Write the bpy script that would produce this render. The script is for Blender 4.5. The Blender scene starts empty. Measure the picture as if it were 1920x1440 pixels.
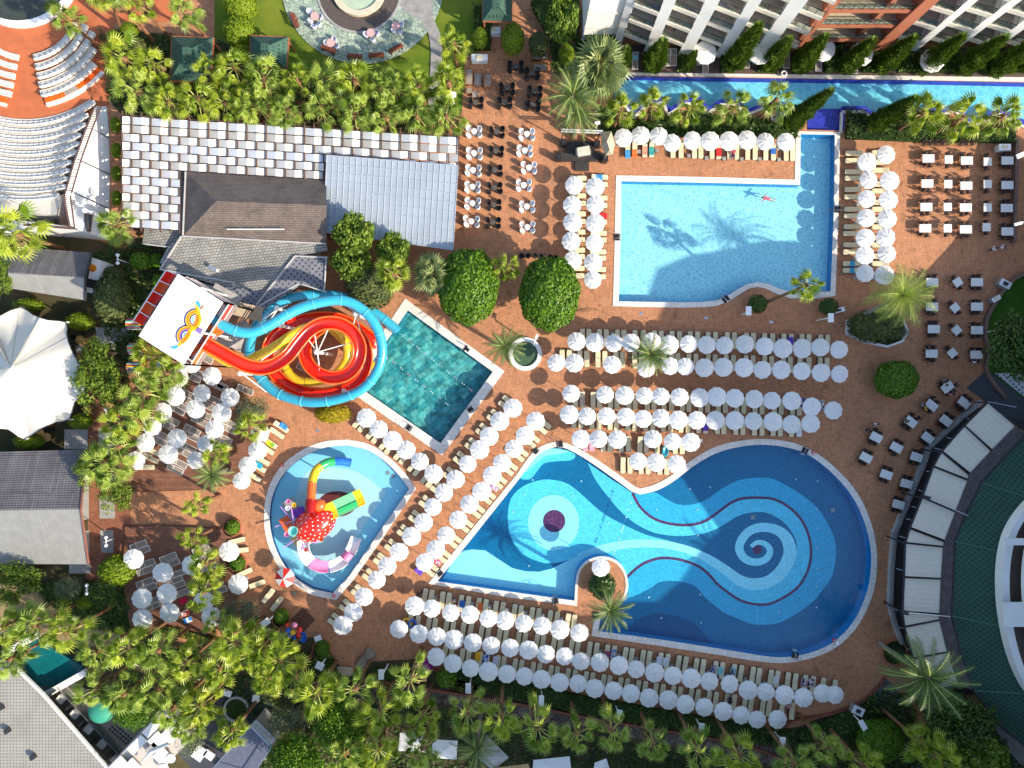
import bpy, math, random
from mathutils import Vector, Matrix
from mathutils.geometry import tessellate_polygon
R = math.radians
random.seed(11)
sc = bpy.context.scene
COL = sc.collection
# ------------------------------------------------------------------ camera, sky, sun, exposure
H = 80.0          # height of the drone over the terrace, metres
cam_d = bpy.data.cameras.new("Camera"); cam = bpy.data.objects.new("Camera", cam_d); COL.objects.link(cam)
cam.location = (0, 0, H); cam.rotation_euler = (0, 0, 0)
cam_d.sensor_width = 36; cam_d.lens = 24; cam_d.clip_end = 3000; cam_d.clip_start = 1
sc.camera = cam
SUN_EL, SHX, SHY = R(29.0), -0.87, 0.49      # shadows fall towards the upper left
w = bpy.data.worlds.new("World"); sc.world = w; w.use_nodes = True
nt = w.node_tree; nt.nodes.clear()
sky = nt.nodes.new('ShaderNodeTexSky'); sky.sky_type = 'NISHITA'; sky.sun_disc = False
sky.sun_elevation = SUN_EL; sky.sun_rotation = math.atan2(-SHX, -SHY); sky.air_density = 1.0; sky.dust_density = 1.2
bg = nt.nodes.new('ShaderNodeBackground'); bg.inputs[1].default_value = 0.15
out = nt.nodes.new('ShaderNodeOutputWorld'); nt.links.new(sky.outputs[0], bg.inputs[0]); nt.links.new(bg.outputs[0], out.inputs[0])
sl = bpy.data.lights.new("Sun", 'SUN'); sl.energy = 3.7; sl.angle = R(0.5); sl.color = (1.0, 0.90, 0.74)
so = bpy.data.objects.new("Sun", sl); COL.objects.link(so)
d = Vector((SHX*math.cos(SUN_EL), SHY*math.cos(SUN_EL), -math.sin(SUN_EL)))
so.rotation_euler = d.to_track_quat('-Z', 'Y').to_euler(); so.location = (60, -40, 60)
sc.view_settings.view_transform = 'Standard'; sc.view_settings.look = 'None'
sc.view_settings.exposure = 1.04; sc.view_settings.gamma = 1
try:
    sc.cycles.use_denoising = True; sc.cycles.max_bounces = 6; sc.cycles.diffuse_bounces = 3
    sc.cycles.transparent_max_bounces = 12; sc.cycles.caustics_reflective = False; sc.cycles.caustics_refractive = False
except Exception: pass

# ------------------------------------------------------------------ helpers
S = 16.0
def P(x, y, z=0.0):
    k = (H - z) / H
    return Vector(((x-960)/S*k, (720-y)/S*k, z))
def PP(pts, z=0.0): return [P(p[0], p[1], p[2] if len(p) > 2 else z) for p in pts]
ORD = 'zero first second third fourth fifth sixth seventh eighth ninth tenth eleventh twelfth'.split()
def nth(i):
    if i < len(ORD): return ORD[i]
    return '%d%s' % (i, 'th' if 10 < i % 100 < 14 else {1:'st', 2:'nd', 3:'rd'}.get(i % 10, 'th'))
SPLIT = {'post', 'rafter', 'support_post', 'ridge_cap', 'roof_ridge', 'roof_vent', 'strut', 'downpipe', 'play_rail', 'truss_leg'}
class MB:
    def __init__(s): s.v = []; s.f = []; s.m = []; s.cur = 0
    def mat(s, i): s.cur = i; return s
    def face(s, pts):
        b = len(s.v); s.v += [tuple(p) for p in pts]; s.f.append(tuple(range(b, b+len(pts)))); s.m.append(s.cur); return s
    def box(s, c, d, rz=0.0, tilt=None):
        cx, cy, cz = c; a, b_, h = d[0]/2, d[1]/2, d[2]/2; b = len(s.v); co, si = math.cos(rz), math.sin(rz)
        for x, y, z in ((-a,-b_,-h),(a,-b_,-h),(a,b_,-h),(-a,b_,-h),(-a,-b_,h),(a,-b_,h),(a,b_,h),(-a,b_,h)):
            if tilt: z += tilt*y
            s.v.append((cx+x*co-y*si, cy+x*si+y*co, cz+z))
        for f in ((3,2,1,0),(4,5,6,7),(0,1,5,4),(1,2,6,5),(2,3,7,6),(3,0,4,7)):
            s.f.append(tuple(b+i for i in f)); s.m.append(s.cur)
        return s
    def beam(s, p, q, wd, h=None, up=(0,0,1)):
        p, q = Vector(p), Vector(q); d = q-p; L = d.length
        if L < 1e-6: return s
        d /= L; h = h or wd; u = Vector(up)
        if abs(d.dot(u)) > .98: u = Vector((1,0,0))
        sx = d.cross(u).normalized(); sz = sx.cross(d); b = len(s.v)
        for e in (p, q):
            for i, j in ((-1,-1),(1,-1),(1,1),(-1,1)): s.v.append(tuple(e + sx*(i*wd/2) + sz*(j*h/2)))
        for f in ((3,2,1,0),(4,5,6,7),(0,1,5,4),(1,2,6,5),(2,3,7,6),(3,0,4,7)):
            s.f.append(tuple(b+i for i in f)); s.m.append(s.cur)
        return s
    def poly(s, pts, holes=()):
        loops = [[Vector(p) for p in pts]] + [[Vector(p) for p in h] for h in holes]
        tris = tessellate_polygon(loops); b = len(s.v); fl = [p for l in loops for p in l]
        s.v += [tuple(p) for p in fl]
        for t in tris:
            a, c, e = (fl[i] for i in t)
            if (c-a).cross(e-a).z < 0: t = (t[0], t[2], t[1])
            s.f.append(tuple(b+i for i in t)); s.m.append(s.cur)
        return s
    def prism(s, pts, z0, z1, sides=True):
        ar = sum(pts[i][0]*pts[(i+1) % len(pts)][1]-pts[(i+1) % len(pts)][0]*pts[i][1] for i in range(len(pts)))
        if ar < 0: pts = list(reversed(pts))
        s.poly([(p[0], p[1], z1) for p in pts]); n = len(pts)
        if sides:
            for i in range(n):
                a, c = pts[i], pts[(i+1) % n]
                s.face([(a[0],a[1],z0),(c[0],c[1],z0),(c[0],c[1],z1),(a[0],a[1],z1)])
        return s
    def lathe(s, prof, n=12, c=(0,0), cap=True):
        b = len(s.v)
        for r, z in prof:
            for k in range(n):
                a = 2*math.pi*k/n; s.v.append((c[0]+r*math.cos(a), c[1]+r*math.sin(a), z))
        for i in range(len(prof)-1):
            for k in range(n):
                k2 = (k+1) % n
                s.f.append((b+i*n+k, b+i*n+k2, b+(i+1)*n+k2, b+(i+1)*n+k)); s.m.append(s.cur)
        if cap: s.f.append(tuple(b+(len(prof)-1)*n+k for k in range(n))); s.m.append(s.cur)
        return s
    def sweep(s, path, prof, closed=True, scale=None):
        """prof: list of (side, up) pairs swept along path"""
        b = len(s.v); n = len(prof); m = len(path); path = [Vector(p) for p in path]
        for i, p in enumerate(path):
            t = (path[min(i+1, m-1)] - path[max(i-1, 0)]).normalized()
            sx = t.cross(Vector((0,0,1)));
            if sx.length < 1e-3: sx = Vector((1,0,0))
            sx.normalize(); up = sx.cross(t); k = scale[i] if scale else 1
            for a, c in prof: s.v.append(tuple(p + sx*a*k + up*c*k))
        for i in range(m-1):
            for j in range(n if closed else n-1):
                j2 = (j+1) % n
                s.f.append((b+i*n+j, b+i*n+j2, b+(i+1)*n+j2, b+(i+1)*n+j)); s.m.append(s.cur)
        return s
    def tube(s, path, r, n=8, scale=None, cap=True):
        pr = [(r*math.cos(2*math.pi*k/n), r*math.sin(2*math.pi*k/n)) for k in range(n)]
        b = len(s.v); s.sweep(path, pr, True, scale)
        if cap:
            s.f.append(tuple(b+k for k in range(n))); s.m.append(s.cur)
            e = b+(len(path)-1)*n; s.f.append(tuple(e+k for k in reversed(range(n)))); s.m.append(s.cur)
        return s
    def ball(s, c, r, n=10, m=7, squash=(1,1,1)):
        b = len(s.v)
        for i in range(m+1):
            ph = math.pi*i/m
            for k in range(n):
                a = 2*math.pi*k/n
                s.v.append((c[0]+r*squash[0]*math.sin(ph)*math.cos(a), c[1]+r*squash[1]*math.sin(ph)*math.sin(a), c[2]+r*squash[2]*math.cos(ph)))
        for i in range(m):
            for k in range(n):
                k2 = (k+1) % n
                s.f.append((b+i*n+k, b+(i+1)*n+k, b+(i+1)*n+k2, b+i*n+k2)); s.m.append(s.cur)
        return s
    def mesh(s, name, mats, smooth=False, shift=None):
        me = bpy.data.meshes.new(name)
        v = s.v if shift is None else [(a-shift[0], b-shift[1], c-shift[2]) for a, b, c in s.v]
        me.from_pydata(v, [], s.f)
        for m in (mats if isinstance(mats, (list, tuple)) else [mats]): me.materials.append(m)
        if isinstance(mats, (list, tuple)) and len(mats) > 1: me.polygons.foreach_set('material_index', s.m)
        if smooth: me.polygons.foreach_set('use_smooth', [True]*len(s.f))
        me.update(); return me
    def build(s, name, mats, parent=None, smooth=False):
        if parent is not None and name in SPLIT and len(s.f) == 6*(len(s.v)//8) and len(s.v) > 8:
            for i in range(len(s.v)//8):
                o = MB(); o.v = s.v[8*i:8*i+8]; o.f = [tuple(x-8*i for x in f) for f in s.f[6*i:6*i+6]]; o.m = [0]*6; o.build(name, mats, parent, smooth)
            return None
        sh = None
        if parent is not None:
            sh = Vector((0,0,0)); q = parent
            while q is not None: sh += q.location; q = q.parent
        o = bpy.data.objects.new(name, s.mesh(name, mats, smooth, sh)); COL.objects.link(o)
        if parent is not None: o.parent = parent
        return o
def tag(o, label, cat, group=None):
    o['label'] = label; o['category'] = cat
    if group: o['group'] = group
    return o
def thing(name, label, cat, loc=(0,0,0), group=None):
    o = bpy.data.objects.new(name, None); COL.objects.link(o); o.location = loc; o.empty_display_size = .3
    return tag(o, label, cat, group)
def struct(name, mb, mat, smooth=False):
    o = mb.build(name, mat, smooth=smooth); o['kind'] = 'structure'; return o
KIDS = {}
def kids(o):
    if o.name not in KIDS: KIDS[o.name] = list(o.children)
    return KIDS[o.name]
def tree_copy(o, parent=None, ch=None):
    c = o.copy(); COL.objects.link(c)
    if parent is not None: c.parent = parent
    for k in (kids(o) if ch is None else ch): tree_copy(k, c)
    return c
class Proto:
    """first place() moves the built thing itself, every later one copies it and each of its parts"""
    def __init__(s, root): s.root = root; s.used = False; s.ch = list(root.children); KIDS[root.name] = s.ch
    def place(s, loc, rz=0.0, scale=(1,1,1), label=None, group=None):
        if not s.used: o = s.root; s.used = True
        else:
            o = s.root.copy(); COL.objects.link(o)
            for c in s.ch: tree_copy(c, o)
        o.location = loc; o.rotation_euler = (0,0,rz)
        o.scale = scale if isinstance(scale, tuple) else (scale,)*3
        if label: o['label'] = label
        if group: o['group'] = group
        return o
def smooth_path(pts, n=5, closed=False):
    """Catmull-Rom"""
    pts = [Vector(p) for p in pts]; m = len(pts); res = []
    rng = range(m if closed else m-1)
    for i in rng:
        if closed: p0, p1, p2, p3 = pts[i-1], pts[i], pts[(i+1) % m], pts[(i+2) % m]
        else: p0, p1, p2, p3 = pts[max(i-1,0)], pts[i], pts[i+1], pts[min(i+2,m-1)]
        for k in range(n):
            t = k/n
            res.append(0.5*((2*p1)+(p2-p0)*t+(2*p0-5*p1+4*p2-p3)*t*t+(3*p1-p0-3*p2+p3)*t**3))
    if not closed: res.append(pts[-1])
    return res
def sp2(pts, n=4, closed=False):
    return [(p.x, p.y) + ((p.z,) if len(pts[0]) > 2 else ()) for p in smooth_path([(p[0], p[1], p[2] if len(p) > 2 else 0) for p in pts], n, closed)]

# ------------------------------------------------------------------ materials
class NB:
    def __init__(s, name):
        s.m = bpy.data.materials.new(name); s.m.use_nodes = True; s.t = s.m.node_tree; s.t.nodes.clear()
        s.o = s.t.nodes.new('ShaderNodeOutputMaterial')
    def n(s, typ, **kw):
        x = s.t.nodes.new('ShaderNode'+typ)
        for k, v in kw.items():
            if k.startswith('i_'):
                k = k[2:]; x.inputs[int(k) if k.isdigit() else k.replace('_', ' ')].default_value = v
            else: setattr(x, k, v)
        return x
    def l(s, a, b): s.t.links.new(a, b)
    def mix(s, f, a, b, typ='MIX'):
        x = s.n('Mix', data_type='RGBA', blend_type=typ)
        for sock, v in ((x.inputs[0], f), (x.inputs[6], a), (x.inputs[7], b)):
            if hasattr(v, 'is_linked') or hasattr(v, 'links'): s.l(v, sock)
            else: sock.default_value = v if not isinstance(v, tuple) else (v+(1,))[:4]
        return x.outputs[2]
    def coord(s, which='Object', scale=1.0, rot=0.0):
        c = s.n('TexCoord'); mp = s.n('Mapping'); mp.inputs['Scale'].default_value = (scale,)*3 if not isinstance(scale, tuple) else scale
        mp.inputs['Rotation'].default_value = (0,0,rot); s.l(c.outputs[which], mp.inputs[0]); return mp.outputs[0]
    def geo(s, scale=1.0, rot=0.0):
        c = s.n('NewGeometry'); mp = s.n('Mapping'); mp.inputs['Scale'].default_value = (scale,)*3 if not isinstance(scale, tuple) else scale
        mp.inputs['Rotation'].default_value = (0,0,rot); s.l(c.outputs['Position'], mp.inputs[0]); return mp.outputs[0]
    def noise(s, vec, sc_, det=3, rough=.55):
        x = s.n('TexNoise'); x.inputs['Scale'].default_value = sc_; x.inputs['Detail'].default_value = det; x.inputs['Roughness'].default_value = rough
        s.l(vec, x.inputs['Vector']); return x.outputs['Fac']
    def ramp(s, f, a, b, lo=.35, hi=.65):
        x = s.n('ValToRGB'); x.color_ramp.elements[0].position = lo; x.color_ramp.elements[1].position = hi
        x.color_ramp.elements[0].color = (a+(1,))[:4] if isinstance(a, tuple) else (a,a,a,1)
        x.color_ramp.elements[1].color = (b+(1,))[:4] if isinstance(b, tuple) else (b,b,b,1); s.l(f, x.inputs[0]); return x.outputs[0]
    def bsdf(s, colr, rough=.7, spec=.3, metal=0.0, bump=None, bstr=.3, bdist=.02, coat=0.0):
        p = s.n('BsdfPrincipled')
        if isinstance(colr, tuple): p.inputs['Base Color'].default_value = (colr+(1,))[:4]
        else: s.l(colr, p.inputs['Base Color'])
        p.inputs['Roughness'].default_value = rough; p.inputs['Specular IOR Level'].default_value = spec; p.inputs['Metallic'].default_value = metal
        p.inputs['Coat Weight'].default_value = coat
        if bump is not None:
            b = s.n('Bump'); b.inputs['Strength'].default_value = bstr; b.inputs['Distance'].default_value = bdist
            s.l(bump, b.inputs['Height']); s.l(b.outputs[0], p.inputs['Normal'])
        return p.outputs[0]
    def done(s, sh): s.l(sh, s.o.inputs[0]); return s.m
def mul(c, k): return tuple(min(1, x*k) for x in c)
def mat(name, c, rough=.6, var=.12, scale=2.0, rnd=0.0, spec=.3, metal=0.0, bump=0.0, coat=0.0):
    b = NB(name); v = b.geo(); f = b.noise(v, scale, 4, .6)
    col = b.ramp(f, mul(c, 1-var), mul(c, 1+var*.7), .3, .7)
    if rnd:
        oi = b.n('ObjectInfo'); r = b.ramp(oi.outputs['Random'], (1-rnd,)*3, (1.0,)*3, 0, 1); col = b.mix(1.0, col, r, 'MULTIPLY')
    return b.done(b.bsdf(col, rough, spec, metal, f if bump else None, bump, .05, coat))
def leafmat(name, ca, cb, tr=.3, rough=.5, rnd=.25, spec=.3):
    b = NB(name); g = b.n('NewGeometry'); oi = b.n('ObjectInfo')
    col = b.ramp(g.outputs['Random Per Island'], ca, cb, 0, 1)
    r = b.ramp(oi.outputs['Random'], (1-rnd,1-rnd*.7,1-rnd), (1.0,1.0,1.0), 0, 1); col = b.mix(1.0, col, r, 'MULTIPLY')
    p = b.bsdf(col, rough, spec); t = b.n('BsdfTranslucent'); b.l(b.mix(1.0, col, (1.0,1.0,.55), 'MULTIPLY'), t.inputs[0])
    m = b.n('MixShader', i_0=tr); b.l(p, m.inputs[1]); b.l(t.outputs[0], m.inputs[2]); return b.done(m.outputs[0])
def paving(name, c, block=.62, rot=0.0, lo=.88):
    b = NB(name); g = b.geo(1.0, rot)
    def brick(r):
        mp = b.n('Mapping'); mp.inputs['Rotation'].default_value = (0,0,r); b.l(g, mp.inputs[0])
        t = b.n('TexBrick', offset=0.0); t.inputs['Scale'].default_value = 1.0; t.inputs['Brick Width'].default_value = block
        t.inputs['Row Height'].default_value = block/4; t.inputs['Mortar Size'].default_value = .014; t.inputs['Mortar Smooth'].default_value = .3; t.inputs['Bias'].default_value = 0
        t.inputs['Color1'].default_value = mul(c, .80)+(1,); t.inputs['Color2'].default_value = mul(c, 1.25)+(1,); t.inputs['Mortar'].default_value = (c[0]*.95, c[1]*1.5, c[2]*2.0, 1)
        b.l(mp.outputs[0], t.inputs['Vector']); return t.outputs['Color']
    ch = b.n('TexChecker'); ch.inputs['Scale'].default_value = 1/block; b.l(g, ch.inputs['Vector'])
    col = b.mix(ch.outputs['Fac'], brick(0.0), brick(math.pi/2))
    big = b.noise(g, .12, 4, .6); mid = b.noise(g, 1.3, 4, .7)
    col = b.mix(1.0, col, b.ramp(big, lo, 1.05, .3, .7), 'MULTIPLY'); col = b.mix(1.0, col, b.ramp(mid, .86, 1.08, .25, .75), 'MULTIPLY')
    pat = b.noise(g, .33, 5, .7); fine = b.noise(g, 7, 2, .6); ff = b.n('Math', operation='MULTIPLY'); b.l(b.ramp(pat, 0.0, .55, .56, .70), ff.inputs[0]); b.l(b.ramp(fine, 0.0, 1.0, .45, .62), ff.inputs[1])
    col = b.mix(ff.outputs[0], col, (.58,.34,.21)); st = b.noise(g, .8, 3, .5); col = b.mix(1.0, col, b.ramp(st, .72, 1.0, .30, .40), 'MULTIPLY')
    return b.done(b.bsdf(col, .75, .25, bump=mid, bstr=.2))
def stone(name, ca, cb, grout, scale=1.2, edge=.06):
    b = NB(name); g = b.geo()
    v = b.n('TexVoronoi'); v.inputs['Scale'].default_value = scale; b.l(g, v.inputs['Vector'])
    e = b.n('TexVoronoi', feature='DISTANCE_TO_EDGE'); e.inputs['Scale'].default_value = scale; b.l(g, e.inputs['Vector'])
    sep = b.n('SeparateColor'); b.l(v.outputs['Color'], sep.inputs[0])
    col = b.ramp(sep.outputs[0], ca, cb, 0, 1); col = b.mix(b.ramp(e.outputs['Distance'], 0.0, 1.0, edge*.4, edge), grout, col)
    col = b.mix(1.0, col, b.ramp(b.noise(g, .35, 4), .75, 1.1, .3, .7), 'MULTIPLY')
    return b.done(b.bsdf(col, .8, .2, bump=e.outputs['Distance'], bstr=.3))
def tiled(name, cols, w_=.9, h_=.6, mortar=(.1,.3,.3), rot=0.0, ms=.01, nz=.3, rough=.4, off=.5):
    b = NB(name); g = b.geo(1.0, rot)
    t = b.n('TexBrick', offset=off); t.inputs['Scale'].default_value = 1; t.inputs['Brick Width'].default_value = w_; t.inputs['Row Height'].default_value = h_
    t.inputs['Mortar Size'].default_value = ms; t.inputs['Color1'].default_value = cols[0]+(1,); t.inputs['Color2'].default_value = cols[1]+(1,); t.inputs['Mortar'].default_value = mortar+(1,)
    t.inputs['Bias'].default_value = 0; b.l(g, t.inputs['Vector'])
    col = b.mix(1.0, t.outputs['Color'], b.ramp(b.noise(g, 1.1, 4), 1-nz, 1+nz*.5, .3, .7), 'MULTIPLY')
    return b.done(b.bsdf(col, rough, .3))
def mosaic(name, c, var=.16):
    b = NB(name); g = b.geo(); v = b.n('TexVoronoi'); v.inputs['Scale'].default_value = 6.0; b.l(g, v.inputs['Vector'])
    sep = b.n('SeparateColor'); b.l(v.outputs['Color'], sep.inputs[0])
    col = b.ramp(sep.outputs[0], mul(c, 1-var), mul(c, 1+var), 0, 1); return b.done(b.bsdf(col, .4, .3))
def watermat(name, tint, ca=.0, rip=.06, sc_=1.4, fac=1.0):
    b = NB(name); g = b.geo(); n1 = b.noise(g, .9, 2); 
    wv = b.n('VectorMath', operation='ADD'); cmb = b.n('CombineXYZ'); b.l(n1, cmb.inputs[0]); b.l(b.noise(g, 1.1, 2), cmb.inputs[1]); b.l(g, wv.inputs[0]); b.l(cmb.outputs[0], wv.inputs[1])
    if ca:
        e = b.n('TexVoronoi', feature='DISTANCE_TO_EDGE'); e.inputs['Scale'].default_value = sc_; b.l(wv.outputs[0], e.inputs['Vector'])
        caustic_tint = b.ramp(e.outputs['Distance'], (1,1,1), mul(tint, 1-ca), 0.0, .30)  # bright net painted into the tint in place of caustic light
    else: caustic_tint = None
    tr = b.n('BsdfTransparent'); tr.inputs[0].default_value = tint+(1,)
    if caustic_tint is not None: b.l(caustic_tint, tr.inputs[0])
    gl = b.n('BsdfGlossy'); gl.inputs['Roughness'].default_value = .08
    bp = b.n('Bump'); bp.inputs['Strength'].default_value = .5; bp.inputs['Distance'].default_value = rip; b.l(b.noise(g, 1.6, 3), bp.inputs['Height']); b.l(bp.outputs[0], gl.inputs['Normal'])
    ge = b.n('NewGeometry'); dt = b.n('VectorMath', operation='DOT_PRODUCT'); b.l(ge.outputs['Incoming'], dt.inputs[0]); b.l(ge.outputs['Normal'], dt.inputs[1])
    ab = b.n('Math', operation='ABSOLUTE'); b.l(dt.outputs['Value'], ab.inputs[0]); om = b.n('Math', operation='SUBTRACT'); om.inputs[0].default_value = 1; b.l(ab.outputs[0], om.inputs[1])
    pw = b.n('Math', operation='POWER'); b.l(om.outputs[0], pw.inputs[0]); pw.inputs[1].default_value = 5
    fr = b.n('Math', operation='MULTIPLY_ADD'); b.l(pw.outputs[0], fr.inputs[0]); fr.inputs[1].default_value = .95; fr.inputs[2].default_value = .03
    m = b.n('MixShader'); b.l(fr.outputs[0], m.inputs[0]); b.l(tr.outputs[0], m.inputs[1]); b.l(gl.outputs[0], m.inputs[2]); return b.done(m.outputs[0])
def shingle(name, ca, cb, rw=.5, rh=.28, rot=0.0, dot=None):
    b = NB(name); g = b.geo(1.0, rot)
    t = b.n('TexBrick', offset=.5); t.inputs['Scale'].default_value = 1; t.inputs['Brick Width'].default_value = rw; t.inputs['Row Height'].default_value = rh
    t.inputs['Mortar Size'].default_value = .035; t.inputs['Mortar Smooth'].default_value = .2; t.inputs['Color1'].default_value = ca+(1,); t.inputs['Color2'].default_value = cb+(1,)
    t.inputs['Mortar'].default_value = ((dot or mul(ca, .5))+(1,)); b.l(g, t.inputs['Vector'])
    col = b.mix(1.0, t.outputs['Color'], b.ramp(b.noise(g, .5, 5, .65), .7, 1.15, .3, .7), 'MULTIPLY')
    return b.done(b.bsdf(col, .85, .2, bump=t.outputs['Fac'], bstr=.4))
def dotted(name, base, dot, pitch=.55, rot=0.0):
    b = NB(name); g = b.geo(1.0, rot)
    v = b.n('TexVoronoi'); v.inputs['Scale'].default_value = 1/pitch; v.inputs['Randomness'].default_value = 0.0; b.l(g, v.inputs['Vector'])
    v.voronoi_dimensions = '2D'
    col = b.mix(b.ramp(v.outputs['Distance'], 0.0, 1.0, .22, .30), dot, base)
    col = b.mix(1.0, col, b.ramp(b.noise(g, .4, 5, .65), .82, 1.1, .3, .7), 'MULTIPLY')
    return b.done(b.bsdf(col, .8, .25))

m_pave = paving('terracotta paving', (.46,.185,.084), .5)
m_pave2 = paving('dark brick path', (.27,.095,.05), .5)
m_terra = mat('painted terracotta floor', (.50,.14,.055), .8, .18, .6)
m_grass = None
def grassmat(name, a, b_, c_):
    b = NB(name); g = b.geo(); n1 = b.noise(g, .22, 5, .65); n2 = b.noise(g, 9, 3, .7)
    col = b.mix(b.ramp(n1, 0.0, 1.0, .35, .7), a, b_); col = b.mix(b.ramp(n2, 0.0, .6, .4, .75), col, c_)
    return b.done(b.bsdf(col, .9, .1, bump=n2, bstr=.6, bdist=.1))
m_grass = grassmat('lawn grass', (.10,.17,.015), (.22,.24,.03), (.05,.09,.01))
m_grassd = grassmat('dense lawn', (.03,.085,.01), (.05,.11,.012), (.015,.04,.006))
m_soil = grassmat('planting bed soil', (.05,.05,.025), (.13,.09,.05), (.03,.05,.015))
m_cover = grassmat('low ground cover', (.02,.045,.012), (.045,.07,.015), (.012,.02,.008))
m_white = mat('white paint', (.80,.79,.77), .55, .05, .8)
m_stucco = mat('white stucco', (.78,.76,.73), .8, .08, .35)
m_fabric = None
def fabricmat():
    b = NB('white canvas'); oi = b.n('ObjectInfo'); g = b.geo()
    c0 = b.ramp(oi.outputs['Random'], (.76,.75,.72), (.86,.845,.81), 0, 1); c1 = b.mix(1.0, c0, b.ramp(b.noise(g, 2.0, 4), .93, 1.02, .3, .7), 'MULTIPLY')
    p = b.bsdf(c1, .85, .15); t = b.n('BsdfTranslucent'); t.inputs[0].default_value = (.8,.78,.74,1)
    m = b.n('MixShader', i_0=.12); b.l(p, m.inputs[1]); b.l(t.outputs[0], m.inputs[2]); return b.done(m.outputs[0])
m_fabric = fabricmat()
m_coping = tiled('cream coping stone', ((.72,.66,.58),(.80,.75,.68)), .6, .6, (.55,.48,.40), ms=.02, nz=.1, rough=.7)
m_metal = mat('brushed steel', (.55,.56,.58), .3, .05, 3, metal=.8)
m_darkm = mat('dark metal', (.035,.035,.04), .5, .2, 3)
m_black = mat('black plastic', (.02,.02,.022), .45, .2, 3)
m_beige = mat('beige cushion', (.76,.65,.42), .85, .08, 2, rnd=.14)
m_rattan = mat('dark wicker', (.045,.035,.03), .7, .25, 9)
m_mesh = mat('taupe mesh fabric', (.30,.25,.21), .8, .1, 2, rnd=.15)
m_wood = mat('brown timber', (.14,.06,.035), .7, .3, 2)
m_timber = mat('pergola timber', (.12,.07,.05), .7, .2, 2)
m_deck = tiled('deck planks', ((.20,.085,.05),(.26,.12,.07)), 3.0, .14, (.07,.03,.02), ms=.012, nz=.25, rough=.7)
m_glass = None
b_ = NB('balcony glass'); _t = b_.n('BsdfTransparent'); _t.inputs[0].default_value = (.62,.74,.72,1); _g = b_.n('BsdfGlossy'); _g.inputs['Roughness'].default_value = .05
_m = b_.n('MixShader', i_0=.12); b_.l(_t.outputs[0], _m.inputs[1]); b_.l(_g.outputs[0], _m.inputs[2]); m_glass = b_.done(_m.outputs[0])
m_conc = mat('grey concrete', (.36,.34,.32), .85, .2, .8)
m_grey = mat('grey stone', (.30,.28,.26), .8, .25, 1.5)
m_red = mat('glossy red fibreglass', (.80,.022,.006), .25, .08, 1, coat=.5, spec=.5)
m_orange = mat('glossy orange fibreglass', (.80,.13,.015), .25, .06, 1, coat=.5, spec=.5)
m_yellow = mat('glossy yellow fibreglass', (.80,.50,.01), .25, .08, 1, coat=.5, spec=.5)
m_blue = mat('glossy turquoise fibreglass', (.035,.36,.52), .25, .08, 1, coat=.6, spec=.5)
m_green = mat('glossy green fibreglass', (.03,.42,.12), .25, .08, 1, coat=.5)
m_lime = mat('light green fibreglass', (.16,.62,.26), .3, .08, 1)
m_pink = mat('glossy pink fibreglass', (.72,.22,.42), .25, .08, 1, coat=.5)
m_royal = mat('royal blue plastic', (.02,.16,.62), .3, .08, 1, coat=.3)
m_purple = mat('purple plastic', (.16,.04,.38), .35, .1, 1)
m_terrapaint = mat('terracotta facade paint', (.38,.13,.07), .8, .12, .8)
# ------------------------------------------------------------------ pools: outlines in photo pixels
L_out = [(1165,340),(1330,343),(1500,347),(1501,252),(1565,253),(1563,400),(1557,546),(1520,549),(1485,548),(1458,540),(1440,532),(1420,529),(1400,533),(1382,543),(1362,556),(1345,563),(1320,566),(1280,567),(1220,566),(1160,565),(1163,470)]
L_cop = [(1155,329),(1330,332),(1490,337),(1492,246),(1575,248),(1572,400),(1566,555),(1528,560),(1480,559),(1452,549),(1436,541),(1420,538),(1404,541),(1388,551),(1366,565),(1345,573),(1320,576),(1280,577),(1220,576),(1149,574),(1152,470)]
T_out = [(765,582),(924,697),(826,831),(668,722)]
T_cop = [(760,560),(946,696),(829,854),(646,727)]
K_out = sp2([(652,835),(610,839),(570,856),(536,884),(514,922),(506,965),(511,1008),(528,1050),(553,1082),(588,1104)],4) + [(624,1112),(655,1080),(711,998),(767,917)] + sp2([(767,917),(750,893),(722,865),(690,844),(652,835)],4)[1:-1]
K_cop = sp2([(652,824),(606,828),(563,846),(526,876),(503,917),(495,965),(500,1012),(518,1056),(545,1090),(583,1115)],4) + [(630,1125),(664,1086),(722,1003),(780,916)] + sp2([(780,916),(758,885),(728,856),(693,833),(652,824)],4)[1:-1]
big_a = sp2([(975,896),(1000,862),(1020,846),(1045,838),(1068,844),(1100,862),(1145,893),(1185,922)],4)
big_b = sp2([(1200,927),(1230,920),(1262,903),(1300,874),(1340,851),(1380,839),(1425,834),(1470,838),(1510,850),(1550,878),(1590,920),(1615,965),(1630,1015),(1633,1060),(1625,1110),(1600,1165),(1560,1205),(1510,1226),(1460,1232),(1410,1226)],4)
isl = sp2([(1172,1122),(1178,1100),(1173,1072),(1155,1050),(1127,1043),(1100,1051),(1084,1068),(1079,1090)],4)
B_out = big_a + big_b + [(1350,1216),(1240,1199),(1122,1183),(1126,1158),(1150,1144)] + isl + [(1077,1126),(955,1109),(820,1090),(895,997)]
ca = sp2([(970,888),(993,855),(1014,837),(1045,828),(1073,835),(1106,853),(1152,884),(1190,912)],4)
cb_ = sp2([(1200,916),(1226,909),(1256,893),(1295,864),(1336,840),(1378,828),(1425,823),(1474,827),(1516,841),(1558,870),(1600,914),(1626,961),(1641,1013),(1644,1062),(1636,1114),(1609,1172),(1567,1214),(1514,1236),(1460,1243),(1408,1238)],4)
isc = sp2([(1168,1120),(1173,1100),(1169,1075),(1153,1055),(1127,1048),(1103,1055),(1089,1070),(1084,1090)],4)
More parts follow.
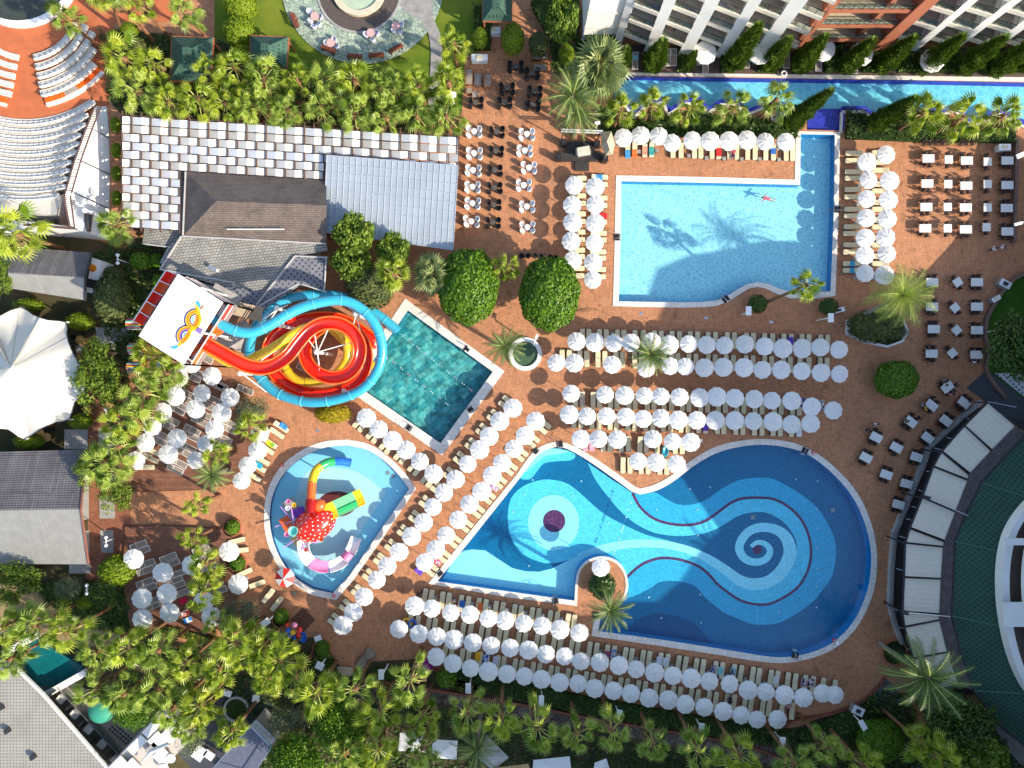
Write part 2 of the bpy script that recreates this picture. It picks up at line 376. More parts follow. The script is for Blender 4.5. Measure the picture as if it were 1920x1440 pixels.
B_cop = ca + cb_ + [(1350,1228),(1238,1211),(1109,1192),(1115,1154),(1146,1138)] + isc + [(1082,1136),(955,1120),(803,1094),(885,992)]
N_out = [(1148,143),(1400,147),(1700,151),(1985,157),(1985,240),(1925,236),(1905,226),(1870,208),(1822,234),(1790,203),(1760,213),(1735,205),(1705,219),(1690,205),(1640,221),(1618,205),(1578,205),(1576,245),(1514,243),(1514,205),(1480,205),(1450,224),(1441,194),(1395,213),(1384,191),(1350,192),(1325,209),(1314,189),(1285,190),(1252,211),(1244,188),(1215,190),(1188,217),(1170,190),(1150,186)]
G_out = [(38,1228),(75,1195),(160,1245),(158,1262),(80,1300)]
def xy(pts): return [(P(*p[:2]).x, P(*p[:2]).y) for p in pts]
def z3(pts, z): return [(x, y, z) for x, y in xy(pts)]
pave_rect = [(-78,58,0),(-78,-58,0),(78,-58,0),(78,58,0)]
mb = MB(); mb.poly(pave_rect, [z3(L_cop,0), z3(T_cop,0), z3(K_cop,0), z3(B_cop,0), z3(N_out,0), z3(G_out,0)]); struct('paving', mb, m_pave)
mb = MB(); mb.poly([(-900,-900,-.02),(900,-900,-.02),(900,900,-.02),(-900,900,-.02)], [[(x,y,-.02) for x,y,_ in pave_rect]]); struct('ground', mb, m_soil)
SHZ = [0.0]
def sheet(name, pts, m, z=None, holes=()):
    SHZ[0] += .004; z = SHZ[0] if z is None else z
    mb = MB(); mb.poly(z3(pts, z), [z3(h, z) for h in holes]); return struct(name, mb, m)
m_pw = {}
def pool(name, label, outl, cop, depth, floor_m, wall_m, water_m, cm=m_coping, wz=-.06, top=.05):
    o = P(*outl[0][:2]); t = thing(name, label, 'pool', (o.x, o.y, 0), 'pools')
    q = xy(outl); mb = MB()
    mb.poly([(x,y,-depth) for x,y in q]); mb.build('pool_floor', floor_m, t)
    mb = MB(); n = len(q); ar = sum(q[i][0]*q[(i+1)%n][1]-q[(i+1)%n][0]*q[i][1] for i in range(n))
    for i in range(n):
        a, c = q[i], q[(i+1)%n]
        if ar > 0: a, c = c, a
        mb.face([(a[0],a[1],-depth),(c[0],c[1],-depth),(c[0],c[1],top),(a[0],a[1],top)])
    mb.build('pool_wall', wall_m, t)
    if cop:
        c = xy(cop); mb = MB(); mb.poly([(x,y,.05) for x,y in c], [[(x,y,.05) for x,y in q]])
        for i in range(len(c)):
            a, e = c[i], c[(i+1)%len(c)]
            if sum(c[k][0]*c[(k+1)%len(c)][1]-c[(k+1)%len(c)][0]*c[k][1] for k in range(len(c))) < 0: a, e = e, a
            mb.face([(a[0],a[1],-.05),(e[0],e[1],-.05),(e[0],e[1],.05),(a[0],a[1],.05)])
        mb.build('coping', cm, t)
    mb = MB(); mb.poly([(x,y,wz) for x,y in q]); struct('water', mb, water_m)
    return t
m_sky = mosaic('pale blue pool tile', (.36,.82,.93), .02); m_wallb = mosaic('blue pool wall tile', (.01,.24,.52), .1)
m_tealt = tiled('teal stone pool tile', ((.025,.27,.30),(.17,.56,.50)), .95, .62, (.03,.20,.22), rot=R(-36), ms=.02, nz=.55)
m_tealw = mat('dark teal pool wall', (.01,.14,.22), .4, .1)
m_kid = mosaic('kids pool blue', (.36,.66,.76), .05); m_kidw = mat('kids pool wall navy', (.01,.06,.22), .4, .1)
m_p_dark = mosaic('deep blue mosaic', (.001,.15,.30)); m_p_navy = mosaic('navy pool floor', (.002,.085,.21)); m_p_mid = mosaic('mid blue mosaic', (.045,.44,.66)); m_p_light = mosaic('sky blue mosaic', (.13,.63,.80))
m_p_pale = mosaic('pale aqua mosaic', (.42,.84,.90), .1); m_maroon = mosaic('maroon mosaic', (.15,.03,.10), .4)
m_canal = mosaic('turquoise canal tile', (.22,.70,.84), .06); m_violet = mat('violet blue canal wall', (.035,.045,.42), .5, .12)
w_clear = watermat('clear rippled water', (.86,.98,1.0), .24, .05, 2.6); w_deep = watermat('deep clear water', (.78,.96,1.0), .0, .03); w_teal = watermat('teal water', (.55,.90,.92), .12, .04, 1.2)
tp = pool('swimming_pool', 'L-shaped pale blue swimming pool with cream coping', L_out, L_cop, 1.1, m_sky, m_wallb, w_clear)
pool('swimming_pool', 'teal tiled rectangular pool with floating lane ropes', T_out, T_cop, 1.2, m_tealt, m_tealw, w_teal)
tk = pool('swimming_pool', 'rounded kids pool with the polka dot slide castle', K_out, K_cop, .5, m_kid, m_kidw, w_deep)
tb = pool('swimming_pool', 'large free-form pool with blue swirl mosaic floor', B_out, B_cop, 1.3, m_p_dark, m_wallb, w_deep)
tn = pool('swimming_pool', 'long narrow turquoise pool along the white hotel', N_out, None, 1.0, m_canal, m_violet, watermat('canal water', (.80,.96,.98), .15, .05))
pool('swimming_pool', 'small dark teal pool beside the beige roofed building', G_out, None, -.12, mat('dark teal pool floor', (.01,.16,.16), .4, .2), mat('dark teal wall', (.008,.10,.12), .5, .1), w_deep, wz=.55, top=.62)
# mosaic picture on the floor of the big pool (each colour field its own sheet of tile)
def field(name, pts, m, k, parent=tb, dz=1.3, sm=0):
    z = -dz + .004*k; pts = sp2(pts, sm, True) if sm else pts
    mb = MB(); mb.poly([tuple(P(p[0], p[1], z)) for p in pts]); return mb.build(name, m, parent)
def band(name, cl, m, k, parent=tb, dz=1.3, sm=4):
    cl = sp2(cl, sm); z = -dz + .004*k; L, Rr = [], []
    for i, p in enumerate(cl):
        a = cl[max(i-1,0)]; b = cl[min(i+1,len(cl)-1)]; dx, dy = b[0]-a[0], b[1]-a[1]; l = math.hypot(dx, dy) or 1
        nx, ny = -dy/l*p[2]/2, dx/l*p[2]/2; L.append(P(p[0]+nx, p[1]+ny, z)); Rr.append(P(p[0]-nx, p[1]-ny, z))
    mb = MB()
    for i in range(len(L)-1):
        q = [L[i], L[i+1], Rr[i+1], Rr[i]]
        if (q[1]-q[0]).cross(q[2]-q[0]).z < 0: q.reverse()
        mb.face(q)
    return mb.build(name, m, parent)
def op(pts, n=3): return sp2(pts, n)
M_outer = op([(1184,927),(1215,924),(1230,924),(1247,934),(1272,946),(1297,946),(1322,938),(1347,921),(1372,906),(1397,898),(1440,896),(1465,905),(1502,927),(1532,952),(1552,982),(1565,1012),(1567,1045),(1560,1080),(1547,1100),(1527,1125),(1502,1145),(1465,1166),(1440,1171),(1410,1170),(1385,1160),(1360,1150),(1342,1137),(1322,1120),(1305,1100),(1285,1092),(1260,1089),(1235,1092),(1217,1104),(1172,1121),(1173,1080)])
maroon = [(1186,925),(1200,950),(1222,970),(1247,980),(1272,984),(1297,984),(1322,977),(1347,960),(1372,942),(1397,934),(1440,934),(1465,942),(1490,960),(1507,982),(1517,1007),(1521,1035),(1517,1062),(1510,1080),(1495,1102),(1470,1120),(1440,1133),(1410,1132),(1385,1124),(1360,1107),(1345,1095),(1327,1075),(1310,1062),(1285,1052),(1260,1047),(1235,1047),(1210,1055),(1192,1067),(1176,1082)]
mo = op(maroon)
field('mosaic_field', M_outer + list(reversed(mo)), m_p_mid, 1)
L1_in = op([(1102,868),(1115,897),(1135,925),(1160,955),(1185,977),(1210,992),(1235,1001),(1272,1005),(1310,1002),(1335,995),(1360,982),(1385,967),(1410,961),(1435,961),(1460,972),(1477,987),(1490,1007),(1494,1027),(1488,1055),(1472,1080),(1440,1096),(1410,1096),(1385,1085),(1362,1068),(1340,1052),(1290,1030),(1240,1021),(1180,1021),(1130,1030),(1100,1044),(1084,1062)])
field('mosaic_field', mo + list(reversed(L1_in)), m_p_light, 2)
field('mosaic_field', op([(955,1000),(952,970),(958,935),(980,912),(1010,901),(1030,899),(1060,905),(1085,922),(1110,945),(1135,965),(1172,985),(1210,1002),(1247,1012),(1290,1024),(1247,1015),(1210,1013),(1172,1014),(1135,1021),(1100,1033),(1080,1045),(1055,1053),(1022,1056),(985,1042),(965,1022)],3), m_p_light, 3)
field('mosaic_field', [(822,1092),(835,1078),(855,1042),(870,1033),(885,1030),(910,1032),(937,1050),(960,1065),(985,1071),(1010,1072),(1035,1066),(1067,1050),(1100,1034),(1104,1050),(1084,1068),(1077,1126),(955,1109)], m_p_pale, 4)
band('mosaic_swirl', [(1090,1050,28),(1105,1040,20),(1135,1028,16),(1172,1021,15),(1210,1019,15),(1247,1021,14),(1290,1031,14),(1330,1049,16),(1362,1070,18),(1385,1087,20),(1410,1095,22),(1440,1091,23),(1465,1072,25),(1481,1040,25),(1475,1010,22),(1455,993,18),(1425,989,17),(1400,1000,16),(1386,1025,16),(1395,1046,15),(1415,1054,14),(1435,1049,13),(1444,1033,12),(1435,1020,10),(1420,1017,9),(1408,1025,7)], m_p_pale, 5)
band('mosaic_line', [(p[0], p[1], 5) for p in maroon], m_maroon, 6)
def disc(cx, cy, r, r2=None, n=36): return [(cx+r*math.cos(2*math.pi*k/n), cy+(r2 or r)*math.sin(2*math.pi*k/n)) for k in range(n)]
field('mosaic_disc', disc(1038,980,48,52), m_p_pale, 5); field('mosaic_disc', disc(1039,977,21), m_maroon, 6); field('mosaic_disc', disc(1420,1031,8.5), m_maroon, 7)
field('mosaic_field', op([(1177,1182),(1190,1165),(1215,1153),(1240,1150),(1275,1157),(1305,1172),(1322,1190),(1335,1210)],4), m_p_navy, 1)  # darker arc laid over the lower part of the floor
for k, (pts, zz) in enumerate([([(968,892),(985,885),(1000,868),(1022,850),(1045,842),(1067,846),(1080,855),(1070,864),(1042,866),(1020,870),(1007,885),(995,899),(980,900)], -.5), ([(968,888),(990,868),(1010,848),(1040,841),(1066,847),(1050,851),(1022,856),(1002,872),(988,885)], -.28)]):
    q = xy(op(pts)); MB().prism(q, -1.28, zz).build('pool_step', m_p_light if k == 0 else m_p_pale, tb)
for i, (x, y) in enumerate([(999,900),(1090,902),(983,927),(1074,930),(962,960),(1007,1037),(992,1061),(1231,956),(1294,917),(1332,914),(1309,1004),(1308,955),(1144,935),(1141,980),(1493,899),(1533,902),(1532,954),(1532,991),(1532,1028),(1532,1066),(1531,1100),(1531,1139),(1461,1148),(1217,1120),(1313,1115),(1240,1159),(1315,1168),(1377,1143),(1419,1144)]):
    v = P(x, y, -1.25); MB().lathe([(.09,-1.27),(.09,-1.24)], 8, (v.x,v.y)).build('pool_light', m_white, tb)  # white discs stand for the underwater pool lights
for x, y in ((1412,970),(1562,957)): v = P(x, y, -1.2); MB().box((v.x,v.y,-1.25),(.5,.5,.04),.1).build('floor_grate', m_conc, tb)
field('channel_floor', [(1514,204),(1576,204),(1576,246),(1514,244)], m_violet, 1, tn, .45)
for a, c in zip(N_out[4:-1], N_out[5:]):
    if (a[0]-1545)**2 < 1000 and (c[0]-1545)**2 < 1000: continue
    MB().beam(P(a[0],a[1],-.2), P(c[0],c[1],-.2), .5, .7).build('channel_wall', m_violet, tn); MB().beam(P(a[0],a[1]+5,.1), P(c[0],c[1]+5,.1), .3, .24).build('channel_curb', m_coping, tn)
# kids pool floor picture
field('floor_patch', [(562,905),(590,878),(640,878),(680,890),(712,915),(722,925),(680,990),(640,1050),(600,1075),(560,1050),(540,1000)], mat('white kids pool floor', (.62,.72,.74), .5, .04), 1, tk, .5, 3)
field('floor_patch', disc(632,945,36,24), mat('brown red kids pool floor', (.22,.035,.035), .5, .1), 2, tk, .5)
for x, y in ((727,887),(737,893)):
    p = P(x, y, -.4); MB().box((p.x,p.y,-.47),(.42,.42,.03),R(-35)).build('floor_grate', m_grey, tk)
# pool ladders
m_lad = m_darkm
def ladder(px, py, ang):
    p = P(px, py); t = thing('pool_ladder', LADL[len(LADS)], 'ladder', (p.x, p.y, .05), 'pool ladders'); LADS.append(t)
    c, s_ = math.cos(ang), math.sin(ang)
    def L(a, b, z): return (p.x + a*c - b*s_, p.y + a*s_ + b*c, z)
    for k in (-1, 1): MB().tube([L(k*.28,-.55,.06),L(k*.28,-.45,.8),L(k*.28,-.1,.95),L(k*.28,.25,.7),L(k*.28,.35,-.8)], .03, 6).build('handrail', m_metal, t)
    MB().box(L(0,-.15,.075), (.75,.65,.04), ang).build('foot_mat', m_black, t)
    mb = MB()
    for z in (-.25,-.55): mb.box(L(0,.33,z),(.56,.12,.05),ang)
    mb.build('rungs', m_metal, t)
LADS = []; LADL = ['steel ladder with black mat on the left edge of the L-shaped pool', 'steel ladder on the curved lower edge of the L-shaped pool', 'steel ladder on the right edge of the L-shaped pool',
 'steel ladder on the upper right side of the teal pool', 'steel ladder on the lower right side of the teal pool', 'steel ladder on the lower left side of the teal pool', 'steel ladder at the top right of the swirl pool',
 'steel ladder at the bottom right of the swirl pool', 'steel ladder above the bottom parasol row, left of the island', 'left one of two ladders at the curved steps of the swirl pool', 'right one of two ladders at the curved steps of the swirl pool', 'steel ladder at the lower left of the island palm', 'steel ladder on the slanted left edge of the swirl pool']
for a in ((1159,445,R(-90)),(1359,559,R(40)),(1567,393,R(90)),(877,656,R(-126)),(880,769,R(126)),(768,800,R(-36)),(1508,847,R(158)),(1491,1226,R(-12)),(1041,1124,R(8)),(1006,847,R(-135)),(1050,835,R(-175)),(1119,1153,R(-90)),(826,1072,R(-55))): ladder(*a)
# lane ropes in the teal pool
for i, (a, c) in enumerate((((737,614),(900,745)),((706,655),(870,782)))):
    p, q = P(*a), P(*c); t = thing('lane_rope', ('upper' if i == 0 else 'lower')+' floating lane rope across the teal pool', 'lane rope', (p.x,p.y,-.04), 'lane ropes in the teal pool')
    MB().beam((p.x,p.y,-.04),(q.x,q.y,-.04),.03).build('cord', m_tealw, t); mb = MB(); mc = MB()
    for k in range(46):
        r = p.lerp(q, (k+.5)/46)
        if k % 4 < 2: MB().ball((r.x,r.y,-.03), .065, 6, 4).build('float', m_white if (k//4) % 2 else m_pink, t, True)
p, q = P(1184,940), P(1150,1040); t = thing('lane_rope', 'floating rope with small buoys across the swirl pool', 'lane rope', (p.x,p.y,-.04))
MB().beam((p.x,p.y,-.05),(q.x,q.y,-.05),.02).build('cord', m_p_mid, t); mb = MB()
for k in range(22):
    if random.random() < .5: r = p.lerp(q, (k+.5)/22); MB().ball((r.x,r.y,-.03), .10, 6, 4).build('float', m_white, t, True)

# ------------------------------------------------------------------ ground sheets
sheet('lawn', [(402,-60),(905,-60),(905,95),(872,105),(866,212),(700,182),(600,168),(545,138),(402,78)], m_grass)
sheet('garden_soil', [(185,52),(402,72),(545,132),(600,165),(700,182),(866,205),(862,262),(229,217),(208,190),(193,120)], m_soil)
sheet('garden_path', sp2([(330,162),(470,170),(620,187),(760,208),(866,215),(866,240),(760,232),(620,215),(470,200),(330,190)],2,True), m_pave2)
sheet('amphitheatre_floor', [(-200,-60),(330,-60),(330,40),(215,42),(205,195),(60,420),(-200,420)], m_terra)
sheet('garden_soil', [(-200,420),(60,430),(190,452),(232,470),(262,440),(330,455),(340,520),(262,640),(243,700),(240,865),(246,985),(232,1000),(236,1090),(250,1180),(340,1205),(440,1195),(480,1155),(505,1160),(540,1195),(590,1195),(630,1240),(650,1262),(668,1262),(700,1240),(790,1235),(815,1258),(1000,1290),(1240,1330),(1440,1372),(1500,1362),(1560,1335),(1665,1292),(1690,1300),(1790,1500),(2000,1600),(-200,1600)], m_soil)
sheet('earth', sp2([(-60,1092),(60,1100),(95,1135),(160,1160),(245,1178),(255,1215),(100,1205),(-60,1185)],2,True), grassmat('dry sandy earth', (.30,.20,.11), (.38,.27,.15), (.20,.14,.07)))
sheet('brick_path', [(-60,700),(165,700),(165,1000),(160,1090),(240,1090),(246,985),(240,865),(243,700),(190,620),(150,640),(100,800),(-60,800)], m_pave2)
sheet('flagstone_path', sp2([(640,1290),(830,1290),(1000,1322),(1300,1378),(1450,1402),(1600,1445),(1540,1480),(1280,1402),(1000,1350),(830,1320),(640,1320)],2,True), stone('brown flagstone', (.10,.075,.06),(.20,.15,.12),(.05,.04,.035),1.0,.05))
sheet('stone_walk', [(1630,1297),(1657,1268),(1682,1292),(1703,1366),(1790,1470),(1730,1470),(1665,1345)], stone('green grey flagstone', (.10,.11,.09),(.22,.20,.15),(.06,.06,.05),.9,.05))
sheet('stone_walk', [(1850,1350),(1875,1345),(1990,1440),(1990,1500),(1900,1500)], m_grey)
sheet('lawn', [(1995,505),(1920,514),(1893,530),(1862,575),(1850,605),(1853,660),(1848,690),(1868,722),(1890,745),(1925,775),(1995,830)], m_grassd)
sheet('entrance_ramp', [(1812,727),(1850,693),(1925,752),(1990,800),(1990,870),(1905,795)], mat('slate ramp', (.06,.065,.075), .7, .2))
sheet('patterned_tile_floor', [(1865,700),(1990,700),(1990,800)], dotted('white and navy tile', (.5,.5,.52), (.08,.10,.2), .5, R(45)))
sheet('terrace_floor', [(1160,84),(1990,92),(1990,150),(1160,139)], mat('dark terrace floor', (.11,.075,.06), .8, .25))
sheet('pool_edge', [(1150,136),(1990,146),(1990,155),(1150,141)], m_coping)
sheet('sun_deck', [(250,880),(262,845),(300,785),(330,690),(372,665),(400,690),(440,720),(480,760),(490,800),(470,880),(445,905),(372,918),(252,922)], m_deck, .3)
sheet('sun_deck', [(237,987),(300,985),(430,992),(446,1030),(458,1095),(420,1170),(380,1195),(300,1190),(246,1172),(232,1090)], m_deck, .3)
for poly_ in ([(250,880),(262,845),(300,785),(330,690)],[(252,922),(372,918),(445,905)],[(237,987),(300,985),(430,992),(446,1030)]):
    mb = MB()
    for a, c in zip(poly_[:-1], poly_[1:]): mb.beam(P(a[0],a[1],.15), P(c[0],c[1],.15), .06, .3)
    struct('deck_edge', mb, m_timber)
m_tileg = tiled('grey paving tile', ((.34,.33,.32),(.42,.40,.38)), .3, .3, (.2,.19,.18), nz=.15)
for q in ([(180,614),(243,614),(243,640),(218,640),(218,655),(181,655)],[(121,805),(165,805),(165,842),(121,842)],[(185,803),(226,803),(226,853),(185,853)],[(188,862),(215,862),(215,908),(188,908)],[(187,930),(216,930),(216,972),(187,972)],[(152,888),(167,888),(167,974),(152,974)],[(157,995),(168,995),(168,1037),(160,1037)],[(188,994),(213,994),(213,1036),(190,1036)],[(143,648),(160,648),(160,662),(143,662)],[(130,1058),(170,1058),(170,1075),(130,1075)]):
    sheet('paving_slab', q, m_tileg, .05)
# dark floor sheet under the curved pergola
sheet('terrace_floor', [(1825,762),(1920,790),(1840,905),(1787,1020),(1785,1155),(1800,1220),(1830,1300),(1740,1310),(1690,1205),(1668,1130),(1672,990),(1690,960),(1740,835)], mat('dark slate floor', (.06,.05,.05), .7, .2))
# stone plaza with the fountain
pc = (680,-32)
sheet('stone_plaza', disc(pc[0],pc[1],153,153,64), stone('pale green crazy paving', (.24,.31,.25),(.46,.53,.40),(.10,.13,.11),2.7,.06))
sheet('stone_path', sp2([(730,-40),(745,8),(790,42),(803,62),(808,100),(806,150),(803,203),(826,205),(828,150),(830,100),(825,62),(812,30),(812,-40)],2), m_grey)
t = thing('fountain', 'round fountain basin with pale green water on the stone plaza', 'fountain', tuple(P(674,-16)))
q = P(674,-16)
def ring(ro, ri, z0, z1, n=48):
    mb = MB(); mb.lathe([(ri,z1),(ro,z1)], n, (q.x,q.y), False); mb.lathe([(ro,z1),(ro,z0)], n, (q.x,q.y), False); mb.lathe([(ri,z0),(ri,z1)], n, (q.x,q.y), False)
    for i, f in enumerate(mb.f): mb.f[i] = tuple(reversed(f))
    return mb
ring(4.75,3.1,.03,.16).build('outer_apron', mat('dark pebble apron', (.10,.08,.07), .8, .4, 8), t); ring(5.0,4.75,.02,.22).build('outer_rim', m_conc, t)
ring(3.1,2.45,.05,.55).build('basin_rim', mat('cream stone rim', (.62,.52,.38), .7, .15), t)
MB().lathe([(2.46,.0),(2.46,.36),(.01,.36)], 48, (q.x,q.y)).build('basin_water', mat('pale green water', (.42,.50,.36), .15, .12, 1), t)
# ------------------------------------------------------------------ unseen shade casters beyond the frame, added and shaped to shade the lower right
m_glassw = mat('dark window glass', (.03,.04,.05), .15, .2, 2, spec=.6)
t = thing('hotel_building', 'curved white hotel with green roof terrace at the right edge', 'building', tuple(P(1925,1000)))
HT = t
prof = [(300,345,3.8),(345,420,4.4),(420,500,4.2),(500,580,5.8),(580,640,7.5),(640,700,10),(700,750,18.5),(750,800,21),(800,860,24),(860,920,26.5),(920,1050,27.6),(1050,1110,28.5),(1110,1170,26),(1170,1300,25.8),(1300,1340,21.5),(1340,1420,23),(1420,1500,24.5),(1500,1600,27),(1600,1700,30)]  # unseen tower: roofline heights set where the shade edge should fall
mb = MB(); mw = MB(); nodes = [(prof[0][0], prof[0][2])]+[((a+c)/2, h) for a, c, h in prof]+[(prof[-1][1], prof[-1][2])]
for (y0, h0), (y1, h1) in zip(nodes[:-1], nodes[1:]):
    if y0 == y1: continue
    a, c = P(1928,y0), P(1990,y1); q = [(a.x,a.y),(c.x,a.y),(c.x,c.y),(a.x,c.y)]; hh = (h0,h0,h1,h1)
    mb.face([(*q[k],hh[k]) for k in (3,2,1,0)]); mb.face([(*q[0],0),(*q[3],0),(*q[3],h1),(*q[0],h0)]); mb.face([(*q[1],0),(*q[2],0),(*q[2],h1),(*q[1],h0)])
    for k in range(1, int(min(h0,h1)//3)): mw.box((a.x-.01,(a.y+c.y)/2,k*3+1.4),(.08,(a.y-c.y)*.7,1.7))
a, c = P(1928,300), P(1990,1700); mb.face([(a.x,a.y,0),(c.x,a.y,0),(c.x,a.y,3.8),(a.x,a.y,3.8)]); mb.face([(a.x,c.y,0),(c.x,c.y,0),(c.x,c.y,30),(a.x,c.y,30)])
mb.build('shade_tower_wall', m_stucco, t); mw.build('window', m_glassw, t)
t2 = thing('hotel_building', 'white hotel block just beyond the lower edge', 'building', tuple(P(1500,1480)))
mb = MB(); mw = MB()  # unseen block added as a shade caster for the lower rows
for x0, x1, h in ((1095,1340,24),(1340,1480,22.3),(1480,1640,20.5),(1640,1990,23)):
    a, c = P(x0,1478), P(x1,1540); mb.box(((a.x+c.x)/2,(a.y+c.y)/2,h/2),(c.x-a.x-.02, a.y-c.y, h))
    for k in range(1, int(h//3)):
        for j in range(int((c.x-a.x)//3)): mw.box((a.x+1.5+3*j,a.y+.01,k*3+1.4),(1.6,.08,1.6))
mb.build('wall', m_stucco, t2); mw.build('window', m_glassw, t2)
# green roof, balconies and fascia of the curved hotel
m_groof = dotted('green roof tile', (.035,.085,.06), (.014,.04,.028), .42, R(40))
ro = [(1925,812),(1840,905),(1812,962),(1790,1015),(1787,1090),(1785,1155),(1800,1220),(1826,1295),(1886,1372),(1990,1448)]
mb = MB(); top = PP(ro, 4.2); inn = PP([(2010,880),(1935,935),(1895,985),(1878,1035),(1873,1100),(1880,1175),(1898,1245),(1925,1300),(1960,1335),(2010,1370)], 6.2)
for i in range(len(top)-1): mb.face([inn[i], top[i], top[i+1], inn[i+1]])
mb.build('roof', m_groof, HT)
mb = MB()
for i in (1,3,5,7): mb.beam(top[i]+Vector((0,0,.04)), inn[i]+Vector((0,0,.04)), .16, .1)
mb.build('roof_ridge', mat('green ridge tile', (.05,.12,.09), .8, .1), HT)
mb = MB()
for i in range(len(top)-1): mb.beam(top[i]+Vector((0,0,-.1)), top[i+1]+Vector((0,0,-.1)), .2, .35)
mb.build('gutter', m_darkm, HT)
# white curved balcony parapets
arc = [(2010,880),(1935,935),(1895,985),(1878,1035),(1873,1100),(1880,1175),(1898,1245),(1925,1300),(1960,1335),(2010,1370)]
for k, (off, z0, z1) in enumerate(((0,6.2,7.3),(46,7.7,8.5),(96,9,9.6))):
    o_ = sp2([(x+off+6, y) for x, y in arc], 4); i_ = sp2([(x+off+20, y) for x, y in arc], 4); mb = MB()
    A, B_ = PP(o_, z1), PP(i_, z1); A0 = [Vector((p.x,p.y,z0)) for p in A]
    for j in range(len(A)-1): mb.face([A[j], A[j+1], B_[j+1], B_[j]]); mb.face([A0[j], A0[j+1], A[j+1], A[j]])
    C_ = PP(sp2([(x+off+52, y) for x, y in arc], 4), z0+.4); B0 = [Vector((p.x,p.y,z0+.4)) for p in B_]
    mb.build('balcony_parapet', m_stucco, HT); mc = MB()
    for j in range(len(A)-1): mc.face([B0[j], B0[j+1], C_[j+1], C_[j]])
    mc.build('balcony_floor', mat('brown balcony floor', (.16,.11,.085), .8, .2), HT)
for y0, y1 in ((1130,1175),(1010,1022)):
    a, c = P(1884,y0,8.2), P(1960,y1,8.2); MB().box(((a.x+c.x)/2,(a.y+c.y)/2,8.1),(c.x-a.x,a.y-c.y,.3)).build('balcony_divider', m_stucco, HT)
# cream awning pergola
t = thing('pergola', 'curved pergola with cream fabric awnings in front of the green roof', 'pergola', tuple(P(1740,1000)))
m_cream = tiled('cream awning fabric', ((.60,.56,.50),(.66,.62,.56)), 30, .55, (.40,.37,.33), rot=R(20), ms=.03, nz=.1, rough=.85)
awn = [[(1853,755),(1904,798),(1860,843),(1810,797)],[(1809,799),(1858,845),(1818,886),(1768,845)],[(1766,848),(1816,890),(1815,898),(1752,873)],[(1751,876),(1814,901),(1792,957),(1731,931)],[(1730,934),(1791,960),(1771,1012),(1708,988)],[(1707,992),(1770,1016),(1768,1023),(1699,1016)],[(1699,1019),(1768,1026),(1765,1083),(1697,1080)],[(1697,1083),(1764,1086),(1761,1149),(1694,1145)],[(1694,1148),(1761,1153),(1760,1160),(1697,1173)],[(1698,1176),(1761,1163),(1775,1220),(1714,1232)],[(1715,1235),(1776,1223),(1795,1284),(1735,1300)]]
for a in awn:
    c = (Vector(a[0]+(0,))+Vector(a[1]+(0,))+Vector(a[2]+(0,))+Vector(a[3]+(0,)))/4; mb = MB()
    q = PP(a, 4.0); q[1].z = q[2].z = 4.15; n = 7
    for i in range(n):
        f0, f1, fm = i/n, (i+1)/n, (i+.5)/n
        e = [q[0].lerp(q[3], f0), q[1].lerp(q[2], f0), q[1].lerp(q[2], fm), q[0].lerp(q[3], fm), q[1].lerp(q[2], f1), q[0].lerp(q[3], f1)]
        e[2].z -= .03; e[3].z -= .03
        mb.face([e[0], e[3], e[2], e[1]]); mb.face([e[3], e[5], e[4], e[2]])
    mb.build('awning', mat('cream awning canvas', (.68,.60,.48), .85, .06) if 'cream awning canvas' not in bpy.data.materials else bpy.data.materials['cream awning canvas'], t)
mb = MB()
for a in awn:
    mb.beam(P(a[0][0],a[0][1],4.1), P(a[1][0],a[1][1],4.25), .09, .15)
mb.beam(P(*awn[-1][3],4.1), P(*awn[-1][2],4.2), .14, .2); mb.build('rafter', m_darkm, t)
le = [(a[0][0]-2,a[0][1]) for a in awn]+[(1733,1300)]; mb = MB()
for a, c in zip(le[:-1], le[1:]): mb.beam(P(a[0],a[1],3.9), P(c[0],c[1],3.9), .12, .25)
mb.build('front_beam', m_darkm, t)
mb = MB()
for a in le[::2]: p = P(a[0],a[1],3.8); mb.beam((p.x,p.y,0),(p.x,p.y,3.8),.14)
mb.build('post', m_darkm, t)
fi = [(a[1][0],a[1][1]) for a in awn]+[(1797,1284)]; fo = [(1928,818),(1882,864),(1840,905),(1838,909),(1813,962),(1791,1014),(1789,1022),(1786,1084),(1784,1152),(1783,1158),(1799,1218),(1826,1294)]
mb = MB(); A = PP(fi, 4.2); B_ = PP(fo, 4.2)
for i in range(len(A)-1): mb.face([A[i], A[i+1], B_[i+1], B_[i]])
for i in range(len(mb.f)): mb.f[i] = tuple(mb.f[i])
mb.build('roof_slab', mat('brown flat roof', (.10,.075,.075), .75, .3, 1.5), t)
# terrace wall, planter and rail left of the awnings
rl = [(1838,752),(1800,783),(1762,818),(1740,838),(1725,880),(1710,915),(1698,945),(1688,968),(1675,1000),(1670,1060),(1667,1135),(1676,1168),(1690,1207)]
t = thing('terrace_wall', 'low curved stone wall with glass rail around the restaurant terrace', 'wall', tuple(P(1700,960)))
mb = MB()
for a, c in zip(rl[:-1], rl[1:]): mb.beam(P(a[0],a[1],.3), P(c[0],c[1],.3), .35, .6)
mb.build('wall', m_conc, t); mb = MB(); mg = MB()
for a, c in zip(rl[:-1], rl[1:]): mb.beam(P(a[0]+7,a[1]+2,1.3), P(c[0]+7,c[1]+2,1.3), .07, .07)
for a in rl: p = P(a[0]+7,a[1]+2,1.3); mb.beam((p.x,p.y,0),(p.x,p.y,1.3),.06); mb.beam((p.x-.5,p.y+.1,2.6),(p.x+1.8,p.y-.5,3.9),.06)
mb.build('handrail', m_metal, t)
